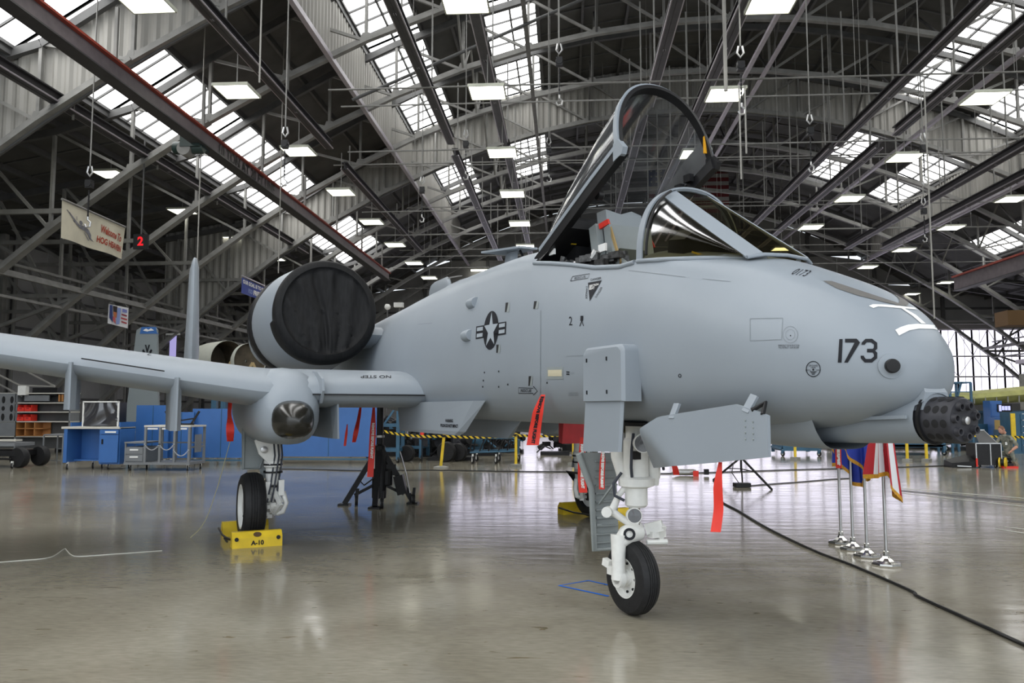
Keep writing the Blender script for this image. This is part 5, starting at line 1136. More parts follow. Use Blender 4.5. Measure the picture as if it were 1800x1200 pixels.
t = thing('wrapped_case', 'black case wrapped in shiny clear film, standing on the blue workbench', 'case', ((a + b) / 2, 22.75, zt))
def film(u, v):
    w = .03 * math.sin(9 * u + 6 * (v - .9)**2) * math.sin(PI * v) + .02 * math.sin(23 * (u - .5) * (v + .2)); return Vector((a + (b - a) * u, 22.62 - .02 + w, zt + .02 + (d_ - zt - .05) * v))
MB().box(((a + b) / 2, 22.86, (zt + d_) / 2), (b - a - .02, .4, d_ - zt - .02)).build('case_body', m_black, t)
MB().sheet(film, 30, 18).build('plastic_film', mat('black_film', (.03, .03, .035), .12, spec=.9), t, 60)
f = MB()
for q in ((a, zt), (b, zt)): f.box((q[0], 22.6, (zt + d_) / 2), (.035, .05, d_ - zt))
f.box(((a + b) / 2, 22.6, d_), (b - a + .03, .05, .035)); f.build('white_frame', m_white, t)
# grey cart
x0, x1, _, _ = span(252, 334, 747, 826, 22.1); y0, y1 = 22.1, 23.1; zt = 1.24; xl = span(219, 252, 0, 1, 22.1)[0]
t = thing('parts_cart', 'grey steel parts cart with open bays closed by chains', 'cart', ((x0 + x1) / 2, 22.6, 0))
MB().box(((x0 + x1) / 2, (y0 + y1) / 2, zt), (x1 - x0, y1 - y0, .05)).build('cart_top', m_wood, t)
MB().box(((xl + x1) / 2, (y0 + y1) / 2, .2), (x1 - xl, y1 - y0, .07)).build('cart_deck', m_greycart, t)
for k in range(4):
    for y in (y0 + .03, y1 - .03): MB().box((x0 + .04 + (x1 - x0 - .08) * k / 3, y, .72), (.06, .06, 1.0)).build('post', m_greycart, t)
MB().box((x1, (y0 + y1) / 2, .75), (.02, .4, .5)).build('perforated_panel', m_greycart, t)
MB().box(((x0 + x1) / 2, y1 - .05, .75), (x1 - x0, .03, .04)).box((x1 - .03, (y0 + y1) / 2, .65), (.03, y1 - y0, .05)).build('rail', m_greycart, t)
for k in range(3):
    c = MB(); a = x0 + .04 + (x1 - x0 - .08) * k / 3; b = a + (x1 - x0 - .08) / 3; zz = .74 if k < 2 else .58
    for j in range(15):
        u = j / 14; c.box((a + (b - a) * u, y0 - .01, zz - .16 * (1 - (2 * u - 1)**2)), (.04, .015, .02))
    c.build('chain', m_alu, t)
    MB().box(((a + b) / 2, y0 - .01, zt - .07), (.3, .01, .04)).build('label_strip', m_whitepr, t)
dw = MB().box(((xl + x0) / 2, (y0 + y1) / 2, .45), (x0 - xl - .02, y1 - y0 - .1, .42)).build('drawer_unit', m_greycart, t)
MB().box(((xl + x0) / 2, (y0 + y1) / 2, .78), (x0 - xl, y1 - y0, .04)).box((xl + .02, y0 + .05, .5), (.04, .05, .58)).build('low_shelf', m_greycart, t)
for z in (.55, .35): 
    q = MB().box(((xl + x0) / 2, y0 + .04, z), (x0 - xl - .06, .02, .17)).build('drawer', m_greycart, dw); MB().box(((xl + x0) / 2, y0 + .02, z + .03), (.24, .02, .04)).build('label_strip', m_whitepr, dw)
for x, y in ((xl + .15, y0 + .1), (x1 - .1, y0 + .1), (x1 - .1, y1 - .1), (xl + .2, y1 - .1)): caster(t, x, y)
t = thing('display_arm', 'black folded metal bracket lying on the grey parts cart', 'bracket', (x0 + 1.0, 22.6, zt + .03))
bm_ = MB()
for s in (-1, 1): bm_.bar((x0 + .85 + s * .5, 22.6, zt + .42), (x0 + .85 + s * .28, 22.6, zt + .06), .05).bar((x0 + .85 + s * .4, 22.6, zt + .22), (x0 + .85, 22.6, zt + .16), .04)
bm_.bar((x0 + .5, 22.6, zt + .05), (x0 + 1.2, 22.6, zt + .05), .05); bm_.build('bracket_frame', m_black, t)
# blue partitions
for k, (pa, pb, pt, Y, lb) in enumerate([(239, 296, 716, 24.4, 'tall blue partition panel behind the workbench'), (338, 436, 722, 24.8, 'blue partition panel behind the outer pylon and cart'), (488, 662, 713, 25.6, 'wide blue rolling partition behind the main gear'), (296, 340, 728, 24.6, 'narrow lower blue partition panel between the taller ones')]):
    a, b, _, z = span(pa, pb, pt, 818, Y); t = thing('partition', lb, 'partition', ((a + b) / 2, Y, 0))
    MB().box(((a + b) / 2, Y, (z + .14) / 2 + .07), (b - a, .06, z - .14)).build('panel', m_blue, t)
    MB().box(((a + b) / 2 + (b - a) * .02, Y - .035, (z + .14) / 2 + .07), (.015, .02, z - .16)).build('seam_strip', m_bluest, t)
    for x in (a + .1, b - .1): caster(t, x, Y, .07); 
    MB().box(((a + b) / 2, Y, .13), (b - a, .12, .05)).build('base_rail', m_bluest, t)
# shelving with red bins at far left
x0, x1, _, z1 = span(-60, 124, 690, 790, 30.0); Y = 30.0
t = thing('storage_rack', 'open storage rack with plywood cubbyholes at the left edge', 'rack', ((x0 + x1) / 2, Y, 0))
xs0 = span(26, 27, 0, 1, Y)[0]
lv = [at(60, q, Y).z for q in (691, 708, 724, 741, 767)]
for z in lv: MB().box(((x0 + x1) / 2, Y + .3, z), (x1 - x0, .6, .04)).build('shelf', m_wood, t)
for x in (xs0, x1 - .05, x0): MB().box((x, Y + .3, lv[0] / 2), (.06, .6, lv[0])).build('upright', m_greycart, t)
MB().box(((x0 + x1) / 2, Y + .6, lv[0] / 2 + .1), (x1 - x0, .03, lv[0] - .2)).build('back_panel', m_trussd, t)
m_ply = mat('plywood', (.42, .19, .06), .6, noise=.2, scale=3)
w_ = (at(76, 750, Y).x - xs0) / 3
for i in range(3):
    for j in range(2):
        zc = lv[4] + (lv[3] - lv[4]) * (j + .5) / 2; c = MB(); xc = xs0 + w_ * (i + .5); hh = (lv[3] - lv[4]) / 2
        c.box((xc, Y + .5, zc), (w_ - .04, .02, hh)).box((xc - w_ / 2 + .02, Y + .25, zc), (.03, .5, hh)).box((xc, Y + .25, zc - hh / 2 + .02), (w_, .5, .03)); c.build('cubbyhole', m_ply, t)
for i in range(4): MB().box((xs0 + .1 + .13 * i + 1.6, Y + .2, (lv[0] + lv[1]) / 2), (.06, .4, .26)).build('divider', m_ply, t)
MB().box((xs0 + .75, Y + .1, (lv[0] + lv[1]) / 2), (1.0, .05, .22)).build('grey_drawer', m_greycart, t)
pb = MB().box(((x0 + xs0) / 2, Y - .02, (lv[0] + lv[3]) / 2), (xs0 - x0 - .1, .04, lv[0] - lv[3])).build('perforated_front', m_greycart, t)
hl_ = MB()
for i in range(6):
    for j in range(3):
        hx, hzz = x0 + .12 + (xs0 - x0 - .2) * i / 5.4 + .05, lv[3] + .18 + j * (lv[0] - lv[3] - .1) / 3
        MB().add([(hx + .07 * math.cos(2 * PI * q / 16) , Y - .043, hzz + .07 * (2.0 if j != 1 or i % 2 else 1.3) * math.sin(2 * PI * q / 16)) for q in range(16)], [tuple(range(16))]).build('slot', m_hole, pb)
MB().box(((x0 + xs0) / 2, Y, (lv[3] + lv[4]) / 2), (xs0 - x0, .05, lv[3] - lv[4] - .05)).build('grey_locker', m_greycart, t)
for i in range(4):
    r, c = divmod(i, 2); X = xs0 + .18 + .29 * c; z = lv[1 + r + 0] if False else (lv[2] if r == 0 else lv[3])
    b = thing('parts_bin', ('red plastic parts bin, %s of the pair on the %s shelf' % (('left', 'right')[c], ('upper', 'lower')[r])), 'bin', (X, Y + .1, z + .02), group='red parts bins on the rack')
    mb = MB().box((X, Y + .2, z + .04), (.26, .36, .03)).box((X - .12, Y + .2, z + .16), (.015, .36, .24)).box((X + .12, Y + .2, z + .16), (.015, .36, .24)).box((X, Y + .37, z + .16), (.26, .015, .24)).box((X, Y + .0, z + .11), (.26, .02, .14)); mb.build('bin_shell', m_red, b)
    MB().box((X, Y - .02, z + .14), (.1, .01, .04)).build('label_holder', m_redd, b)
# small tow tractor at the left edge
c = flr(20, 822); t = thing('tow_vehicle', 'dark tow cart with a black tyre cut by the left edge', 'cart', (c.x, c.y, 0))
wx = at(33, 795, c.y).x
MB().box((wx - .9, c.y + .5, .42), (1.7, 1.1, .16)).build('chassis', m_black, t); MB().box((wx - .9, c.y + .4, .68), (1.6, .9, .1)).build('deck', m_greycart, t); MB().box((wx - .45, c.y + .2, .8), (.6, .3, .05)).build('pale_tray', m_wood, t)
for y in (c.y + .05, c.y + 1.0):
    w = MB().lathe([(.17, -.11), (.28, -.11), (.3, -.06), (.3, .06), (.28, .11), (.17, .11)], (wx, y, .3), (.25, 1, 0), 28).build('tyre', m_rubber, t, 40); MB().lathe([(.16, -.08), (.06, -.1), (.05, .1), (.16, .08)], (wx, y, .3), (.25, 1, 0), 20).build('wheel_hub', m_black, w, 40)
caster(t, wx - .05, c.y - .2, .08); MB().tube([(wx - 1.6, c.y - .1, .3), (wx - .1, c.y - .15, .26)], .03, 8).build('tow_bar', m_black, t)
# light tube table frame
a, b, _, zt_ = span(76, 110, 764, 822, 24.5)
t = thing('folding_table', 'thin grey tube framed table left of the blue workbench', 'table', ((a + b) / 2, 24.5, 0))
MB().box(((a + b) / 2, 24.9, zt_), (b - a, .8, .04)).build('table_top', m_greycart, t)
for x in (a, b):
    for y in (24.5, 25.2): MB().box((x, y, zt_ / 2), (.035, .035, zt_)).build('leg', m_greycart, t)
MB().box(((a + b) / 2, 24.5, .12), (b - a, .03, .03)).box(((a + b) / 2, 25.2, .45), (b - a, .03, .03)).build('stretcher', m_greycart, t)
# stanchions with barrier tape
pts = []
for k, (px, py, ht, lean, lb) in enumerate([(775, 822, .96, .09, 'leaning yellow stanchion on a dark base behind the black jack'), (907, 821, .98, 0, 'upright yellow stanchion under the belly with a block base'), (1008, 818, 1.0, 0, 'yellow stanchion half hidden behind the rear gear door'), (1398, 808, .98, 0, 'yellow stanchion below the nose, left of the flags'), (1595, 811, .98, 0, 'yellow stanchion right of the striped flag'), (1629, 811, .98, 0, 'second yellow stanchion right of the striped flag, nearest the case')]):
    p = flr(px, py); t = thing('stanchion', lb, 'stanchion', (p.x, p.y, 0), group='yellow stanchions with barrier tape')
    MB().lathe([(.22, 0), (.22, .03), (.1, .06)] if k == 0 else [(.17, 0), (.17, .09), (.06, .10)], (p.x, p.y, 0), (0, 0, 1), 18 if k == 0 else 4).build('base', m_conc, t, 30)
    MB().bar((p.x, p.y, .06), (p.x + lean, p.y, ht), .075).build('post', m_yel, t); MB().lathe([(.045, 0), (.045, .02), (.02, .03)], (p.x + lean, p.y, ht), (0, 0, 1), 12).build('cap', m_yel, t); pts.append(Vector((p.x + lean, p.y, ht - .03)))
def tape(a, b, label, sag=.05):
    t = thing('barrier_tape', label, 'tape', ((a + b) / 2 - Vector((0, 0, sag)))); L = (b - a).length; n = int(L / .085); ms = (MB(), MB())
    def q(u, v): p = a.lerp(b, u); return (p.x, p.y - .05, p.z - sag * 4 * u * (1 - u) + (v - .5) * .075)
    for k in range(n):
        u0, u1 = k / n, (k + 1) / n; d = .5 / n; ms[k % 2].add([q(u0 + d, 0), q(u1 + d, 0), q(u1 - d, 1), q(u0 - d, 1)], [(0, 1, 2, 3)])
    o = ms[0].build('black_stripe', m_black, t, fix=False); o['kind'] = 'stuff'; ms[1].build('yellow_band', m_yel, t, fix=False)['kind'] = 'stuff'
tape(pts[0], pts[1], 'black and yellow tape between the leaning and the upright stanchion'); tape(at(664, 755, 24.2), pts[0], 'slack black and yellow tape left of the leaning stanchion', .08); tape(pts[1], pts[2], 'black and yellow tape from the upright stanchion to the red canvas')
tape(pts[4], pts[5], 'black and yellow tape behind the gun'); tape(pts[5], at(1850, 768, 29), 'black and yellow tape behind the seated technician'); tape(pts[3], pts[4], 'black and yellow tape hidden behind the flags')
# blue steel frame stand with machinery under the wing root
def framestand(label, px0, px1, pyt, Y, D, shelf=(.3,), m=m_bluest):
    a, b, _, z = span(px0, px1, pyt, 800, Y); t = thing('work_stand', label, 'stand', ((a + b) / 2, Y + D / 2, 0))
    for x in (a, b):
        for y in (Y, Y + D): MB().box((x, y, z / 2 + .05), (.11, .11, z - .1)).build('post', m, t); 
    for zz in list(shelf) + [z]:
        MB().box(((a + b) / 2, Y, zz), (b - a, .08, .1)).box(((a + b) / 2, Y + D, zz), (b - a, .08, .1)).box((a, Y + D / 2, zz), (.08, D, .1)).box((b, Y + D / 2, zz), (.08, D, .1)).build('rail', m, t)
    for x in (a, b): caster(t, x, Y, .1)
    return t, a, b, z
t, a, b, z = framestand('tall blue steel stand behind the wing root fairing', 648, 700, 690, 26.0, .8, (.4, 1.2))
MB().bar((a, 26.0, .5), (b, 26.0, 1.9), .06).build('brace', m_bluest, t)
t, a, b, z = framestand('low blue steel cradle carrying a dark engine part', 700, 740, 752, 27, 1.4, (.45,))
def junk(name, label, cat, c, d, n, m, seed, extra=None):
    random.seed(seed); t = thing(name, label, cat, (c[0], c[1], max(0, c[2])))
    if c[2] < .2: MB().box((c[0], c[1], .06), (d[0], d[1], .12)).build('pallet', m_black, t)
    else: MB().box((c[0], c[1], c[2] + .05), (d[0] * .8, d[1] * .8, .1)).build('mounting_plate', m_black, t)
    for k in range(n):
        x, y, z = c[0] + random.uniform(-.5, .5) * d[0], c[1] + random.uniform(-.5, .5) * d[1], c[2] + random.uniform(.12, .88) * d[2]; r = min(d) * random.uniform(.09, .2); mm = m[k % len(m)]
        if k % 3 == 0: MB().lathe([(r, -r), (r * 1.05, -r * .8), (r * 1.05, r * .8), (r, r)], (x, y, z), (random.uniform(-1, 1), random.uniform(-1, 1), random.uniform(-.3, .3)), 14).build('housing', mm, t, 40)
        elif k % 3 == 1: MB().tube([(x - r * 2, y, z - r), (x, y - r, z + r), (x + r * 2, y, z + r * random.uniform(-1, 1))], r * .22, 7).build('pipe', mm, t, 50)
        else: MB().box((x, y, z), (r * 2.4, r * 1.6, r * 1.5), random.random()).build('block', mm, t)
    return t
c = at(715, 768, 27.6); junk('engine_part', 'dark machine with pipes standing in the blue cradle', 'machine', (c.x, 27.7, .45), (1.0, 1.0, .95), 20, [m_black, m_gun, m_alu, m_black], 5)
for px, py, Y, r, lb in ((716, 788, 26.6, .27, 'pale hubbed aircraft wheel leaning in the blue cradle'), (785, 800, 26.5, .33, 'black tyre standing behind the leaning stanchion'), (806, 797, 26.8, .30, 'second black tyre beside the gear dolly')):
    c = at(px, py, Y); t = thing('wheel_assembly', lb, 'wheel', (c.x, Y, 0)); w = MB().lathe([(r * .55, -.1), (r * .9, -.1), (r, -.05), (r, .05), (r * .9, .1), (r * .55, .1)], (c.x, Y, r), (.3, 1, 0), 28).build('tyre', m_rubber, t, 40)
    MB().lathe([(r * .55, -.06), (r * .25, -.09), (r * .2, .09), (r * .55, .06)], (c.x, Y, r), (.3, 1, 0), 20).build('wheel_hub', m_alu if 'pale' in lb else m_black, w, 40)
# dark gear dolly
a, b, _, z = span(826, 908, 770, 812, 25.7)
t = thing('equipment_dolly', 'dark tubular dolly on small wheels under the fuselage', 'dolly', ((a + b) / 2, 26.2, 0))
for y in (25.7, 26.8):
    MB().tube([(a, y, z), (b - .1, y, z), (b, y, z - .1), (b, y, .25)], .03, 8).build('top_tube', m_bluest, t, 50); MB().tube([(a, y, .35), (b, y, .4)], .03, 8).build('lower_tube', m_bluest, t, 50)
    for k in range(5): MB().tube([(a + (b - a) * k / 5, y, .36), (a + (b - a) * (k + (.6 if k % 2 else .2)) / 5, y, z)], .022, 6).build('web_tube', m_black, t, 50)
for x in (a, (a + b) / 2, b - .1):
    for y in (25.6, 26.8): caster(t, x + .1, y, .12)
c = at(865, 755, 26.2); junk('engine_part', 'dark assembly of pipes riding on the dolly under the belly', 'machine', (c.x, 26.3, z), (1.5, .7, .5), 22, [m_black, m_gun, m_alu, m_black, m_yel], 8)
c = at(795, 775, 27.3); junk('engine_part', 'cluttered dark ground equipment behind the barrier tape', 'machine', (c.x, 27.6, .1), (1.6, 1.0, 1.0), 24, [m_black, m_gun, m_bluest, m_black], 11)
c = at(975, 785, 30); junk('engine_part', 'dark boxy equipment far behind the red canvas', 'machine', (c.x, 31, .0), (1.1, .8, 1.3), 20, [m_black, m_gun, m_black], 13)
for q, (px, Y, d, n, mm, lb, sd) in enumerate([(684, 29.5, (1.5, 1.0, 1.5), 26, [m_black, m_gun, m_bluest], 'tall dark machine behind the blue steel stand at the wing root', 21), (756, 29, (1.7, 1.0, 1.2), 30, [m_black, m_gun, m_black, m_alu], 'dark wheeled machine behind the leaning stanchion', 22), (836, 30, (1.8, 1.0, 1.1), 28, [m_black, m_gun, m_bluest, m_black], 'dark machine behind the tubular dolly', 23),
        (890, 32, (1.3, .8, 1.2), 20, [m_black, m_bluest, m_gun], 'dark machine behind the upright stanchion', 24), (1016, 33, (1.6, .8, 1.5), 22, [m_black, m_gun], 'dark equipment far behind the ribbed gear door', 25), (1500, 36, (2.2, 1.0, 1.6), 26, [m_bluest, m_black, m_gun], 'blue and black equipment behind the striped flag', 26), (1600, 36.5, (2.2, 1.0, 1.7), 26, [m_bluest, m_black, m_gun], 'blue and black equipment behind the paired stanchions', 27), (1690, 35.0, (1.4, .8, 2.0), 26, [m_bluest, m_black, m_gun, m_alu], 'blue and black equipment behind the gun muzzle', 28)]):
    c = at(px, 775, Y); o = junk('ground_equipment', lb, 'machine', (c.x, Y + .5, 0), d, n, mm, sd)
    MB().box((c.x, Y + .6, d[2] * .42), (d[0] * .8, d[1] * .5, d[2] * .6)).build('body_shell', mm[0], o)
    for s_ in (-1, 1): caster(o, c.x + s_ * d[0] * .4, Y + .1, .1)
c = at(742, 762, 26); t = thing('warning_beacon', 'small red beacon lamp above the barrier tape', 'lamp', (c.x, 26, c.z - .15)); MB().lathe([(.06, 0), (.065, .2), (.04, .27)], (c.x, 26, c.z - .13), (0, 0, 1), 14).build('lens', m_red, t, 40); MB().lathe([(.07, -.06), (.07, 0)], (c.x, 26, c.z - .13), (0, 0, 1), 14).build('base', m_black, t); MB().tube([(c.x, 26, 0), (c.x, 26, c.z - .15)], .02, 6).build('post', m_black, t)
# missile-like training round on the floor beyond the nose gear
a, b = at(1180, 826, 21.5), at(1222, 824, 21.3)
t = thing('grey_cylinder', 'small grey cylinder with a red tag lying far under the nose door', 'cylinder', (a.x, a.y, 0)); MB().lathe([(.02, 0), (.07, .12), (.08, .2), (.08, .55), (.06, .62)], (a.x, 21.4, .09), (1, 0, 0), 16).build('body', m_alu, t, 40); MB().box((b.x + .0, 21.2, .07), (.14, .02, .14)).build('tag', m_red, t); MB().box((b.x + .3, 21.4, .1), (.12, .1, .14)).build('clamp', m_black, t)
# blue work platforms and carts below and right of the nose
t, a, b, z = framestand('blue wheeled work platform behind the nose gear door', 1376, 1440, 790, 30.5, 1.4, (.35,)); MB().box(((a + b) / 2, 31.2, z + .05), (b - a + .2, 1.4, .08)).build('deck', m_bluest, t)
t, a, b, z = framestand('blue low cart behind the stanchions below the gun', 1560, 1660, 783, 31.5, 1.4, (.35,)); MB().box(((a + b) / 2, 32.2, z + .05), (b - a, 1.4, .08)).build('deck', m_bluest, t)
a, b, _, z = span(1672, 1709, 672, 800, 33.0)
t = thing('access_stairs', 'blue access stand with guard rail to the right of the nose', 'stairs', ((a + b) / 2, 33.5, 0))
zd = at(1690, 705, 33).z
MB().box(((a + b) / 2, 33.6, zd), (b - a, 1.2, .08)).build('platform', m_bluest, t)
for x in (a, b):
    for y in (33.0, 34.2): MB().box((x, y, z / 2), (.08, .08, z)).build('post', m_bluest, t)
MB().box(((a + b) / 2, 33, z), (b - a, .06, .06)).box(((a + b) / 2, 34.2, z), (b - a, .06, .06)).box((b, 33.6, z), (.06, 1.2, .06)).box(((a + b) / 2, 33, (z + zd) / 2), (b - a, .04, .04)).build('guard_rail', m_bluest, t)
MB().bar((a - .4, 33, 0), (a + .45, 33, z), .06).build('stringer', m_bluest, t)
for k in range(8): MB().box((a - .4 + .08 * k, 33.3, .3 * (k + 1)), (.25, .6, .04)).build('tread', m_bluest, t)
# stripped wing in yellow green primer
A = at(1655, 706, 38); B = at(1830, 702, 38)
t = thing('bare_wing', 'yellow green primed wing section on a jig behind the gun', 'wing', ((A.x + B.x) / 2, 38, 0))
prof = [(0, .30), (.8, .42), (1.8, .40), (2.6, .2), (2.7, .05), (2.2, -.1), (1.0, -.22), (.1, -.1), (-.12, .1)]
MB().loft([[(A.x, 37.6 + u * .8, A.z + v * .95 - .05) for u, v in prof], [(B.x, 37.6 + u * 1.0, B.z + .18 + v * 1.15) for u, v in prof]], True, True).build('wing_box', m_zinc, t, 40)
MB().loft([[(A.x - .9, 38.5, A.z + .55)] * 2 + [(A.x - .9, 38.6, A.z + .5)], [(A.x + .5, 38.0, A.z + .1), (A.x + .5, 38.2, A.z + .5), (A.x + .5, 38.8, A.z + .2)]], True, True).build('wing_tip', m_curt, t)
rv = MB()
for k in range(9): rv.box((A.x + (B.x - A.x) * (k + .5) / 9, 37.52, A.z + .02 + .02 * k), (.05, .02, .3))
rv.build('rib_joint', m_conc, t)
for x in (A.x + .8, B.x - 1.2): MB().box((x, 38.5, A.z / 2 - .1), (.16, .16, A.z - .1)).build('jig_post', m_bluest, t)
a, b, _, z = span(1735, 1840, 755, 800, 36)
for k, (pa, pb, pt, Y, lb, mm) in enumerate([(1742, 1763, 704, 36.6, 'blue box high behind the gun muzzle', m_blue), (1750, 1782, 734, 35.5, 'blue tool box beside a yellow crate behind the technician', m_blue), (1718, 1740, 745, 36.4, 'dark blue cabinet straight behind the gun muzzle', m_bluest)]):
    x0, x1, _, z1 = span(pa, pb, pt, 790, Y); t = thing('tool_cabinet', lb, 'cabinet', ((x0 + x1) / 2, Y + .3, 0)); MB().box(((x0 + x1) / 2, Y + .3, z1 / 2), (x1 - x0, .6, z1)).build('body', mm, t)
    for q in range(3): MB().box(((x0 + x1) / 2, Y - .02, z1 - .25 - .3 * q), (x1 - x0 - .06, .03, .26)).build('drawer', mm, t)
x0, x1, _, z1 = span(1757, 1781, 738, 752, 35.0); t = thing('tool_cart', 'dark cart under the tan crate behind the technician', 'cart', ((x0 + x1) / 2, 35.2, 0)); MB().box(((x0 + x1) / 2, 35.2, (z1 - .4) / 2 + .05), (x1 - x0 + .1, .44, z1 - .5)).build('cart_body', m_bluest, t); MB().box(((x0 + x1) / 2, 34.97, (z1 - .4) / 2), (x1 - x0, .02, .3)).build('drawer', m_bluest, t); caster(t, x0 + .1, 35.1, .05); caster(t, x1 - .1, 35.1, .05)
t = thing('tan_crate', 'tan crate with a dark mark on the bench behind the technician', 'crate', ((x0 + x1) / 2, 35, z1 - .4)); MB().box(((x0 + x1) / 2, 35.2, z1 - .2), (x1 - x0, .4, .4)).build('box', mat('tan_crate', (.55, .38, .12), .6), t); MB().box(((x0 + x1) / 2, 34.99, z1 - .16), (.22, .02, .16)).build('dark_mark', m_black, t)
x0, x1, _, z1 = span(1778, 1850, 724, 795, 33); t = thing('drawer_cabinet', 'blue drawer cabinet with a yellow side post at the right edge', 'cabinet', ((x0 + x1) / 2, 33.3, 0)); MB().box(((x0 + x1) / 2, 33.4, z1 / 2), (x1 - x0, .8, z1)).build('body', m_bluest, t); MB().box((x0 + .06, 32.97, z1 / 2 + .2), (.16, .06, z1 - .5)).build('yellow_post', m_yel, t)
for q in range(6):
    MB().box(((x0 + x1) / 2 + .15, 32.98, .2 + q * z1 / 6.6), (x1 - x0 - .4, .04, z1 / 7.4)).build('drawer', m_bluest, t); MB().box(((x0 + x1) / 2 + .15, 32.95, .32 + q * z1 / 6.6), (x1 - x0 - .5, .03, .03)).build('drawer_edge', m_alu, t)
x0, x1, _, z1 = span(1690, 1800, 716, 718, 40); t = thing('parts_bench', 'long dark blue bench under the primed wing', 'bench', ((x0 + x1) / 2, 40, 0)); MB().box(((x0 + x1) / 2, 40, z1 - .2), (x1 - x0, 1, .1)).build('bench_top', m_bluest, t); MB().box(((x0 + x1) / 2, 40.4, z1 / 2 - .1), (x1 - x0, .1, z1 - .3)).build('back_panel', m_bluest, t)
for q in range(4): MB().box((x0 + .1 + (x1 - x0 - .2) * q / 3, 39.6, z1 / 2 - .12), (.1, .1, z1 - .25)).build('leg', m_bluest, t)
x0, x1, _, z1 = span(1755, 1778, 711, 722, 36.5); t = thing('lit_monitor', 'small bluish lit screen behind the technician', 'screen', ((x0 + x1) / 2, 36.5, z1 - .3)); MB().box(((x0 + x1) / 2, 36.55, z1 - .15), (x1 - x0 + .06, .06, .34)).build('bezel', m_black, t)
sm = emat('screen_glow', (.55, .58, 1.), 1.5)
for q in range(4): MB().box((x0 + .08 + q * (x1 - x0 - .1) / 3.6, 36.51, z1 - .15), (.1, .01, .18 if q else .26)).build('lit_panel', sm, t)
a, b = at(1750, 590, 50), at(1840, 560, 50)
t = thing('mezzanine_box', 'brown edged gallery with pale railing at the right edge', 'gallery', ((a.x + b.x) / 2 + 1, 51, 0))
MB().box(((a.x + b.x) / 2 + 1.2, 51, at(0, 570, 50).z), (3.6, 1.5, .9)).build('upper_box', mat('brown_board', (.16, .09, .035), .7), t); MB().box(((a.x + b.x) / 2 + 2.2, 51, at(0, 640, 50).z), (3.4, 1.5, .25)).build('gallery_floor', m_monolt, t); MB().box(((a.x + b.x) / 2 + 2.4, 51.5, at(0, 690, 50).z), (3.0, 1.4, 2.2)).build('lower_wall', m_conc, t)
MB().tube([(b.x - 1.2, 50.2, at(0, 618, 50).z), (b.x + 3, 50.2, at(0, 618, 50).z)], .04, 6).tube([(b.x - 1.2, 50.2, at(0, 628, 50).z), (b.x + 3, 50.2, at(0, 628, 50).z)], .04, 6).build('railing', m_alu, t); MB().box((b.x - .2, 51, 2.2), (.3, .3, 4.4)).box((b.x + 3, 51, 2.2), (.3, .3, 4.4)).build('column', m_trussd, t)
# open transit case, reel, seated technician
p = flr(1738, 822); q = at(1718, 779, p.y); x0, x1 = at(1716, 800, p.y).x, at(1760, 800, p.y).x; zt = q.z
t = thing('transit_case', 'black open transit case with bare metal edges', 'case', ((x0 + x1) / 2, p.y, 0))
MB().box(((x0 + x1) / 2, p.y + .3, zt / 2 + .04), (x1 - x0, .6, zt - .08)).build('case_body', m_black, t)
e = MB()
for x in (x0, x0 + (x1 - x0) * .57, x1): e.box((x, p.y - .005, zt / 2 + .04), (.025, .03, zt - .08))
e.box(((x0 + x1) / 2, p.y - .005, zt), (x1 - x0, .03, .03)); e.build('metal_edge', m_alu, t)
MB().prism([(x0 + .15, p.y + .1, zt), (x1 - .05, p.y + .1, zt), (x1 - .22, p.y + .5, zt + .36), (x0 + .2, p.y + .5, zt + .36)], (0, .03, .02)).build('open_lid', m_trussd, t)
MB().bar((x0 + .2, p.y + .5, zt + .38), (x1 - .2, p.y + .5, zt + .38), .03).bar((x1 - .05, p.y + .1, zt), (x1 - .22, p.y + .5, zt + .37), .03).build('lid_edge', m_alu, t)
for x in (x0 + .12, x1 - .12): caster(t, x, p.y + .1, .05)
t = thing('soft_bag', 'low black bag with an open flap left of the transit case', 'bag', (x0 - .35, p.y, 0)); MB().loft([[(x0 - .72, p.y - .05, 0), (x0 - .05, p.y - .05, 0), (x0 - .05, p.y + .5, 0), (x0 - .72, p.y + .5, 0)], [(x0 - .74, p.y - .07, .14), (x0 - .04, p.y - .06, .2), (x0 - .04, p.y + .5, .3), (x0 - .7, p.y + .5, .2)], [(x0 - .6, p.y + .1, .17), (x0 - .1, p.y + .1, .3), (x0 - .1, p.y + .4, .36), (x0 - .5, p.y + .4, .26)]], True, True).build('bag_body', m_black, t, 30); MB().bar((x0 - .6, p.y - .09, .06), (x0 - .2, p.y - .09, .04), .03).build('pale_strap', m_alu, t); MB().box((x0 - .03, p.y - .08, .16), (.04, .04, .24)).build('red_side', m_red, t)
c = flr(1762, 822); t = thing('cable_reel', 'yellow cable reel on the floor by the technician', 'reel', (c.x, c.y, 0))
MB().lathe([(.15, -.02), (.15, .02)], (c.x - .06, c.y, .16), (.8, -.6, 0), 20).build('flange', m_yel, t); MB().lathe([(.15, -.02), (.15, .02)], (c.x + .06, c.y - .08, .16), (.8, -.6, 0), 20).build('flange', m_yel, t); MB().lathe([(.1, -.07), (.1, .07)], (c.x, c.y - .04, .16), (.8, -.6, 0), 16).build('cable_drum', m_black, t)
c = flr(1773, 822); t = thing('red_pad', 'bright red pad on the floor at the technician feet', 'pad', (c.x, c.y, 0)); MB().box((c.x, c.y, .025), (.42, .25, .05)).build('pad', m_red, t); MB().box((c.x + .06, c.y + .02, .09), (.14, .1, .08)).build('black_block', m_black, t)
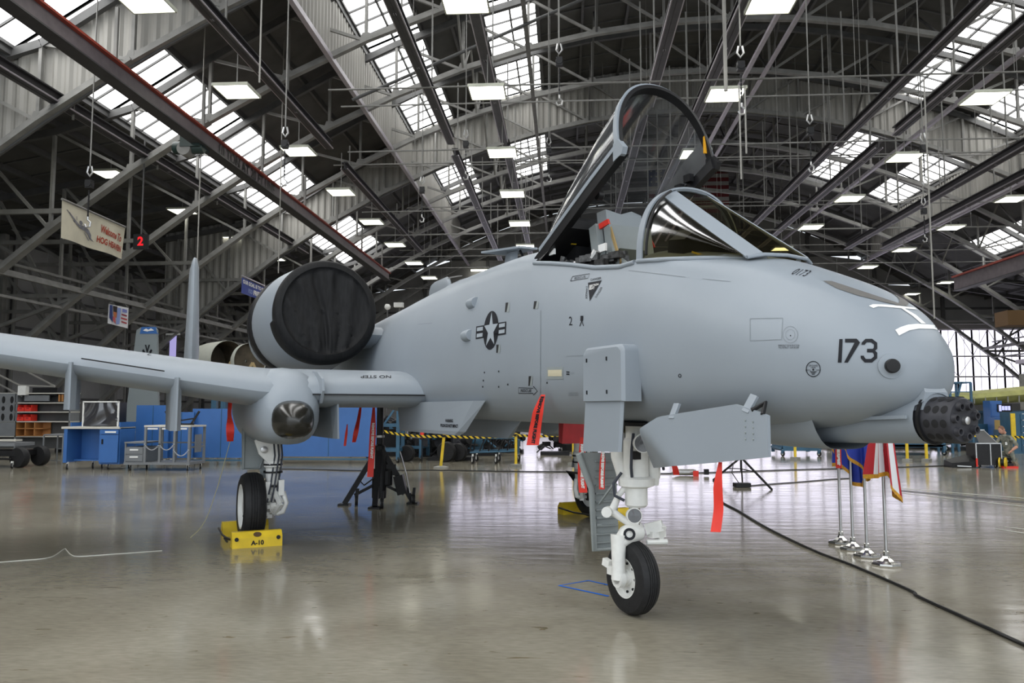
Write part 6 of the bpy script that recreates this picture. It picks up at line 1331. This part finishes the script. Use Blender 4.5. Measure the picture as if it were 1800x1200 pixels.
# ---------------------------------------------------------------- seated technician in camouflage
def skin_body(name, joints, links, m, par, sub=2):
    me = bpy.data.meshes.new(name); me.from_pydata([j[:3] for j in joints], links, []); o = bpy.data.objects.new(name, me); C.objects.link(o)
    md = o.modifiers.new('skin', 'SKIN'); md.use_smooth_shade = True
    for v, j in zip(me.skin_vertices[0].data, joints): v.radius = (j[3], j[4] if len(j) > 4 else j[3])
    me.skin_vertices[0].data[0].use_root = True
    s = o.modifiers.new('sub', 'SUBSURF'); s.levels = sub; s.render_levels = sub
    dg = bpy.context.evaluated_depsgraph_get(); me2 = bpy.data.meshes.new_from_object(o.evaluated_get(dg)); o.modifiers.clear(); o.data = me2
    me2.materials.clear(); me2.materials.append(m); me2.polygons.foreach_set('use_smooth', [True] * len(me2.polygons)); adopt(o, par); return o
def camo():
    m = bpy.data.materials.new('grey_camouflage'); m.use_nodes = True; nt = m.node_tree; b = nt.nodes['Principled BSDF']; tc = nt.nodes.new('ShaderNodeTexCoord'); v = nt.nodes.new('ShaderNodeTexVoronoi'); v.inputs['Scale'].default_value = 14
    r = nt.nodes.new('ShaderNodeValToRGB'); r.color_ramp.interpolation = 'CONSTANT'; r.color_ramp.elements[0].color = (.10, .11, .09, 1); r.color_ramp.elements[1].position = .55; r.color_ramp.elements[1].color = (.23, .23, .19, 1); e = r.color_ramp.elements.new(.3); e.color = (.16, .17, .14, 1)
    nt.links.new(tc.outputs['Object'], v.inputs['Vector']); nt.links.new(v.outputs['Color'], r.inputs[0]); nt.links.new(r.outputs[0], b.inputs['Base Color']); b.inputs['Roughness'].default_value = .8; return m
m_camo = camo(); m_skin = mat('skin', (.52, .27, .19), .55, noise=.06); m_hair = mat('short_hair', (.20, .10, .06), .8)
f = flr(1775, 818); hx = at(1752, 755, f.y + .3)
bx, by = f.x + .10, f.y + .35
t = thing('person', 'seated technician in grey camouflage leaning over the open transit case', 'person', (bx, by, 0))
S_ = hx.z - .12 - .62                         # seat height from the head position
sh = hx.z - .20
J = [(bx + .10, by + .05, S_, .145, .12), (bx + .06, by + .02, S_ + .2, .15, .115), (bx + .0, by, sh - .12, .17, .12), (bx - .05, by - .02, sh, .10, .09), (bx - .08, by - .04, sh + .08, .058),
     (bx + .08, by - .10, S_ - .02, .10), (bx - .02, by - .34, S_ + .03, .078), (bx + .02, by - .36, .22, .058), (bx + .02, by - .38, .09, .05),
     (bx + .14, by + .14, S_ - .02, .10), (bx - .1, by + .3, S_ + .02, .078), (bx - .05, by + .28, .2, .058), (bx - .06, by + .26, .09, .05),
     (bx + .02, by - .20, sh - .03, .078), (bx + .17, by - .30, sh - .26, .06), (bx + .13, by - .34, sh - .32, .054),
     (bx - .06, by + .17, sh - .03, .078), (bx - .2, by + .2, sh - .27, .056), (bx - .26, by + .16, sh - .3, .05)]
skin_body('uniform', J, [(0, 1), (1, 2), (2, 3), (3, 4), (0, 5), (5, 6), (6, 7), (7, 8), (0, 9), (9, 10), (10, 11), (11, 12), (2, 13), (13, 14), (14, 15), (2, 16), (16, 17), (17, 18)], m_camo, t)
hd = Vector((bx - .15, by - .07, hx.z)); look = Vector((-.75, -.35, -.55)).normalized(); d, s1, u1 = frame(look)
hm = MB(); rr = []
for k in range(13):
    a = PI * k / 12; zz = -math.cos(a); r = math.sin(a); rr.append([hd + u1 * (.125 * zz) + d * (.098 * (r if r > 0 else 0) * math.cos(q) + (.018 * (1 - zz) * max(0, math.cos(q)) if zz < .2 else 0) - .004) + s1 * (.076 * r * (1 - .12 * (zz < -.3)) * math.sin(q)) for q in [2 * PI * j / 20 for j in range(20)]])
head = hm.loft(rr, True, True).build('head', m_skin, t, 60)
MB().tube([hd - u1 * .05 - d * .03, hd - u1 * .16 - d * .045], [.055, .06], 14).build('neck', m_skin, head, 60)
MB().loft([[hd + d * .095 + u1 * .03 + s1 * q for q in (-.008, .008)] + [hd + d * .1 + u1 * .03], [hd + d * .10 - u1 * .025 + s1 * q for q in (-.018, .018)] + [hd + d * .128 - u1 * .02]], True, True).build('nose', m_skin, head, 60)
for q in (-1, 1):
    MB().lathe([(.001, 0), (.011, .003), (.001, .006)], hd + d * .086 + u1 * .022 + s1 * q * .032, d, 10).build('eye', m_hole, head, 60)
    MB().loft([[hd + s1 * q * .074 + u1 * (.03 * math.cos(a)) + d * (-.01 + .018 * math.sin(a)) for a in [2 * PI * j / 10 for j in range(10)]], [hd + s1 * q * .092 + u1 * (.034 * math.cos(a)) + d * (-.018 + .02 * math.sin(a)) for a in [2 * PI * j / 10 for j in range(10)]]], True, True).build('ear', m_skin, head, 60)
MB().box(hd + d * .10 - u1 * .055, (.03, .03, .006)).build('mouth', mat('lips', (.35, .13, .10), .6), head)
hr = MB(); rr = []
for k in range(6, 13):
    a = PI * k / 12; zz = -math.cos(a); r = math.sin(a); rr.append([hd + u1 * (.131 * zz) + d * (.102 * r * math.cos(q) - .012) + s1 * (.08 * r * math.sin(q)) for q in [2 * PI * j / 20 for j in range(20)]])
hr.loft(rr, True, True).build('hair', m_hair, head, 60)
def hand(w, dr, upv):
    dr = Vector(dr).normalized(); _, sd, up = frame(dr, upv); w = Vector(w); jo = [(*w, .028, .022), (*(w + dr * .05), .036, .017), (*(w + dr * .09), .038, .015)]; li = [(0, 1), (1, 2)]
    for k, (o, L) in enumerate(((-.03, .065), (-.01, .078), (.012, .072), (.032, .056))):
        n = len(jo); b_ = w + dr * .09 + sd * o; m1 = b_ + dr * L * .5 - up * .008; e_ = b_ + dr * L * .85 - up * .03; jo += [(*b_, .010), (*m1, .009), (*e_, .0075)]; li += [(2, n), (n, n + 1), (n + 1, n + 2)]
    n = len(jo); a = w + dr * .03 - sd * .03; b_ = w + dr * .065 - sd * .055 - up * .015; jo += [(*a, .013), (*b_, .010), (*(b_ + dr * .03 - up * .012), .008)]; li += [(1, n), (n, n + 1), (n + 1, n + 2)]
    return jo, li
for w0, w1 in ((J[15], (bx - .02, by - .36, S_ + .12)), (J[18], (bx - .42, by + .0, sh - .40))):
    a = Vector(w0[:3]); b_ = Vector(w1); fa = MB().tube([a - (b_ - a) * .1, a.lerp(b_, .4), b_], [.048, .044, .03], 12).build('forearm', m_skin, t, 60)
    jo, li = hand(b_, b_ - a, (0, 0, 1)); skin_body('hand', jo, li, m_skin, fa, 1)
for x, y in ((J[8][0], J[8][1]), (J[12][0], J[12][1])): MB().loft([[(x + .05, y + .05, 0), (x - .05, y + .05, 0), (x - .06, y - .2, 0), (x + .04, y - .2, 0)], [(x + .05, y + .05, .09), (x - .05, y + .05, .09), (x - .05, y - .19, .05), (x + .03, y - .19, .05)], [(x + .045, y + .045, .14), (x - .045, y + .045, .14), (x - .04, y - .04, .12), (x + .04, y - .04, .12)]], True, True).build('boot', mat('tan_boot', (.16, .12, .08), .7), t, 40)
MB().box((bx - .06, by - .135, sh - .22), (.06, .01, .09)).build('badge', m_whitepr, t)
st_ = thing('stool', 'low black stool under the seated technician', 'stool', (bx + .12, by + .06, 0)); MB().lathe([(.17, S_ - .2), (.18, S_ - .17), (.17, S_ - .12)], (bx + .12, by + .06, 0), (0, 0, 1), 20).build('seat', m_black, st_, 40); MB().lathe([(.03, .04), (.03, S_ - .2)], (bx + .12, by + .06, 0), (0, 0, 1), 12).build('column', m_black, st_)
for k in range(4): MB().bar((bx + .12, by + .06, .08), (bx + .12 + .22 * math.cos(k * PI / 2 + .4), by + .06 + .22 * math.sin(k * PI / 2 + .4), .02), .035).build('leg', m_black, st_)
# ---------------------------------------------------------------- banners, sign, flag
def quad4(pa, pb, pc, pd): return [Vector(p) for p in (pa, pb, pc, pd)]
def onq(q, u, v): return q[0].lerp(q[1], u).lerp(q[3].lerp(q[2], u), v)     # u right, v down
def banner(name, label, q, m, wav=.04, cat='banner', loc=None):
    t = thing(name, label, cat, q[3] * .5 + q[2] * .5); n = (q[1] - q[0]).cross(q[3] - q[0]).normalized()
    if n.dot(EYEV - q[0]) < 0: n = -n
    f = lambda u, v: onq(q, u, v) + n * (wav * math.sin(u * 11) * v * (1 - .4 * v))
    MB().sheet(f, 24, 8).build('cloth', m, t, 60, fix=False); return t, (lambda u, v, o=.02: f(u, v) + n * o)
def bshape(t, fn, vf, m, name, o=.02): return MB().add([fn(x, y, o) for x, y in vf[0]], vf[1]).build(name, m, t, fix=False)
def btext(t, fn, s, u, v, su, sv, m, name, off=.01, shear=0., rot=0.):
    vf = textmesh(s, 1, off, shear); xs_ = [x for x, y in vf[0]]; ys_ = [y for x, y in vf[0]]; w = max(xs_) - min(xs_); h = max(ys_) - min(ys_)
    return bshape(t, fn, ([(u + x / w * su, v - y / h * sv + rot * x / w) for x, y in vf[0]], vf[1]), m, name)
m_cream = mat('cream_banner_cloth', (.62, .58, .45), .7, noise=.08, scale=1.5); m_bred = mat('banner_red_paint', (.38, .05, .02), .7); m_grey = mat('banner_grey_paint', (.17, .17, .19), .7, noise=.3, scale=6)
Y1, Y2 = 29.0, 35.0
q = quad4(at(109, 352, Y1), at(220, 401, Y2 - 1), at(216, 455, Y2 - 1), at(107, 418, Y1))
t, fn = banner('welcome_banner', 'cream banner reading Welcome To HOG HEAVEN with a jet drawing', q, m_cream, .10)
btext(t, fn, 'Welcome To', .76, .36, .36, .24, m_bred, 'lettering', .03, .3, .06); btext(t, fn, 'HOG HEAVEN', .745, .70, .43, .20, m_bred, 'lettering', .04, .1, .05)
jet = merge(poly2([(.06, .20), (.10, .24), (.24, .47), (.34, .44), (.41, .50), (.45, .62), (.455, .72), (.50, .80), (.43, .75), (.40, .64), (.35, .58), (.25, .56), (.20, .50)]), poly2(circ(.27, .40, .03, 12, .06)), stroke([(.06, .2), (.25, .5)], .02), stroke([(.2, .38), (.2, .27)], .008), stroke([(.15, .42), (.18, .46)], .03), stroke([(.34, .62), (.42, .80)], .02))
bshape(t, fn, jet, m_grey, 'jet_drawing')
MB().tube([q[0] + Vector((0, 0, .05)), q[1] + Vector((0, 0, .05))], .05, 8).build('support_pipe', m_truss, t)
q = quad4(at(191, 534, 40.5), at(226, 541, 41.5), at(225, 577, 41.5), at(189, 568, 40.5))
t, fn = banner('photo_banner', 'small white banner with a colourful picture hanging at the left wall', q, m_fwhite, .04)
for e_ in (q[0], q[1]): MB().bar(e_, (-23.7, e_.y + .2, 7.42), .04).build('hanger_rod', m_truss, t)
for k, (p, c) in enumerate([([(.04, .05), (.18, .03), (.22, .9), (.05, .7)], (.03, .05, .18)), ([(.2, .05), (.42, .05), (.4, .45), (.24, .45)], (.03, .02, .02)), ([(.22, .35), (.42, .35), (.44, .62), (.26, .62)], (.45, .14, .05)), ([(.2, .6), (.34, .62), (.38, .95), (.22, .8)], (.5, .1, .12)), ([(.42, .1), (.6, .1), (.55, .9), (.4, .95)], (.25, .32, .6)), ([(.66, .1), (.9, .12), (.9, .28), (.66, .28)], (.2, .22, .5)), ([(.62, .36), (.9, .38), (.9, .46), (.62, .44)], (.25, .02, .04)), ([(.6, .54), (.92, .56), (.92, .64), (.6, .62)], (.4, .05, .06)), ([(.62, .72), (.9, .74), (.9, .82), (.62, .8)], (.35, .05, .06))]):
    bshape(t, fn, poly2(p), mat('picture_colour_%d' % k, c, .7), 'picture_patch', .03 + .004 * k)
q = quad4(at(425, 487, 48), at(465, 505, 51.5), at(464, 529, 51.5), at(424, 515, 48))
t, fn = banner('slogan_banner', 'blue banner with white lettering left of the engine', q, mat('blue_banner', (.05, .075, .30), .7), .05)
btext(t, fn, 'OUR GOAL IS TO BE', .5, .24, .92, .26, m_whitepr, 'lettering', .05); btext(t, fn, 'FREE', .64, .70, .26, .34, m_whitepr, 'lettering', .05); btext(t, fn, 'FOD', .38, .70, .2, .3, mat('pale_blue_print', (.22, .28, .55), .7), 'lettering', .06)
MB().tube([q[0] + Vector((0, 0, .1)), q[1] + Vector((0, 0, .1))], .05, 8).build('support_pipe', m_monolt, t)
c = at(248, 425, 31.9); t = thing('number_sign', 'black board with a glowing red number 2 beside the welcome banner', 'sign', c); MB().box(c, (.62, .1, .62)).build('board', m_black, t); flatdecal(MB(), textmesh('2', .5, .02), c + Vector((0, -.06, 0)), (1, 0, 0), (0, 0, 1)).build('lit_number', emat('red_led', (1, .03, .04), 1.0), t, fix=False); MB().box(c + Vector((0, .0, 2.3)), (.05, .05, 4.1)).build('hanger', m_trussd, t)
# national flag hung far back in the roof
fa, fb2 = at(1140, 287, 72), at(1280, 287, 72); W_, H_ = fb2.x - fa.x, 7.0
t = thing('hanging_flag', 'large striped national flag hung high at the far end behind the canopy', 'flag', ((fa.x + fb2.x) / 2, 72, fa.z - H_ * .62)); hF = H_ * .66
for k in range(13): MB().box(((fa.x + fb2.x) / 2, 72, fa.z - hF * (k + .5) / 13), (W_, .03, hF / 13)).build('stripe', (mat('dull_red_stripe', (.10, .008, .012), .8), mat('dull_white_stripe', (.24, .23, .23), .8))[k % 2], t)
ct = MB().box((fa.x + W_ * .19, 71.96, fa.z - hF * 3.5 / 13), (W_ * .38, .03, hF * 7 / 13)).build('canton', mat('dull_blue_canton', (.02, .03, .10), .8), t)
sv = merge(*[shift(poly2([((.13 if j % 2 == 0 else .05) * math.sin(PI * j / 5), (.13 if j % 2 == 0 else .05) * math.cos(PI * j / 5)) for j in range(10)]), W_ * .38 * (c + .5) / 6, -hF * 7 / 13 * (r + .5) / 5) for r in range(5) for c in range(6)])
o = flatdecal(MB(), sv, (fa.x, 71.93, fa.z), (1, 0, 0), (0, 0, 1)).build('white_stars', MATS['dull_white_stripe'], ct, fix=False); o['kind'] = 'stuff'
MB().tube([(fa.x, 72, fa.z + .05), (fb2.x, 72, fa.z + .05)], .06, 8).build('flag_pole', m_truss, t); MB().tube([(fa.x + .2, 72, fa.z), (fa.x + .2, 73.8, chord(fa.x - XC) + .2)], .02, 5).tube([(fb2.x - .2, 72, fa.z), (fb2.x - .2, 73.8, chord(fb2.x - XC) + .2)], .02, 5).build('flag_rope', m_truss, t)
# ---------------------------------------------------------------- second jet's tail and stripped nacelle beyond the wing
Y = 33; a, b, _, z = span(232, 274, 575, 760, Y)
t = thing('spare_fin', 'grey tail fin with blue cap and dark emblem standing beyond the wing', 'tail fin', ((a + b) / 2, Y, 0))
MB().loft([[(a - .25, Y - .08, 0.9), (b + .2, Y - .08, .9), (b + .2, Y + .08, .9), (a - .25, Y + .08, .9)], [(a + .12, Y - .06, z - .12), (b - .02, Y - .06, z - .12), (b - .02, Y + .06, z - .12), (a + .12, Y + .06, z - .12)], [(a + .3, Y - .03, z), (b - .12, Y - .03, z), (b - .12, Y + .03, z), (a + .3, Y + .03, z)]], True, True).build('fin_skin', mat('dull_fin_grey', (.20, .23, .24), .5), t, 30)
MB().loft([[(a + .28, Y - .075, z - .28), (b + .0, Y - .075, z - .28), (b + .0, Y + .07, z - .28), (a + .28, Y + .07, z - .28)], [(a + .33, Y - .05, z + .01), (b - .1, Y - .05, z + .01), (b - .1, Y + .05, z + .01), (a + .33, Y + .05, z + .01)]], True, True).build('blue_cap', m_blue, t)
MB().prism([(a + .42, Y - .09, z - .14), (a + .55, Y - .09, z - .06), (a + .66, Y - .09, z - .12), (b - .28, Y - .09, z - .05), (b - .14, Y - .09, z - .14), (b - .4, Y - .09, z - .17), (a + .62, Y - .09, z - .19)], (0, .02, 0)).build('white_crest', m_whitepr, t)
ex, ez = (a + b) / 2 + .12, z - .95
e = merge(shift(poly2([(-.11, .2), (-.02, -.12), (.02, -.12), (.11, .2), (.05, .2), (0, 0), (-.05, .2)]), ex, ez), shift(stroke([(-.2, -.02), (-.14, -.18), (0, -.26), (.14, -.18), (.2, -.02)], .05), ex, ez), shift(poly2([(-.16, .02), (-.08, -.12), (-.13, -.14), (-.2, -.02)]), ex, ez), shift(poly2([(.16, .02), (.08, -.12), (.13, -.14), (.2, -.02)]), ex, ez))
MB().add([(x, Y - .088, y) for x, y in e[0]], e[1]).build('emblem', m_ink, t, fix=False); MB().box((a + .5, Y - .08, 3.05 if z > 4 else 2.6), (.5, .02, .1)).build('tail_code', m_ink, t)
for x in (a, b): MB().box((x, Y, .5), (.12, .3, 1.0)).build('support_leg', m_bluest, t)
Y = 30; m_nac = mat('stripped_nacelle_skin', (.42, .43, .38), .5, noise=.08)
for k, (px, py, r, L, lb) in enumerate([(402, 632, .74, 2.4, 'pale stripped engine nacelle with open dark front beyond the wing'), (440, 634, .68, .5, 'pale open cowl ring next to the stripped nacelle')]):
    c = at(px, py, Y + (1 - k) * .3); t = thing('bare_nacelle', lb, 'nacelle', (c.x, c.y, 0)); ax = Vector((.80, -.60, 0))
    MB().lathe([(r * .97, -.05), (r, 0), (r, -.06), (r * .98, -L * .5), (r * .8, -L)], c, ax, 36, False).build('nacelle_shell', m_nac, t, 50)
    MB().lathe([(r * .97, -.02), (r * .93, -.1), (r * .92, -L * .6), (.05, -L * .62)], c, ax, 36, False).build('dark_inner_duct', mat('dirty_duct', (.07, .055, .035), .7, noise=.4), t, 50)
    rb = MB().bar(c + Vector((-.2, 0, -r * .9)), c + Vector((.1, 0, -r * .1)), .06, .1).bar(c + Vector((.1, 0, -r * .1)), c + Vector((.35, 0, -r * .85)), .05, .08).build('frame_rib', mat('tan_frame', (.30, .22, .10), .6), t)
    MB().box((c.x - .3, c.y + .4, (c.z - r) / 2), (.2, .2, c.z - r)).box((c.x - .9, c.y + .9, (c.z - r) / 2), (.2, .2, c.z - r)).build('stand_leg', m_bluest, t); MB().bar((c.x - 1.1, c.y + 1.0, c.z - r), (c.x + .1, c.y + .2, c.z - r + .02), .2, .1).build('stand_rail', m_bluest, t)
c0, c1 = at(299, 590, 50), at(309, 625, 50); t = thing('lilac_window_panel', 'tall narrow lilac lit panel at the left wall behind the fin', 'lamp', ((c0.x + c1.x) / 2, 50, 0)); MB().box(((c0.x + c1.x) / 2, 50, (c0.z + c1.z) / 2 - .6), (c1.x - c0.x, .05, c0.z - c1.z + 1.2)).build('lit_panel', emat('lilac_lit', (.55, .5, .95), .8), t); MB().box(((c0.x + c1.x) / 2, 50.05, c0.z / 2), (.1, .05, c0.z)).build('post', m_trussd, t); MB().box(((c0.x + c1.x) / 2, 49.96, c0.z + .1), (c1.x - c0.x + .5, .08, .12)).build('cap', m_whitepr, t)  # narrow purple window, built as a glowing panel on an added post
# pale drawbar frame and dark boards above the rack
p0, p1, p2, p3 = at(-5, 657, 30.5), at(35, 677, 30), at(97, 679, 30), at(38, 648, 31)
t = thing('drawbar_truss', 'white triangular tow frame lying above the storage rack', 'frame', (p1.x, 30, lv[0])); MB().bar(p0, p1, .05).bar(p1, p2, .05).bar(p3, p2, .05).build('frame_tube', m_curt, t); MB().box(p1 + Vector((.15, 0, -.2)), (.32, .2, .36)).build('white_socket', m_white, t); MB().box((p1 + p2) / 2 + Vector((.2, .3, -.22)), (1.0, .3, .3)).build('dark_block', m_black, t); MB().bar(p0 + Vector((0, 0, -.35)), p1 + Vector((.1, 0, -.42)), .05).build('lower_tube', m_truss, t)
t = thing('leaning_board', 'tall dark board leaning behind the outer pylon', 'board', (at(98, 690, 31).x, 31.6, 0)); a_, b_ = at(90, 690, 31), at(106, 660, 31); MB().prism([(a_.x, 31.4, 0), (b_.x, 31.4, 0), (b_.x + .25, 31.8, b_.z + .5), (a_.x + .2, 31.8, b_.z + .5)], (0, .06, 0)).build('board_panel', m_black, t); MB().bar((b_.x, 31.35, 0), (b_.x + .25, 31.78, b_.z + .5), .06).build('board_edge', m_trussd, t)
t = thing('wall_light_bar', 'long white tube light at the far wall behind the spine', 'lamp', at(735, 476, 83.4)); a_, b_ = at(828, 475, 83.4), at(864, 475, 83.4); MB().box((a_ + b_) / 2, (b_.x - a_.x, .2, .16)).build('tube', m_lamp, t); MB().box((a_ + b_) / 2 + Vector((0, .15, .1)), (b_.x - a_.x, .1, .1)).build('housing', m_lamph, t)
c = at(701, 536, 60); t = thing('white_box', 'white equipment box at the far wall behind the spine', 'box', c); MB().box(c, (.7, .4, .35)).build('box', m_whitepr, t); MB().tube([(c.x, 60.2, c.z), (c.x, 60.2, 0)], .06, 8).build('mast', m_truss, t)
c = at(681, 545, 50); t = thing('mast_lamp', 'globe lamp on a thin mast behind the engine', 'lamp', (c.x, 50, 0)); MB().lathe([(.02, 0), (.17, .1), (.2, .22), (.14, .36), (.02, .4)], (c.x, 50, c.z), (0, 0, 1), 16).build('globe', m_whitepr, t, 60); MB().tube([(c.x, 50, 0), (c.x, 50, c.z)], .05, 6).build('mast', m_trussd, t)
